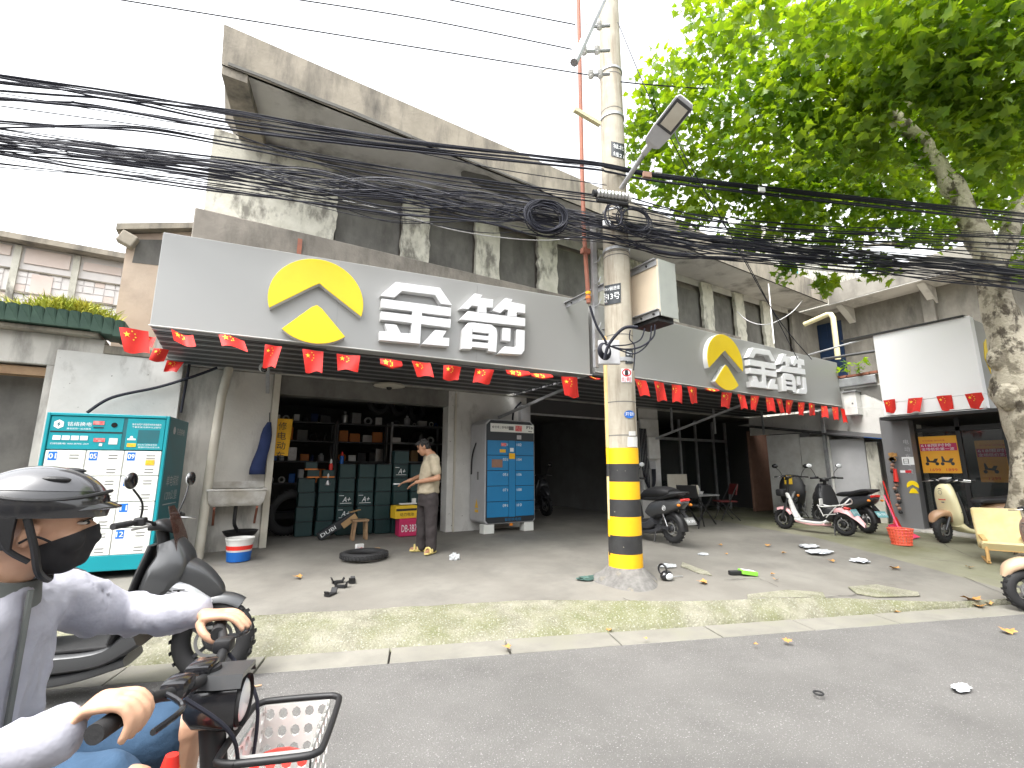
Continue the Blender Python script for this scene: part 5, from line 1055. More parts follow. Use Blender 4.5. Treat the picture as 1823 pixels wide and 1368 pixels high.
can('red spray can standing on the green batteries','spray_can',588,845,9.1,[(.035,0),(.036,.16),(.02,.2)],'red_plastic','white_plastic'); can('grey metal oil can with spout on the left batteries','oil_can',583,864,9.05,[(.05,0),(.05,.03),(.02,.09),(.012,.14)],'steel','white_plastic'); can('white glue bottle with red nozzle on the batteries','glue_bottle',622,850,9.0,[(.03,0),(.03,.09),(.012,.12)],'white_plastic','red_plastic'); can('blue spray can with red cap at the back of the stacks','spray_can',608,828,9.3,[(.035,0),(.036,.14),(.02,.17)],'blue_plastic','red_plastic')
# goods by the man
def carton(lab, nm, px, py, size, m, rz=0, z=None, txt=None, cat='box', tm='text_white'):
    p = onG(px,py) if z is None else onZ(px,py,z); t = thing(nm,lab,cat,tuple(p),rz); MB().span((-size[0]/2,0,0),(size[0]/2,size[1],size[2])).build('case',m,t,local=True,bevel=.008,seg=1)
    if txt: text('lettering',txt,V(-size[0]*.38,-.003,size[2]*.25),XA,UP,size[0]*.75,size[2]*.4,tm,t,True)
    return p
p = carton('magenta carton with white letters under the yellow one beside the man','carton',728,955,(.36,.26,.3),'magenta_box',-.05,None,'DB-3B7'); t = thing('carton','yellow and black carton on top of the magenta one beside the man','box',(p.x-.05,p.y+.03,p.z+.301),.06); MB().span((-.2,0,0),(.2,.26,.22)).build('case','yellow_box',t,local=True,bevel=.008,seg=1); patch('printed_band',V(-.19,-.001,.13),XA,UP,.38,.04,'text_black',t,.002,True); text('lettering','动力电池',V(-.12,-.003,.04),XA,UP,.26,.06,'text_black',t,True)
tp = tag(MB().box((p.x-.0,p.y+.12,p.z+.55),(.3,.1,.02)).build('paper_tray','white_plastic'),'white paper slip on the yellow carton','paper'); MB().box((p.x+.1,p.y+.1,p.z+.6),(.06,.06,.08)).build('cup','white_plastic',tp)
a, b = onG(566,962)+V(0,0,.05), onG(632,958)+V(0,.1,.38); lb = thing('long_carton','long black carton leaning on a wooden stool before the batteries','box',tuple(a)); part('case','battery_black',MB().bar(a,b,.14,.12),lb,bevel=.006); d = (b-a).normalized(); text('lettering','DUBI',a+d*.05+V(0,-.075,-.03)+V(.0,0,.0),d,d.cross(V(0,-1,0)).cross(d)*-1 if False else V(-d.z,0,d.x),.26,.06,'text_white',lb); part('torn_flap','cardboard',MB().bar(a+d*.42+V(0,-.08,-.05),a+d*.68+V(0,-.08,-.02),.01,.1),lb); part('torn_flap','cardboard',MB().bar(b+V(-.1,-.02,.04),b+V(.08,0,.08),.1,.01),lb)
p = onG(644,962); st = thing('wooden_stool','small rough wooden stool propping the long carton','stool',tuple(p)); part('seat','wood',MB().span((p.x-.16,p.y-.02,p.z+.3),(p.x+.1,p.y+.2,p.z+.33)),st); [part('leg','wood',MB().bar((p.x+x,p.y+y,p.z),(p.x+x*.8,p.y+y,p.z+.3),.04,.03),st) for x in (-.14,.08) for y in (.02,.16)]
carton('small red and white grease carton behind the tyre on the floor','small_carton',641,984,(.12,.06,.12),'white_plastic',.2,None,'油','box','text_red'); carton('crumpled orange brown wrapper behind the tyre','wrapper',672,980,(.13,.08,.03),'cardboard',.5,None,None,'wrapper')
# right-hand bay: table, cup, chair
p = onG(1262,925); p = V(8.9,6.9,gz(8.9,6.9)); tbt = thing('side_table','small dark folding table in the right bay behind the scooter','table',tuple(p)); part('top','galv',MB().span((p.x-.4,p.y-.25,p.z+.6),(p.x+.45,p.y+.3,p.z+.63)),tbt,bevel=.006); [part('leg','black',MB().bar((p.x+x*.9,p.y+y,p.z),(p.x-x*.7,p.y+y,p.z+.6),.025,.025),tbt) for x in (-.35,.35) for y in (-.2,.25)]
tag(MB().lathe([(.08,0),(.085,.01),(.075,.2),(.07,.205),(.065,.19)],(p.x-.12,p.y-.05,p.z+.631),'z',20).build('mug','pvc',smooth=True),'cream enamel mug on the side table','mug'); tag(MB().lathe([(.05,0),(.08,.06),(.085,.062),(.07,.06)],(p.x+.12,p.y,p.z+.631),'z',16).build('bowl','white_plastic',smooth=True),'small white bowl on the side table','bowl'); tag(MB().lathe([(.025,0),(.03,.1),(.012,.14),(.012,.18)],(p.x+.2,p.y+.1,p.z+.631),'z',12).build('jar','white_plastic',smooth=True),'thin white bottle beside the bowl on the side table','bottle')
tag(MB().box((9.5,7.9,1.1),(.7,.03,.55)).build('white_board','pvc',bevel=.01),'pale board propped behind the side table','board')
def fchair(lab, x, y, m, rz):
    z = gz(x,y); t = thing('folding_chair',lab,'chair',(x,y,z),rz); lb_ = lambda n_, m_, mb: mb.build(n_,m_,t,local=True,bevel=.006)
    lb_('seat',m,MB().box((0,0,.44),(.42,.4,.03))); lb_('backrest',m,MB().box((-.22,0,.72),(.03,.4,.26),Matrix.Rotation(-.2,3,'Y')))
    for s in (-.19,.19): lb_('leg','black',MB().bar((-.25,s,.85),(.2,s,0),.022,.022)); lb_('leg','black',MB().bar((.18,s,.44),(-.25,s,0),.022,.022))
fchair('dark red folding chair in the right bay','%s'%'' or 10.2,7.3,'magenta_box',2.6) if False else fchair('dark red folding chair in the right bay',10.3,7.2,'dark_red',2.6); fchair('black folding chair beside the side table',8.3,6.6,'black',.4)
# ================================================================== right side: basket, broom, armchair
p = onG(1606,970); bk = thing('plastic_basket','coral red woven plastic basket beside the shop pilaster','basket',tuple(p)); r0, r1, h = .13,.17,.26
for k in range(20):
    a = 2*pi*k/20; part('stave','coral_plastic',MB().bar(p+V(r0*cos(a),r0*sin(a),0),p+V(r1*cos(a),r1*sin(a),h),.022,.008,(cos(a),sin(a),0)),bk)
for z in (.01,.06,.11,.16,.21,.255): part('hoop','coral_plastic',MB().torus(p+V(0,0,z),lerp(r0,r1,z/h)+.004,.012 if z in (.01,.255) else .008,'z',24,6),bk)
part('bottom','coral_plastic',MB().lathe([(r0,0),(r0,.01)],p,'z',20),bk)
a, b = onD(1574,882,9.0), onD(1604,945,8.8); br = thing('dustpan','pink red long-handled dustpan leaning by the basket','dustpan',tuple(b)); b = onG(1618,962)+V(.25,.2,.1); part('handle','pink_plastic',MB().tube([a,b],.014,8),br); part('pan','pink_plastic',MB().add([b+V(-.14,.1,.0),b+V(.16,.1,0),b+V(.2,-.22,-.08),b+V(-.18,-.22,-.08),b+V(-.14,.12,.12),b+V(.16,.12,.12)],[(0,1,2,3),(0,1,5,4),(0,3,4),(1,2,5)]),br)
b = onG(1612,952)+V(.2,.2,.02); bm_ = thing('broom','red broom standing behind the basket','broom',tuple(b)); part('handle','red_plastic',MB().tube([b+V(0,0,.25),b+V(-.03,.1,.95)],.013,8),bm_); mb = MB()
for k in range(90): x = rn.uniform(-.16,.16); mb.tube([b+V(x*.4,0,.27),b+V(x,-.02+rn.uniform(-.04,.04),.0)],.004,3,cap=False)
part('bristles','red_plastic',mb,bm_)
orn = thing('ornament_string','string of dark beads and gold paper hung on the pilaster edge','ornament',tuple(onX(1590,810,11.95)))
for k in range(16): part('bead','brown_board' if k%3 else 'black',MB().ell(onX(1588+k*.9,822+k*6,11.9)+V(rn.uniform(-.02,.02),rn.uniform(-.03,.03),0),(.035,.04,.035),8,6),orn)
for k in range(6): part('paper','dry_leaf',MB().box(onX(1589+rn.uniform(-4,4),812+rn.uniform(-8,10),11.9),(.03,.09,.07),Matrix.Rotation(rn.uniform(-1,1),3,'X')),orn)
part('red_tassel','red_plastic',MB().tube([onX(1593,835,11.88),onX(1596,858,11.88)],[.03,.045],8),orn)
# bentwood armchair
p = onG(1796,1004); ac = thing('lounge_chair','bentwood lounge chair with cream cushion under the tree','chair',tuple(p)); th_ = R(200); fx = V(cos(th_),sin(th_),0); fy = V(-sin(th_),cos(th_),0)
Q = lambda a, b, c: p+(fx*a+fy*b+UP*c)*.72
for s in (-.31,.31): part('side_frame','light_wood',MB().bar(Q(.3,s,.03),Q(-.5,s,.03),.05,.03).bar(Q(.33,s,.06),Q(.3,s,.42),.05,.035).bar(Q(.27,s,.46),Q(-.45,s,.5),.06,.03),ac,bevel=.01); part('rear_upright','light_wood',MB().bar(Q(-.3,s*.9,.3),Q(-.62,s*.9,.95),.05,.03),ac,bevel=.01)
mb = MB(); cs = catmull([Q(.34,0,.34),Q(.2,0,.37),Q(-.2,0,.3),Q(-.3,0,.34),Q(-.48,0,.68),Q(-.62,0,.98)],6); mb.loft([[c+fy*(.27*y)+UP*z*.05+fx*z*.03 for y, z in ((-1,-.6),(-.9,-1),(.9,-1),(1,-.6),(1,.6),(.9,1),(-.9,1),(-1,.6))] for c in cs]); part('cushion','cushion',mb,ac,smooth=True,ang=60)
part('seat_rail','light_wood',MB().bar(Q(.28,-.3,.29),Q(.28,.3,.29),.04,.03),ac); part('seat_rail','light_wood',MB().bar(Q(-.3,-.3,.27),Q(-.3,.3,.27),.04,.03),ac)
# ================================================================== litter on the forecourt and road
def leaflit(lab, x, y, s, rz):
    p = onG(x,y) if y < 1140 else onZ(x,y,.02); p.z += .012; M = Matrix.Rotation(rz,3,'Z') @ Matrix.Rotation(.25,3,'X'); vs = [p+M @ V(a*s,(b-.3)*s,abs(a)*s*.5+.06*s*sin(9*b)) for a, b in LF]+[p+M @ V(-a*s,(b-.3)*s,abs(a)*s*.4) for a, b in LF[1:-1]]
    return tag(MB().add(vs,LFACE).build('fallen_leaf','dry_leaf'),lab,'leaf','fallen leaves on the ground')
LS = ['left of the tyre before the workshop', 'just right of the pole foot', 'behind the green packet near the scooter', 'left of the plastic wrap', 'between the two bays beside the plastic wrap', 'before the plastic wraps on the mossy ground', 'large one before the red basket', 'small one right of the green packet', 'small one nearest the kerb right of the packet', 'tiny one left of the packet', 'largest of the heap at the right kerb', 'second of the heap at the right kerb', 'right one of the heap at the right kerb', 'below the lounge chair', 'on the asphalt at the right edge', 'on the asphalt below the kerb at centre right', 'on the gutter at right', 'on the gutter left of centre', 'on the gutter below the pole', 'tiny one on the asphalt below the pole', 'tiny one on the asphalt right of the pole']
for li, (x, y, s) in enumerate(((531,1030,.14),(1253,1040,.16),(1283,972,.1),(1368,973,.13),(1395,986,.1),(1481,1001,.12),(1594,1014,.17),(1375,1024,.08),(1382,1034,.09),(1293,988,.07),(1733,1075,.24),(1742,1082,.2),(1760,1078,.12),(1728,1012,.13),(1795,1128,.16),(1402,1144,.1),(1596,1092,.08),(903,1156,.1),(1085,1124,.08),(1150,1140,.05),(1345,1150,.06))): leaflit('dry brown fallen leaf, '+LS[li],x,y,s*.8,rn.uniform(0,6.3))
def crumple(lab, nm, x, y, r_, m, hgt=.5, seed=1, sx=1.4):
    p = onG(x,y) if y < 1140 else onZ(x,y,.02); rg = random.Random(seed); bm = bmesh.new(); bmesh.ops.create_icosphere(bm,subdivisions=3,radius=1)
    for v in bm.verts: v.co *= rg.uniform(.62,1.12); v.co = Vector((v.co.x*r_*sx,v.co.y*r_,max(v.co.z,-.15)*r_*hgt+r_*.1))+p
    me = bpy.data.meshes.new(nm); bm.to_mesh(me); bm.free(); me.materials.append(MT[m]); return tag(link(nm,me),lab,nm.replace('_',' '))
crumple('crumpled clear plastic cup on the ground right of the man','plastic_cup',809,996,.08,'clear_plastic',1.1,1,1.1); crumple('flattened clear plastic wrap before the pink scooter','plastic_wrap',1440,974,.14,'plastic_bag',.2,2); crumple('second flattened plastic wrap nearer the road','plastic_wrap',1458,984,.16,'plastic_bag',.15,3,1.7); crumple('small white plastic bag in front of the red basket','plastic_bag',1531,1000,.13,'plastic_bag',.3,4,1.1); crumple('scrap of blue-white film just right of the pole foot','plastic_scrap',1188,1009,.1,'clear_plastic',.25,5); crumple('scrap of clear film behind the pole foot litter','plastic_scrap',1252,988,.07,'clear_plastic',.3,6); crumple('dark green work glove lying left of the pole','work_glove',1046,1031,.085,'glove',.35,7,1.9); crumple('white tissue scrap on the asphalt at right','tissue',1711,1226,.05,'plastic_bag',.35,8,2)
p = onG(1187,1033); hl = thing('broken_headlamp','broken black scooter mirror housing right of the pole foot','lamp part',tuple(p)); part('housing','black_gloss',MB().ell(p+V(0,0,.05),(.09,.06,.06),12,8),hl,smooth=True); part('lens','glass_lamp',MB().ell(p+V(-.0,-.045,.045),(.06,.03,.04),10,7),hl,smooth=True); part('rim','black',MB().torus(p+V(-.04,.02,.12),.06,.012,'x',18,6),hl); part('stem','steel',MB().tube([p+V(.05,0,.03),p+V(.26,-.02,.02)],.006,5),hl)
p = onG(1325,1024); gb = thing('green_packet','green and black torn packet on the forecourt edge','packet',tuple(p),R(-25)); MB().box((.05,0,.03),(.2,.12,.05),Matrix.Rotation(.15,3,'Y')).build('carton','green_box',gb,local=True,bevel=.004,seg=1); MB().box((-.12,0,.03),(.16,.06,.05)).build('refill','black',gb,local=True,bevel=.01); MB().box((.05,-.005,.058),(.15,.08,.004),Matrix.Rotation(.15,3,'Y')).build('label','text_white',gb,local=True)
for i, (x, y) in enumerate(((601,1038),(627,1037),(607,1046),(588,1060))):
    p = onG(x,y); t = thing('plastic_bracket','black plastic bracket on the forecourt, '+['upper left of the four','rightmost of the four','middle of the four','nearest the road'][i],'bracket',tuple(p),1.3*i,'black brackets on the forecourt'); MB().box((0,0,.012),(.12,.07,.02)).build('base','black',t,local=True); MB().box((-.06,0,.035),(.012,.07,.06),Matrix.Rotation(-.4,3,'Y')).build('tab','black',t,local=True); MB().box((.06,0,.03),(.012,.05,.05),Matrix.Rotation(.5,3,'Y')).build('tab','black',t,local=True)
tag(MB().torus(onZ(1457,1234,.035),.028,.006,'z',20,6).build('rubber_ring','black_rubber'),'small black rubber ring on the asphalt','ring')
tag(MB().tube([onZ(450,1223,.02),onZ(466,1220,.025)],.008,5).build('twig','wood'),'dark twig on the asphalt near the gutter','twig')
# ================================================================== scooters
def sec(x, z, hy, hz, th=0, e=2.6, n=18, yo=0):
    v = V(-sin(th),0,cos(th)); out = []
    for k in range(n):
        a = 2*pi*k/n; c_, s_ = cos(a), sin(a); out.append(V(x,yo,z)+V(0,1,0)*(hy*math.copysign(abs(c_)**(2/e),c_))+v*(hz*math.copysign(abs(s_)**(2/e),s_)))
    return out
def smooth_secs(secs, k=4):
    out = []; n = len(secs)
    for i in range(n-1):
        p0, p1, p2, p3 = secs[max(i-1,0)], secs[i], secs[i+1], secs[min(i+2,n-1)]
        for j in range(k):
            t = j/k; out.append(tuple(.5*((2*b)+(c-a)*t+(2*a-5*b+4*c-d)*t*t+(3*b-a-3*c+d)*t*t*t) for a,b,c,d in zip(p0,p1,p2,p3)))
    out.append(secs[-1]); return out
SCL = [1.0]
def pxx(p): v = p-CAM; return CXP+F*v.dot(rt)/v.dot(cf)
def headfrom(p, x, wb, sgn=1, away=True):
    # the other wheel of a scooter: wheelbase wb from p, seen at picture column x, on the farther or nearer side
    best = None
    for k in range(360):
        q = p+V(cos(R(k)),sin(R(k)),0)*wb; far = (q-p).dot(fw) > 0
        if far != away: continue
        e_ = abs(pxx(q)-x)
        if best is None or e_ < best[0]: best = (e_,q)
    return best[1]
class Sc:
    def __init__(s, label, front, rear, steer=0, wb=1.25, lean=0, sc_=SCL[0]):
        sc_ = SCL[0]
        f, r_ = Vector(front), Vector(rear); d = (f-r_); a = math.atan2(d.y,d.x); d.z = 0; d.normalize(); o = f-d*wb/2*sc_; o.z = gz(o.x,o.y) if o.z > .01 else 0
        s.t = thing('electric_scooter',label,'scooter',tuple(o),a); s.t.rotation_euler = (lean,0,a); s.t.scale = (sc_,)*3; s.wb = wb; s.steer = steer
    def p(s, name, m, mb, par=None, smooth=True, ang=45, **k): return mb.build(name,m,par or s.t,local=True,smooth=smooth,ang=ang,**k)
    def loft(s, name, m, secs, e=2.6, par=None, k=4, ang=50, **kw): return s.p(name,m,MB().loft([sec(*q,e=e) for q in smooth_secs(secs,k)]),par,ang=ang,**kw)
    def wheel(s, x, R_=.235, w=.05, front=True, rimm='dark_scooter', spokes=5):
        M = Matrix.Translation((x,0,R_)) @ (Matrix.Rotation(s.steer,4,'Z') if front else Matrix.Identity(4)); b = MB(); b.M = M; b.torus((0,0,0),R_-w,w,'y',40,12,.9)
        for k in range(44): a = 2*pi*k/44; b.box(V((R_-.002)*sin(a),(-1)**k*.015,(R_-.002)*cos(a)),(.022,.04,.008),Matrix.Rotation(a,3,'Y'))
        wh = s.p('front_wheel' if front else 'rear_wheel','black_rubber',b,ang=60); b = MB(); b.M = M
        b.lathe([(R_-w*1.75,-.03),(R_-w*1.6,-.032),(R_-w*1.6,.032),(R_-w*1.75,.03)],(0,0,0),'y',32,False); b.lathe([(.03,-.05),(.045,-.04),(.045,.04),(.03,.05)],(0,0,0),'y',20)
        for k in range(spokes): a = 2*pi*k/spokes; b.bar(V(.03*sin(a),0,.03*cos(a)),V((R_-w*1.7)*sin(a+.2),0,(R_-w*1.7)*cos(a+.2)),.022,.03,(0,1,0))
        s.p('rim',rimm,b,wh); b = MB(); b.M = M; b.lathe([(.075,.048),(.095,.048),(.095,.052),(.075,.052)],(0,0,0),'y',28,False); b.lathe([(.075,-.052),(.095,-.052),(.095,-.048),(.075,-.048)],(0,0,0),'y',28,False); s.p('brake_disc','slot',b,wh); return wh
    def fork(s, x, R_, top=(.42,.75)):
        for sy in (-.065,.065): s.p('fork_leg','dark_scooter',MB().tube([(x,sy,R_),(lerp(x,top[0],.5),sy,lerp(R_,top[1],.5)),(top[0],sy*.8,top[1])],[.022,.022,.018],10))
    def fender(s, name, m, x, R_, a0, a1, w=.07, gap=.03):
        b = MB(); rings = []; 
        for k in range(13):
            a = R(a0+(a1-a0)*k/12); rr_ = R_+gap; c = V(x+rr_*cos(a),0,R_+rr_*sin(a)); e_ = V(cos(a),0,sin(a))
            rings.append([c+V(0,w*q,0)+e_*h for q, h in ((-1,-.035),(-.85,.0),(-.4,.018),(.4,.018),(.85,0),(1,-.035),(.9,-.035),(.8,-.006),(.4,.01),(-.4,.01),(-.8,-.006),(-.9,-.035))])
        return s.p(name,m,b.loft(rings))
    def bars(s, x=.36, z=1.0, w=.34, m='black', mirrors=True, sweep=.06):
        M = Matrix.Translation((x,0,z)) @ Matrix.Rotation(s.steer,4,'Z') @ Matrix.Translation((-x,0,-z)); T = lambda pts: [M @ Vector(p) for p in pts]
        hb = s.p('handlebar',m,MB().tube(catmull(T([(x-sweep,-w,z+.01),(x-.02,-w*.55,z+.02),(x,0,z-.02),(x-.02,w*.55,z+.02),(x-sweep,w,z+.01)]),5),.013,10))
        for sy in (-1,1):
            s.p('grip','black_rubber',MB().tube(T([(x-sweep*.75,sy*w*.72,z+.015),(x-sweep*1.1,sy*(w+.03),z+.01)]),.019,12),hb); s.p('brake_lever','steel',MB().tube(catmull(T([(x,sy*w*.55,z+.01),(x+.06,sy*w*.7,z),(x+.03,sy*(w+.02),z-.01)]),4),.007,6),hb)
            s.p('switch_box','black',MB().box(T([(x-.02,sy*w*.58,z+.02)])[0],(.06,.06,.05)),hb,bevel=.01,smooth=False)
            if mirrors:
                s.p('mirror_stalk','black',MB().tube(catmull(T([(x-.02,sy*w*.6,z+.02),(x,sy*(w*.7),z+.13),(x-.02,sy*(w*.92),z+.22)]),4),.006,6),hb); mc = T([(x-.02,sy*(w*1.0),z+.27)])[0]; mi = s.p('mirror','black_gloss',MB().ell(mc,(.022,.07,.05),14,9),hb); s.p('mirror_glass','glass_lamp',MB().ell(mc+V(-.012,0,0),(.013,.062,.043),12,8),mi)
        return hb
    def seat(s, pts, e=3.2, m='seat_black'): return s.loft('seat',m,pts,e)
    def stand(s, x=-.35, z=.22): s.p('kickstand','black',MB().tube([(x,.1,z),(x-.05,.2,.01)],.011,6))
    def plate(s, x, z, th=.5, m='plate_teal', txt='苏A 73921'):
        b = s.p('number_plate',m,MB().box((x,0,z),(.006,.2,.13),Matrix.Rotation(th,3,'Y')),smooth=False,bevel=.004); q = Matrix.Rotation(th,3,'Y'); o = V(x,0,z)+q @ V(-.006,.085,-.03); text('plate_lettering',txt,o,V(0,-1,0),q @ V(0,0,1),.17,.06,'text_white',b,True); return b
def scooter_modern(label, front, rear, main, second, low, steer=0, lean=0, screen=True, mirrors=True, tag_gt=False, cover=False, rimm='dark_scooter', wb=1.25, R_=.235):
    s = Sc(label,front,rear,steer,wb,lean); fx, rx = wb/2, -wb/2
    s.wheel(fx,R_,.055,True,rimm,5); s.wheel(rx,R_,.055,False,rimm,3); s.fork(fx,R_,(.42,.72)); s.fender('front_fender',low,fx,R_,55,165,.065,.02); s.fender('rear_fender','black',rx,R_,40,185,.075,.03)
    # front apron: beak, side cheeks, inner shield
    s.loft('front_cowl',main,[(.30,.36,.09,.06,R(75)),(.37,.5,.15,.09,R(70)),(.43,.66,.17,.11,R(62)),(.47,.78,.14,.1,R(75)),(.42,.88,.1,.06,R(110))],3.4,ang=28)
    s.loft('front_beak',main,[(.46,.7,.12,.1,R(-10)),(.6,.64,.1,.085,R(-25)),(.72,.55,.06,.05,R(-35)),(.76,.51,.02,.015,R(-40))],3.6,ang=25); ch = s.loft('cheek_panel',second,[(.4,.6,.165,.085,R(-15)),(.56,.55,.135,.08,R(-22)),(.7,.47,.075,.04,R(-30))],3.4,ang=28)
    if tag_gt: 
        for sy in (-1,1): text('lettering','GT',V(.44 if sy < 0 else .58,sy*.168,.55),V(1,0,0) if sy < 0 else V(-1,0,0),UP,.13,.055,'text_black',ch,True,.2,.002)
    s.p('leg_shield','black',MB().loft([sec(x,z,w,.02,R(90),3) for x,z,w in ((.22,.32,.17),(.27,.5,.18),(.31,.7,.16),(.34,.86,.1))]))
    s.loft('headlight','black_gloss',[(.6,.66,.07,.03,R(-20)),(.7,.6,.06,.03,R(-30)),(.735,.575,.04,.02,R(-35))],3)
    if screen: s.p('windscreen','visor',MB().loft([sec(x,z,w,.004,R(110),2.4) for x,z,w in ((.5,.82,.12),(.47,.92,.115),(.43,1.03,.09),(.4,1.1,.05))]))
    s.loft('floorboard',low,[(.34,.34,.15,.07,R(25)),(.2,.25,.17,.06,0),(0,.235,.18,.06,0),(-.2,.25,.18,.075,R(-8)),(-.32,.34,.16,.09,R(-40))],4,ang=35); s.p('floor_mat','black_rubber',MB().box((.02,0,.3),(.42,.3,.02)),smooth=False,bevel=.006)
    s.loft('side_skirt',low,[(.3,.2,.13,.03,R(20)),(.05,.15,.16,.035,0),(-.25,.15,.16,.04,0),(-.45,.22,.12,.04,R(-30))],4,ang=35)
    s.loft('rear_body',main,[(-.2,.42,.14,.12,R(-60)),(-.32,.52,.17,.13,R(-15)),(-.55,.57,.17,.12,R(-8)),(-.8,.63,.12,.08,R(-12)),(-.95,.68,.05,.03,R(-15))],3.2,ang=30)
    s.seat([(-.05,.68,.1,.03,R(-10)),(-.18,.7,.14,.05,0),(-.45,.72,.15,.055,R(-3)),(-.7,.77,.14,.055,R(-6)),(-.86,.8,.09,.03,R(-8))])
    s.p('grab_rail','black',MB().tube(catmull([V(-.62,-.16,.74),V(-.85,-.14,.8),V(-.96,0,.82),V(-.85,.14,.8),V(-.62,.16,.74)],5),.013,8)); s.loft('tail_light','tail_red',[(-.9,.69,.09,.03,R(-15)),(-.97,.71,.05,.02,R(-15))],3)
    s.p('plate_holder','black',MB().bar((-.75,0,.6),(-1.0,0,.36),.07,.02)); s.plate(-1.0,.38,.65,'slot' if not cover else 'plate_teal')
    s.p('swing_arm','dark_scooter',MB().bar((-.3,.09,.25),(rx,.09,R_),.03,.05)); s.p('shock_absorber','chrome',MB().tube([(-.5,.1,.5),(rx+.02,.1,R_+.03)],.022,8))
    s.p('steering_column','black',MB().tube([(.4,0,.8),(.36,0,.98)],.035,10)); s.loft('dash','black',[(.44,.95,.06,.03,R(20)),(.38,.98,.09,.04,R(20)),(.3,.97,.05,.025,0)],3); s.bars(.36,1.0,.33,'black',mirrors); s.stand()
    for sy in (-1,1): s.p('indicator','orange_lamp',MB().ell((-.9,sy*.13,.62),(.03,.03,.022),10,7))
    return s
def scooter_retro(label, front, rear, main, second, steer=0, lean=0, wb=1.22, R_=.22, mirrors=False):
    s = Sc(label,front,rear,steer,wb,lean); fx, rx = wb/2, -wb/2
    s.wheel(fx,R_,.055,True,'steel',6); s.wheel(rx,R_,.055,False,'steel',6); s.fork(fx,R_,(.44,.6))
    s.loft('front_fender',second,[(.78,.34,.04,.03,R(-60)),(.73,.44,.085,.05,R(-40)),(.6,.5,.1,.06,0),(.47,.46,.085,.06,R(30)),(.42,.36,.05,.03,R(60))],2.6)
    s.loft('front_shield',main,[(.36,.3,.12,.05,R(80)),(.42,.45,.2,.06,R(80)),(.45,.65,.2,.07,R(85)),(.47,.82,.17,.085,R(80)),(.46,.93,.13,.08,R(100)),(.42,1.0,.07,.04,R(110))],2.6); s.p('trim_line','black',MB().loft([sec(.425,z,.206,.066,R(85),2.6) for z in (.515,.53)]))
    s.p('inner_shield','dark_scooter',MB().loft([sec(x,z,w,.02,R(90),3) for x,z,w in ((.3,.33,.17),(.35,.6,.18),(.38,.85,.14))]))
    hl = s.p('headlight','chrome',MB().torus((.535,0,.85),.062,.016,'x',26,8)); s.p('lens','glass_lamp',MB().ell((.53,0,.85),(.025,.058,.058),16,10),hl); s.p('lamp_ring','slot',MB().torus((.55,0,.85),.034,.006,'x',22,6),hl)
    s.p('front_badge','text_red',MB().box((.53,0,.735),(.02,.13,.035)),smooth=False); s.p('emblem','slot',MB().box((.525,0,.68),(.015,.05,.02)),smooth=False)
    s.loft('floorboard',main,[(.38,.32,.13,.06,R(40)),(.25,.22,.17,.045,0),(0,.2,.18,.045,0),(-.2,.23,.17,.06,R(-20)),(-.3,.33,.15,.07,R(-50))],3.5); s.p('floor_mat','black_rubber',MB().box((.05,0,.262),(.44,.3,.018)),smooth=False,bevel=.006)
    s.loft('rear_body',second,[(-.2,.4,.13,.14,R(-60)),(-.32,.5,.18,.17,R(-10)),(-.6,.52,.2,.16,R(-5)),(-.85,.52,.14,.1,R(-5)),(-.95,.52,.05,.04,0)],2.4); s.p('rear_fender','black',MB().bar((-.7,0,.4),(-.95,0,.25),.12,.02))
    s.seat([(-.05,.69,.1,.03,R(10)),(-.15,.71,.14,.05,0),(-.5,.72,.15,.055,0),(-.8,.76,.13,.05,R(-8)),(-.9,.78,.06,.02,R(-8))]); s.loft('tail_light','tail_red',[(-.93,.55,.06,.035,0),(-.98,.55,.04,.02,0)],2.6)
    s.loft('handlebar_cowl','black',[(.48,1.02,.07,.035,R(10)),(.42,1.05,.12,.045,0),(.34,1.05,.08,.03,0)],2.6); s.p('screen','glass_lamp',MB().box((.42,0,1.09),(.09,.16,.012),Matrix.Rotation(.3,3,'Y')),smooth=False); s.p('steering_column','black',MB().tube([(.44,0,.9),(.42,0,1.03)],.04,10)); s.bars(.4,1.04,.33,'chrome',mirrors,.08); s.stand()
    return s
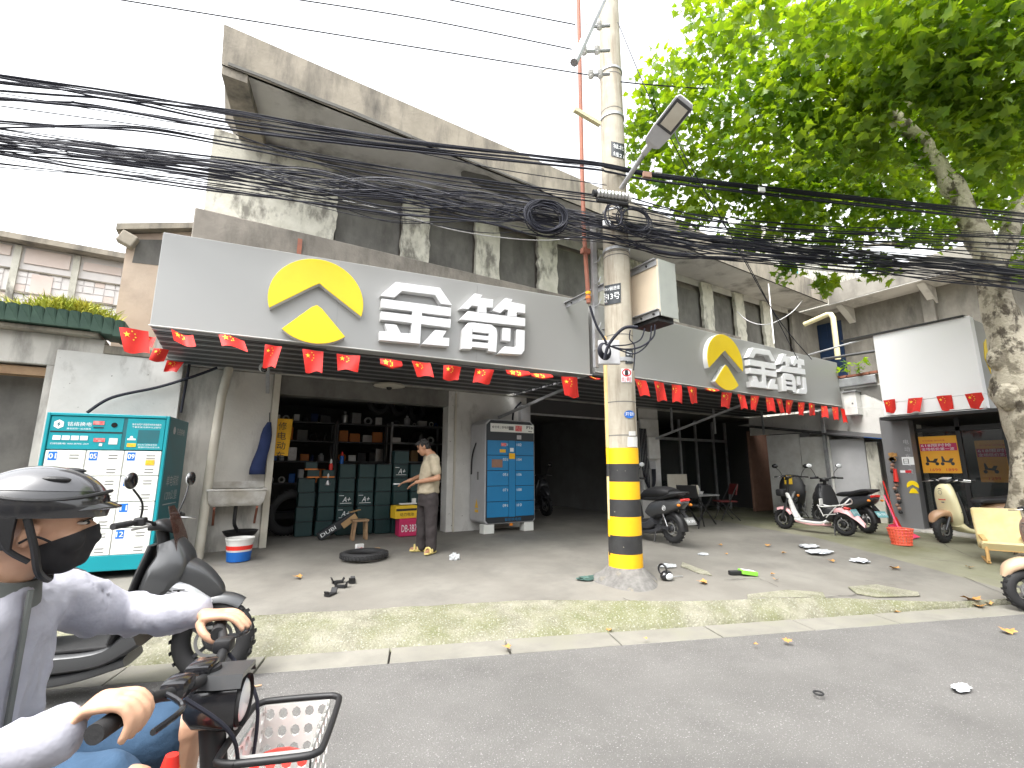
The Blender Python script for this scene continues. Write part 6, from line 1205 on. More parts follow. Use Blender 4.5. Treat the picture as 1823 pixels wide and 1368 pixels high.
def scooter_light(label, front, rear, main, frame='white_plastic', wb=1.15, R_=.2):
    s = Sc(label,front,rear,0,wb); fx, rx = wb/2, -wb/2
    s.wheel(fx,R_,.04,True,'black',6); s.wheel(rx,R_,.04,False,'black',6); s.fork(fx,R_,(.42,.62)); s.fender('front_fender',main,fx,R_,60,150,.05,.02)
    s.p('rear_fender',main,MB().loft([[V(rx+.05-.0+x,y*w,z+h) for y, h in ((-1,-.05),(-.6,.01),(0,.025),(.6,.01),(1,-.05),(.9,-.05),(.5,0),(-.5,0),(-.9,-.05))] for x, z, w in ((.1,.44,.03),(0,.47,.07),(-.15,.44,.085),(-.3,.34,.08),(-.4,.22,.03))]))
    s.loft('frame_front',frame,[(.46,.72,.035,.03,R(70)),(.4,.55,.04,.035,R(70)),(.34,.35,.07,.035,R(65)),(.28,.24,.09,.03,R(30))],3); s.loft('floorboard',frame,[(.3,.22,.1,.03,R(10)),(.1,.19,.13,.03,0),(-.2,.19,.13,.03,0),(-.32,.24,.1,.03,R(-25))],4); s.loft('side_panel',main,[(.28,.19,.105,.025,0),(.0,.155,.133,.03,0),(-.28,.17,.12,.03,0)],4); text('lettering','新日·轻骑',V(-.12,-.137,.145),V(1,0,0),UP,.16,.03,'text_black',s.t,True); s.p('floor_mat','black_rubber',MB().box((-.02,0,.225),(.42,.2,.012)),smooth=False)
    s.loft('battery_box','black',[(-.2,.3,.09,.07,0),(-.3,.36,.1,.13,0),(-.42,.36,.08,.11,0)],4); s.p('steering_column','black',MB().tube([(.46,0,.6),(.41,0,1.0)],.022,10)); s.loft('dash','black',[(.44,1.0,.05,.03,R(20)),(.4,1.03,.07,.035,R(15)),(.35,1.03,.04,.02,0)],3); s.bars(.4,1.04,.27,'black',False,.05)
    rk = s.p('seat_rack',frame,MB().tube(catmull([V(-.18,.1,.52),V(-.3,.11,.5),V(-.62,.11,.55),V(-.7,.1,.6),V(-.72,0,.66),V(-.7,-.1,.6),V(-.62,-.11,.55),V(-.3,-.11,.5),V(-.18,-.1,.52)],4),.012,8))
    for a, b in (((-.2,-.1,.5),(-.28,-.1,.32)),((-.55,-.11,.54),(-.32,-.1,.3)),((-.2,.1,.5),(-.28,.1,.32)),((-.55,.11,.54),(-.32,.1,.3)),((-.26,-.1,.34),(-.5,-.1,.38)),((-.26,.1,.34),(-.5,.1,.38)),((-.3,-.11,.5),(-.3,.11,.5)),((-.45,-.11,.52),(-.45,.11,.52))): s.p('rack_bar',frame,MB().tube([a,b],.009,6),rk,smooth=False)
    s.p('seat_back',frame,MB().box((-.2,0,.58),(.02,.1,.12)),rk,smooth=False,bevel=.008); s.p('front_basket_bag','black',MB().box((.55,0,.72),(.16,.24,.14)),bevel=.03); s.plate(-.78,.42,.5); s.loft('tail_light','tail_red',[(-.62,.49,.06,.025,0),(-.7,.48,.04,.015,0)],3); s.p('shock_absorber','chrome',MB().tube([(-.4,-.08,.42),(rx+.05,-.08,R_)],.018,8)); s.stand(-.45,.2)
    return s
f, r_ = onZ(372,1213,0), onZ(60,1250,0); SCL[0] = 1.12
s = scooter_modern('matt grey angular scooter with GT letters parked at the kerb behind the rider',f,r_,'grey_scooter','silver_scooter','grey_scooter',R(-10),0,True,True,True,False,'dark_scooter',1.46,.25)
SCL[0] = 1.0; q = onG(1200,972)
s = scooter_modern('dark grey scooter with round emblem parked tail-out behind the striped pole',headfrom(q,1108,1.25),q,'grey_scooter','dark_scooter','dark_scooter',R(10),0,False,True)
for sy in (-1,1): s.p('emblem','text_white',MB().torus((-.62,sy*.172,.56),.035,.004,'y',20,5)); s.p('emblem','text_white',MB().torus((-.62,sy*.174,.56),.015,.004,'y',14,5))
s.loft('seat_cover','black',[(-.0,.7,.13,.05,0),(-.2,.78,.18,.09,0),(-.5,.8,.19,.1,0),(-.7,.8,.15,.06,0)],2.4)
scooter_light('small pink and white electric bike with open frame at the shed',headfrom(onG(1506,954),1398,1.15),onG(1506,954),'pink_paint')
scooter_modern('black scooter with teal number plate next to the red basket',headfrom(onG(1553,951),1462,1.35),onG(1553,951),'dark_scooter','dark_scooter','dark_scooter',0,0,False,True,False,True)
s = scooter_modern('black scooter under a dark rain apron with a yellow tag, behind the pink bike',onG(1440,930)+V(-.2,.2,0),onG(1462,905)+V(.6,.5,0),'dark_scooter','dark_scooter','dark_scooter',.3,0,False,True)
s.loft('rain_apron','black',[(.5,.42,.22,.08,R(85)),(.56,.65,.27,.1,R(85)),(.5,.9,.24,.1,R(95)),(.44,1.05,.16,.08,R(105))],2.6); s.p('yellow_tag','yellow_box',MB().box((.63,-.05,.95),(.02,.16,.2)),smooth=False,bevel=.006); s.p('orange_badge','orange_lamp',MB().ell((.67,.12,.6),(.01,.03,.03),10,7))
scooter_retro('cream retro scooter with round headlight and tan fender before the poster shop',onG(1682,966),headfrom(onG(1682,966),1840,1.3),'cream_paint','tan_paint',.35)
scooter_retro('brown and beige retro scooter cut off by the right edge of the photo',onZ(1836,1086,.02),onZ(2050,1110,.02)+V(.2,-.1,0),'brown_paint','beige_paint',.25)
for i, (x, y, dx, l) in enumerate(((985,905,.3,'dark scooter parked in the shadow of the middle bay, nearest the blue cabinet'),(1040,900,.5,'dark scooter standing deep in the middle bay left of the pole'))):
    p = onG(x,y); p = V(6.1+.85*i,9.6+.3*i,.34); scooter_modern(l,p,p+V(.15,1.2,0),'dark_scooter','dark_scooter','dark_scooter',.2,0,False,True)
# ================================================================== people
from mathutils import noise as mnoise
def organic(name, mb, voxel, it, m, parent, fold=0, fsc=9, seed=0, aniso=(1,1,1), ridge=0):
    me = bpy.data.meshes.new('tmp'); me.from_pydata(mb.v,[],mb.f); o = bpy.data.objects.new('tmp',me); COL.objects.link(o)
    r_ = o.modifiers.new('r','REMESH'); r_.mode = 'VOXEL'; r_.voxel_size = voxel; r_.use_smooth_shade = True
    if it: sm_ = o.modifiers.new('s','SMOOTH'); sm_.factor = .5; sm_.iterations = it
    dg = bpy.context.evaluated_depsgraph_get(); dg.update(); nm = bpy.data.meshes.new_from_object(o.evaluated_get(dg)); bpy.data.objects.remove(o); nm.name = name
    if fold:
        for v in nm.vertices:
            q = Vector((v.co.x*fsc*aniso[0],v.co.y*fsc*aniso[1],v.co.z*fsc*aniso[2]))+V(seed,0,0); v.co += v.normal*fold*(mnoise.noise(q)+.5*mnoise.noise(q*2.3) if not ridge else .45*mnoise.noise(q*.7)+.7*(.35-abs(mnoise.noise(q)))+.3*(.3-abs(mnoise.noise(q*2.2+V(5,1,0)))))
    nm.materials.clear(); nm.materials.append(MT[m]); nm.polygons.foreach_set('use_smooth',[True]*len(nm.polygons)); return link(name,nm,parent)
def chain(mb, pts, rad, k=5, n=14):
    P_ = catmull([Vector(p) for p in pts],k); rs = []
    for i in range(len(P_)): f_ = i/k; j = min(int(f_),len(rad)-2); rs.append(lerp(rad[j],rad[j+1],f_-j))
    mb.tube(P_,rs,n); mb.ell(P_[0],(rs[0],)*3,12,8); mb.ell(P_[-1],(rs[-1],)*3,12,8)
# ---------------------------------------------------------------- rider on the electric bicycle
T = td
DM = 1.483
eb = thing('electric_bicycle','dark electric bicycle with white perforated front basket in the foreground','bicycle',tuple(T(-.9,DM,0)),SA)
def eb_(name, m, mb, par=eb, smooth=True, **k): return mb.build(name,m,par,smooth=smooth,**k)
RG, LG = T(-.58,1.165,1.0), T(-.628,1.80,1.0)
hb = eb_('handlebar','black',MB().tube(catmull([RG,T(-.57,1.26,1.0),T(-.53,1.4,.97),T(-.53,1.56,.97),T(-.58,1.7,1.0),LG],5),.013,12))
eb_('grip','black_rubber',MB().tube([T(-.592,1.13,1.0),T(-.572,1.27,1.0)],.019,14),hb); eb_('grip','black_rubber',MB().tube([T(-.632,1.83,1.0),T(-.59,1.69,1.0)],.019,14),hb)
for a, b, c in ((T(-.56,1.31,.995),T(-.49,1.25,.985),T(-.5,1.15,.985)),(T(-.57,1.65,.995),T(-.52,1.72,.99),T(-.54,1.82,.99))): eb_('brake_lever','black_gloss',MB().tube(catmull([a,b,c],5),.0065,8),hb)
eb_('control_box','black_gloss',MB().box(T(-.55,1.36,.985),(.06,.07,.045),Matrix.Rotation(SA,3,'Z')),hb,bevel=.015); eb_('display','black_gloss',MB().box(T(-.545,1.48,.985),(.06,.08,.025),Matrix.Rotation(SA,3,'Z')),hb,bevel=.01); eb_('control_box','black',MB().box(T(-.545,1.62,.99),(.05,.05,.04),Matrix.Rotation(SA,3,'Z')),hb,bevel=.012)
eb_('stem','black',MB().tube([T(-.53,DM,.98),T(-.47,DM,.6),T(-.44,DM,.45)],[.03,.032,.035],14))
eb_('head_tube','black',MB().tube([T(-.49,DM,.72),T(-.45,DM,.48)],.042,14))
for sy in (-.07,.07): eb_('fork_leg','black',MB().tube([T(-.44,DM+sy*.7,.5),T(-.33,DM+sy,.25)],.02,10))
Mh = Matrix((sv,nv,UP)).transposed()
hl = eb_('headlight','black_gloss',MB().loft([[T(-.525,DM,.895)+Mh @ V(x,y*w,z*h+.01*x) for y, z in [(math.copysign(abs(cos(a))**.6,cos(a)),math.copysign(abs(sin(a))**.6,sin(a))) for a in [2*pi*k/18 for k in range(18)]]] for x, w, h in ((-.045,.03,.03),(-.02,.048,.052),(.05,.058,.062),(.085,.058,.062))])); eb_('visor','grey_scooter',MB().loft([[T(-.525,DM,.945)+Mh @ V(x,y*w,z) for y, z in ((-1,0),(-.8,.03),(.8,.03),(1,0),(.8,.018),(-.8,.018))] for x, w in ((-.05,.045),(.03,.06),(.095,.06))]),hl); eb_('lens','glass_lamp',MB().lathe([(.056,.0),(.05,.012),(.0,.02)],(0,0,0),'x',24) if False else MB().ell(T(-.439,DM,.895),(.012,.046,.05),16,10,Mh),hl); eb_('lens_ring','black',MB().loft([[T(-.525,DM,.895)+Mh @ V(x,.057*cos(2*pi*k/24),.061*sin(2*pi*k/24)) for k in range(24)] for x in (.08,.095)],False),hl)
eb_('brake_cable','cable_black',MB().tube(catmull([T(-.52,1.33,.97),T(-.42,1.37,.86),T(-.42,1.43,.7),T(-.44,1.47,.55)],6),.005,6)); eb_('brake_cable','cable_black',MB().tube(catmull([T(-.54,1.63,.97),T(-.43,1.58,.85),T(-.42,1.53,.65)],6),.005,6)); eb_('drink_bottle','orange',MB().tube([T(-.56,1.38,.68),T(-.555,1.38,.8)],[.022,.022],14)); eb_('bottle_cap','red_plastic',MB().tube([T(-.555,1.38,.802),T(-.553,1.38,.83)],[.02,.014],12)); eb_('bottle_holder','red_plastic',MB().tube([T(-.56,1.38,.6),T(-.56,1.38,.678)],[.02,.024],12))
# basket: perforated walls with oval holes
bk0, bk1, bd0, bd1, bz0, bz1 = -.46,-.215,1.37,1.69,.56,.8
bs = eb_('basket_rim','black',MB().tube(catmull([T(*p,bz1) for p in ((bk0+.05,bd0),(bk1-.05,bd0),(bk1-.012,bd0+.012),(bk1,bd0+.05),(bk1,bd1-.05),(bk1-.012,bd1-.012),(bk1-.05,bd1),(bk0+.05,bd1),(bk0+.012,bd1-.012),(bk0,bd1-.05),(bk0,bd0+.05),(bk0+.012,bd0+.012))]+[T(bk0+.05,bd0,bz1)],3),.009,10))
def perf(o, ux, uy, w, h, nx, ny):
    mb = MB(); cw, ch = w/nx, h/ny; nn = ux.cross(uy)*.004
    for i in range(nx):
        for j in range(ny):
            c = o+ux*(i+.5)*cw+uy*(j+.5)*ch; out = [(-.5,-.5),(0,-.5),(.5,-.5),(.5,0),(.5,.5),(0,.5),(-.5,.5),(-.5,0)]; inn = [(.36*cos(R(225+45*k))*1.0,.34*sin(R(225+45*k))) for k in range(8)]
            mb2 = [c+ux*a*cw+uy*b*ch+nn for a, b in out]+[c+ux*a*cw+uy*b*ch+nn for a, b in inn]+[c+ux*a*cw+uy*b*ch-nn for a, b in out]+[c+ux*a*cw+uy*b*ch-nn for a, b in inn]
            mb.add(mb2,[(k,(k+1)%8,8+(k+1)%8,8+k) for k in range(8)]+[(16+k,24+k,24+(k+1)%8,16+(k+1)%8) for k in range(8)]+[(8+k,8+(k+1)%8,24+(k+1)%8,24+k) for k in range(8)])
    return mb
TA = .03
for o, ux, w, nx in ((T(bk0+TA,bd1-TA,bz0),sv,bk1-bk0-2*TA,5),(T(bk0+TA,bd0+TA,bz0),sv,bk1-bk0-2*TA,5),(T(bk0+TA,bd0+TA,bz0),nv,bd1-bd0-2*TA,6),(T(bk1-TA,bd0+TA,bz0),nv,bd1-bd0-2*TA,6)):
    eb_('basket_wall','white_plastic',perf(o,ux,UP,w,bz1-bz0,nx,5),bs,smooth=False)
c0_ = T((bk0+bk1)/2,(bd0+bd1)/2,bz0); eb_('basket_floor','white_plastic',perf(T(bk0+TA,bd0+TA,bz0),sv,nv,bk1-bk0-2*TA,bd1-bd0-2*TA,5,6),bs,smooth=False)
rbag = tag(MB().ell(T(-.34,1.47,.7),(.1,.1,.06),14,9,Mh).build('red_bag','red_plastic',smooth=True),'red plastic bag lying in the bicycle basket','bag')
eb_('down_tube','black',MB().tube(catmull([T(-.46,DM,.55),T(-.62,DM,.35),T(-.95,DM,.3),T(-1.15,DM,.45)],5),.04,12)); eb_('seat_post','black',MB().tube([T(-1.05,DM,.35),T(-1.14,DM,.64)],.022,10)); eb_('saddle','seat_black',MB().ell(T(-1.13,DM,.66),(.17,.11,.05),16,9,Mh))
for tt, nm_ in ((-.33,'front_wheel'),(-1.5,'rear_wheel')):
    b = MB(); b.M = Matrix.Translation(T(tt,DM,.25)) @ Mh.to_4x4(); b.torus((0,0,0),.215,.035,'y',36,10); w_ = eb_(nm_,'black_rubber',b); b = MB(); b.M = Matrix.Translation(T(tt,DM,.25)) @ Mh.to_4x4(); b.lathe([(.18,-.015),(.18,.015)],(0,0,0),'y',30,False); b.lathe([(.06,-.04),(.06,.04)],(0,0,0),'y',20); eb_('rim','steel',b,w_)
eb_('chain_stay','black',MB().tube([T(-1.1,DM,.34),T(-1.5,DM+.08,.25)],.02,8))
rd = thing('person','rider in pale grey jacket, black helmet and black mask passing on an electric bicycle','person',tuple(T(-1.05,DM,0)),SA)
HC = T(-.965,DM,1.35)
yaw = SA+R(26); hf = V(cos(yaw),sin(yaw),0); hf = (hf+V(0,0,-.06)).normalized(); hn = V(-hf.y,hf.x,0).normalized(); hu = hf.cross(hn); HM = Matrix((hf,hn,hu)).transposed()     # forward, left, up
Hp = lambda x, y, z: HC+HM @ V(x,y,z)
SHR, ELR, WRR = T(-1.09,1.285,1.13), T(-.97,1.1,.88), T(-.665,1.165,.995)
SHL, ELL, WRL = T(-1.06,1.68,1.13), T(-.93,1.88,1.02), T(-.69,1.785,1.04)
HIR, KNR, ANR = T(-1.1,1.4,.72), T(-.62,1.34,.775), T(-.66,1.36,.36)
HIL, KNL, ANL = T(-1.1,1.57,.72), T(-.63,1.62,.775), T(-.66,1.6,.36)
mb = MB()
mb.ell(Hp(-.005,0,.045),(.1,.078,.095),24,16,HM); mb.ell(Hp(.035,0,-.03),(.062,.06,.085),20,14,HM); mb.ell(Hp(.05,0,-.075),(.042,.042,.04),16,10,HM)   # skull, face, chin
mb.ell(Hp(.096,0,-.012),(.018,.014,.028),12,8,HM); mb.ell(Hp(.106,0,-.028),(.014,.016,.013),12,8,HM); mb.ell(Hp(.088,0,.04),(.02,.055,.012),14,8,HM)                      # nose, brow
for sy in (-1,1): mb.ell(Hp(-.012,sy*.08,-.012),(.02,.009,.033),12,8,Matrix(HM) @ Matrix.Rotation(.25,3,'Y')); mb.ell(Hp(.06,sy*.042,-.03),(.03,.025,.03),12,8,HM)
chain(mb,[Hp(-.02,0,-.05),T(-1.035,DM,1.22),T(-1.06,DM,1.12)],[.058,.056,.07])
chain(mb,[T(-1.07,DM,1.08),T(-1.08,DM,.95),T(-1.1,DM,.75)],[.09,.11,.12])
for SH, EL, WR in ((SHR,ELR,WRR),(SHL,ELL,WRL)): chain(mb,[T(-1.06,DM,1.1),SH],[.06,.06]); chain(mb,[SH,EL],[.05,.042]); chain(mb,[EL,lerp(EL,WR,.5),WR],[.04,.037,.027])
for HI, KN, AN in ((HIR,KNR,ANR),(HIL,KNL,ANL)): chain(mb,[HI,lerp(HI,KN,.5),KN],[.085,.075,.058]); chain(mb,[KN,lerp(KN,AN,.35),AN],[.055,.054,.036]); chain(mb,[AN,AN+sv*.16+V(0,0,-.06)],[.038,.03])
def hand(mb, WR, G_, side, reach):
    # side: -1 right hand (near), +1 left hand; knuckles over the bar, fingers curling round it
    q = lambda t, d, z: G_+sv*t+nv*d*side+UP*z
    mb.loft([[c+nv*(w*cos(a))+(e_*(h*sin(a))) for a in [2*pi*k/14 for k in range(14)]] for c, w, h, e_ in ((WR,.031,.026,UP),(lerp(WR,q(-.03,0,.035),.45),.033,.022,UP),(q(-.045,0,.034),.043,.02,(UP+sv*.2).normalized()),(q(-.008,0,.036),.043,.016,(UP+sv*.4).normalized()))])
    for k, (d, L_) in enumerate(((-.032,.9),(-.011,1.0),(.011,.97),(.031,.8))):
        if reach: pts = [q(-.02,d,.036),q(.028*L_,d,.036),q(.062*L_,d*1.05,.022),q(.085*L_,d*1.05,-.002)]
        else: pts = [q(-.018,d,.036),q(.022*L_,d,.034),q(.046*L_,d,.006),q(.034*L_,d,-.026)]
        chain(mb,pts,[.0115,.011,.0098,.0085],5,10)
    chain(mb,[q(-.05,-.03,.018),q(-.028,-.052,-.004),q(.0,-.052,-.024),q(.022,-.045,-.026)],[.014,.0125,.0115,.0095],5,10)
hand(mb,WRR,T(-.582,1.185,1.0),-1,False); hand(mb,WRL,T(-.61,1.765,1.0),1,True)
body = organic('body',mb,.0055,2,'skin',rd)
# jacket
mb = MB(); 
def ring(t, d0, d1, z, ht, tilt=0): return [T(t,(d0+d1)/2,z)+nv*((d1-d0)/2*math.copysign(abs(cos(a))**.8,cos(a)))+sv*(ht*math.copysign(abs(sin(a))**.85,sin(a)))+UP*tilt*sin(a) for a in [2*pi*k/24 for k in range(24)]]
mb.loft([ring(-1.12,1.29,1.68,.74,.15),ring(-1.11,1.28,1.69,.8,.15),ring(-1.1,1.28,1.69,.9,.145),ring(-1.09,1.275,1.695,1.0,.138),ring(-1.08,1.28,1.69,1.08,.125,-.01),ring(-1.065,1.315,1.655,1.15,.108,-.02),ring(-1.045,1.38,1.59,1.195,.085,-.03),ring(-1.04,1.405,1.56,1.235,.075,-.03)])
for SH, EL, WR in ((SHR,ELR,WRR),(SHL,ELL,WRL)): chain(mb,[T(-1.05,DM,1.09),SH],[.1,.083],4,16); chain(mb,[SH,lerp(SH,EL,.5)+V(0,0,.0),EL],[.084,.074,.068],5,16); chain(mb,[EL,lerp(EL,WR,.5),lerp(EL,WR,.86),lerp(EL,WR,.97)],[.067,.06,.048,.043],5,16)
jk_ = organic('jacket',mb,.011,3,'jacket',rd,.036,6.5,3,(1.4,1.4,.8),1)
zq = []
for z in fr(.76,1.2,22):                    # zip placket down the front
    t0 = lerp(-.965,-.965,sm(z,.95,1.2)); zq.append(T(t0+.018,DM-.03,z))
part('zip_placket','jacket_dark',MB().tube(zq,[.007]*len(zq),6),jk_)
for WR, EL in ((WRR,ELR),(WRL,ELL)): c = lerp(EL,WR,.95); part('cuff','jacket',MB().tube([lerp(EL,WR,.9),lerp(EL,WR,1.0)],[.045,.04],16),jk_,smooth=True)
mb = MB(); mb.loft([[T(-1.045,DM,z)+nv*(w*cos(a))+sv*(h*sin(a))+UP*(-.035*sin(a)) for a in [2*pi*k/28 for k in range(28)]] for w, h, z in ((.1,.085,1.185),(.096,.083,1.215),(.092,.08,1.25),(.085,.072,1.252),(.085,.07,1.2))]); part('collar','jacket_dark',mb,jk_,smooth=True,ang=60)
# shorts
mb = MB(); chain(mb,[T(-1.1,1.4,.74),T(-1.1,1.57,.74)],[.13,.13],4,16)
for HI, KN in ((HIR,KNR),(HIL,KNL)): chain(mb,[HI,lerp(HI,KN,.5),lerp(HI,KN,.8),lerp(HI,KN,.88)],[.11,.1,.094,.09],5,16)
organic('shorts',mb,.012,3,'denim',rd,.012,9,8)
# mask, eyes, brows
mb = MB(); g4 = .0045
mb.ell(Hp(.035,0,-.03),(.062+g4,.06+g4,.085+g4),20,14,HM); mb.ell(Hp(.05,0,-.075),(.042+g4,.042+g4,.04+g4),16,10,HM); mb.ell(Hp(.096,0,-.012),(.018+g4,.014+g4,.028+g4),12,8,HM); mb.ell(Hp(.106,0,-.028),(.014+g4,.016+g4,.013+g4),12,8,HM)
for sy in (-1,1): mb.ell(Hp(.06,sy*.042,-.03),(.03+g4,.025+g4,.03+g4),12,8,HM)
chain(mb,[Hp(.1,0,-.03),Hp(.085,0,-.08)],[.018,.022])
o = organic('face_mask',mb,.005,4,'mask_black',rd); bm = bmesh.new(); bm.from_mesh(o.data)
for pc, pn in ((Hp(.02,0,-.034),HM @ V(-.42,0,.9)),(Hp(.005,0,-.07),HM @ V(-1,0,-.25)),(Hp(0,0,-.118),HM @ V(0,0,-1))): bmesh.ops.bisect_plane(bm,geom=bm.verts[:]+bm.edges[:]+bm.faces[:],plane_co=pc,plane_no=pn,clear_outer=True)
bm.to_mesh(o.data); bm.free()
for sy in (-1,1):
    part('mask_strap','mask_black',MB().tube(catmull([Hp(.03,sy*.075,-.03),Hp(.0,sy*.088,-.015),Hp(-.025,sy*.088,-.03)],4),.003,6),o); ey = part('eye','eye_white',MB().ell(Hp(.079,sy*.034,.014),(.015,.016,.0055),14,9,HM),rd,smooth=True); part('iris','eye_dark',MB().ell(Hp(.0885,sy*.036,.014),(.007,.009,.0056),12,8,HM),ey,smooth=True); part('eyelid','eye_dark',MB().tube(catmull([Hp(.086,sy*.015,.018),Hp(.096,sy*.033,.025),Hp(.082,sy*.054,.019)],4),.0026,6),ey); part('eyebrow','hair',MB().tube(catmull([Hp(.1,sy*.016,.036),Hp(.099,sy*.036,.043),Hp(.082,sy*.06,.039)],4),[.003]*3+[.005]*3+[.004]*3,6) ,rd)
# helmet: crown greyed to imitate sky reflection, over a black shell, peak at the front, ear flap and chin strap
hm = thing('helmet','glossy black half helmet worn by the rider, short peak, crown greyed for sky sheen','helmet',tuple(Hp(0,0,.06)))
def dome(z0, rx, ry, rz, cx, n=30, m=10, zc=.05): return [[Hp(cx+rx*cos(t)*cos(a),ry*cos(t)*sin(a),zc+rz*sin(t)) for a in [2*pi*k/n for k in range(n)]] for t in [lerp(z0,pi/2-.02,j/m) for j in range(m+1)]]
part('shell','helmet_black',MB().loft(dome(-.2,.142,.112,.103,-.014,zc=.05)),hm,smooth=True,ang=60)
part('crown','helmet_sheen',MB().loft(dome(.45,.143,.113,.109,-.016,zc=.049)),hm,smooth=True,ang=60)
mb = MB(); pk = []
for f_ in fr(0,1,6): pk.append([Hp(-.012+.137*cos(a)+.028*f_*cos(a)**2,.107*sin(a),.044+.026*cos(a)-.012*f_) for a in [lerp(-1.25,1.25,j/20) for j in range(21)]])
mb.add([p for r_ in pk for p in r_],[(i*21+j,i*21+j+1,(i+1)*21+j+1,(i+1)*21+j) for i in range(6) for j in range(20)]); o = part('peak','helmet_black',mb,hm,smooth=True,ang=180); sd_ = o.modifiers.new('s','SOLIDIFY'); sd_.thickness = .006
mb = MB(); tr_ = []
for a in [lerp(-2.6,2.6,j/40) for j in range(41)]: tr_.append(Hp(-.014+.136*cos(a),.106*sin(a),.085+.012*cos(2*a)))
part('groove_trim','black',MB().tube(tr_,.005,6),hm)
for a in (-.9,0,.9): part('vent','black',MB().ell(Hp(-.02+.05*cos(a),.095*sin(a),.148-.03*abs(sin(a))),(.03,.012,.008),12,7,HM),hm)
mb = MB()
for a in [lerp(1.75,4.53,j/16) for j in range(17)]: pass
part('neck_skirt','black',MB().loft([[Hp(-.014+r0*cos(a),r0*.79*sin(a),z) for a in [lerp(1.75,2*pi-1.75,j/20) for j in range(21)]]+[Hp(-.014+(r0-.014)*cos(a),(r0-.014)*.79*sin(a),z) for a in [lerp(2*pi-1.75,1.75,j/20) for j in range(21)]] for r0, z in ((.14,.05),(.137,.0),(.125,-.045))]),hm,smooth=True,ang=50)
for sy in (-1,1): part('chin_strap','black',MB().tube(catmull([Hp(-.02,sy*.1,.03),Hp(.005,sy*.092,-.04),Hp(.02,sy*.07,-.1),Hp(.035,sy*.02,-.128),Hp(.037,0,-.129)],5),.0085,8),hm,smooth=True); part('strap_back','black',MB().tube(catmull([Hp(-.075,sy*.095,.02),Hp(-.045,sy*.09,-.04),Hp(.0,sy*.08,-.075)],5),.007,8),hm)
# ---------------------------------------------------------------- standing man
mg = onG(766,984); MBs = mg
def mp(zx, zy, dd=0): return onP(640+zx/4.275,690+zy/4.275,tuple(MBs+fw*dd),fw)
man = thing('person','standing man in beige T-shirt and dark trousers looking down at his hands','person',tuple(mg))
mf = V(-.93,.36,0).normalized(); ml = V(-mf.y,mf.x,0)   # facing, his left
hc = mp(488,458); s1 = hc
down = (mf*.9+V(0,0,-.42)).normalized(); mnn = down.cross(UP).normalized()*-1; mup = down.cross(mnn); MM = Matrix((down,mnn,mup)).transposed(); mq = lambda x, y, z: hc+MM @ V(x,y,z)
if MM.determinant() < 0: mnn = -mnn; MM = Matrix((down,mnn,mup)).transposed()
if mup.z < 0: mup = -mup; mnn = -mnn; MM = Matrix((down,mnn,mup)).transposed()
mb = MB(); mb.ell(mq(-.005,0,.035),(.095,.075,.085),18,12,MM); mb.ell(mq(.03,0,-.03),(.06,.056,.085),16,11,MM); mb.ell(mq(.05,0,-.085),(.035,.035,.032),12,8,MM); mb.ell(mq(.094,0,-.02),(.02,.013,.024),10,8,MM); mb.ell(mq(.083,0,-.062),(.012,.022,.012),10,7,MM)
for sy in (-1,1): mb.ell(mq(-.01,sy*.076,-.01),(.018,.01,.03),10,7,MM)
nk = mp(545,520); chain(mb,[mq(-.03,0,-.04),nk],[.055,.06]); ch_ = mp(545,620); pv = mp(525,820); chain(mb,[nk,ch_,pv],[.08,.12,.12])
shl, shr = mp(565,550,-.17), mp(525,545,.19); ell_, elr = mp(598,690,-.22), mp(500,665,.2); wrl, wrr = mp(432,722,-.2), mp(372,712,.0)
for a, b, c in ((shl,ell_,wrl),(shr,elr,wrr)): chain(mb,[ch_+V(0,0,.08),a],[.06,.06]); chain(mb,[a,b],[.052,.042]); chain(mb,[b,lerp(b,c,.4),c],[.042,.038,.026])
def mhand(mb, w, d, palm, curl):
    d = d.normalized(); sd_ = d.cross(palm).normalized(); c = w+d*.05; mb.loft([[p+sd_*(a_*cos(t))+palm*(b_*sin(t)) for t in [2*pi*k/12 for k in range(12)]] for p, a_, b_ in ((w,.026,.02),(w+d*.04,.038,.018),(w+d*.085,.04,.014))])
    for k, L_ in enumerate((.9,1,.95,.78)): o_ = w+d*.082+sd_*(-.03+.02*k); chain(mb,[o_,o_+d*.035*L_+palm*curl*.2,o_+d*.06*L_+palm*curl*.6,o_+d*.08*L_+palm*curl],[.0105,.0095,.009,.008],4,8)
    o_ = w+d*.03-sd_*.032; chain(mb,[o_,o_+d*.03-sd_*.022,o_+d*.06-sd_*.024+palm*curl*.5],[.013,.011,.009],4,8)
mhand(mb,wrl,mp(380,755,-.18)-wrl,V(0,0,-1),.02); mhand(mb,wrr,mp(300,735,.0)-wrr,V(0,0,-1),.035)
anl, anr = mp(548,1225,-.06), mp(470,1215,.08); knl, knr = mp(545,1020,-.08), mp(478,1010,.1); hpl, hpr = mp(545,840,-.09), mp(500,840,.09)
for h_, k_, a_ in ((hpl,knl,anl),(hpr,knr,anr)): chain(mb,[h_,k_],[.085,.06]); chain(mb,[k_,lerp(k_,a_,.35),a_],[.058,.056,.038])
for a_, dr in ((anl,(mf*.35-fw*.8)),(anr,mf)): dr = dr.normalized(); g_ = gz(a_.x,a_.y); f0 = V(a_.x,a_.y,g_+.04); chain(mb,[a_,f0-dr*.03],[.036,.038]); chain(mb,[f0-dr*.05,f0+dr*.08,f0+dr*.15-V(0,0,.008)],[.036,.036,.026])
organic('body',mb,.01,1,'skin_tan',man)
mb = MB(); chain(mb,[mp(545,560),mp(540,640),mp(528,740),mp(522,800)],[.13,.145,.15,.15],5,20)
lat = lambda c, w, h: [c+fw*(w*cos(a))+(rt*(h*sin(a))) for a in [2*pi*k/24 for k in range(24)]]
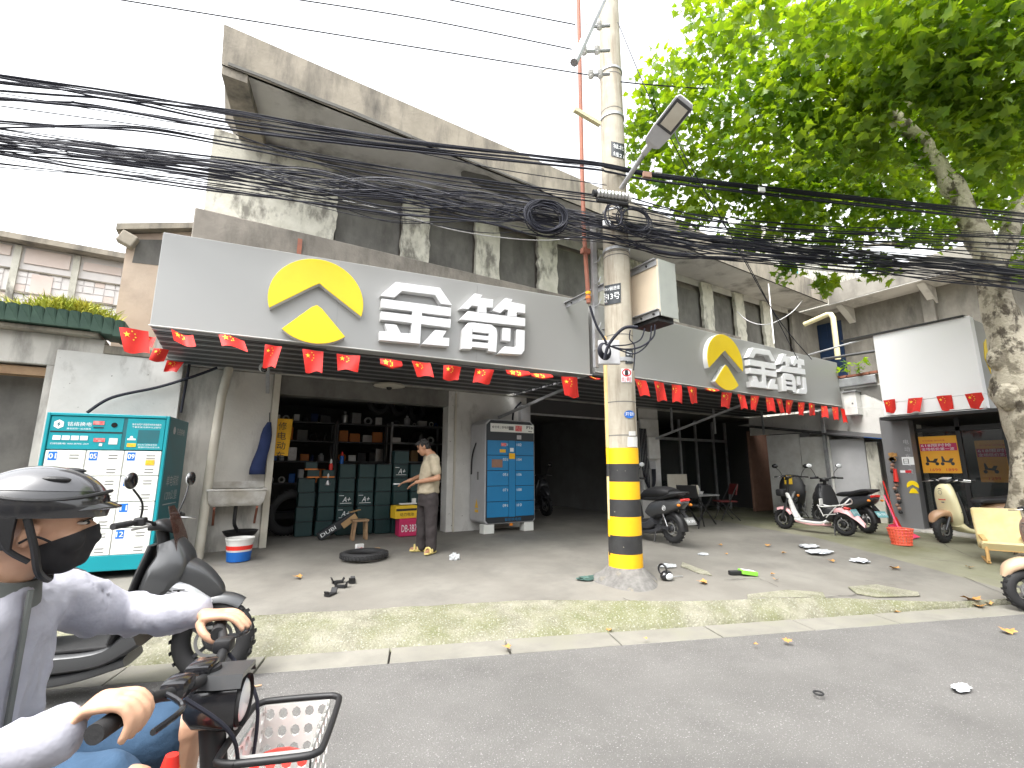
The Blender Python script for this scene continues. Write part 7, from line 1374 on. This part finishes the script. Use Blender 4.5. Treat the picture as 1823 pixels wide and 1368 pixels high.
mb = MB(); mb.loft([lat(mp(522,806),.19,.165),lat(mp(525,760),.19,.16),lat(mp(532,690),.195,.155),lat(mp(540,620),.205,.15),lat(mp(543,570),.2,.125),lat(mp(545,540),.14,.1),lat(mp(543,518),.085,.08)])
for a, b in ((shl,ell_),(shr,elr)): chain(mb,[mp(545,560),a],[.1,.085],4,16); chain(mb,[a,lerp(a,b,.35),lerp(a,b,.62)],[.084,.078,.08],4,16)
organic('t_shirt',mb,.014,2,'shirt',man,.013,10,5)
mb = MB(); mb.loft([lat(mp(522,800),.17,.15),lat(mp(522,850),.18,.155),lat(mp(522,900),.165,.15)])
for h_, k_, a_ in ((hpl,knl,anl),(hpr,knr,anr)): chain(mb,[h_,lerp(h_,k_,.5),k_,lerp(k_,a_,.5),lerp(k_,a_,.96)],[.108,.1,.09,.085,.082],5,18)
organic('trousers',mb,.014,2,'trousers',man,.013,9,2)
mb = MB(); mb.ell(mq(-.02,0,.055),(.098,.083,.085),20,14,MM); mb.ell(mq(-.055,0,.0),(.055,.077,.075),16,10,MM); mb.ell(mq(.06,0,.09),(.04,.06,.03),14,9,MM); organic('hair',mb,.01,1,'hair',man,.012,40,1)
for sy in (-1,1): part('eyebrow','hair',MB().tube([mq(.088,sy*.015,.028),mq(.07,sy*.055,.028)],.006,6),man); part('eye','eye_dark',MB().ell(mq(.078,sy*.033,.008),(.012,.014,.005),10,7,MM),man)
part('mouth','lips',MB().ell(mq(.085,0,-.065),(.01,.022,.006),10,7,MM),man)
for a_, dr, nm_ in ((anl,(mf*.35-fw*.8),'l'),(anr,mf,'r')):
    dr = dr.normalized(); sd_ = V(-dr.y,dr.x,0); g_ = gz(a_.x,a_.y)+.004; c = V(a_.x,a_.y,g_); out = [(-.1,.03),(-.11,0),(-.1,-.03),(-.04,-.042),(.05,-.048),(.13,-.045),(.17,-.02),(.175,.01),(.15,.04),(.06,.05),(-.04,.042)]; o = part('slipper','slipper',MB().prism(out,c+V(0,0,.028),dr,sd_,.028),man,bevel=.008)
    for x in (.05,.1): part('strap','slipper',MB().tube(catmull([c+dr*x+sd_*.05+V(0,0,.02),c+dr*x+sd_*.03+V(0,0,.082),c+dr*x-sd_*.03+V(0,0,.082),c+dr*x-sd_*.05+V(0,0,.02)],4),.014,8),o,smooth=True)
pp = mp(290,735,.0); tag(MB().box(pp,(.11,.07,.012),Matrix.Rotation(.5,3,'Z')).build('paper_slip','white_face'),'small white packet held in the standing man\'s hands','packet')
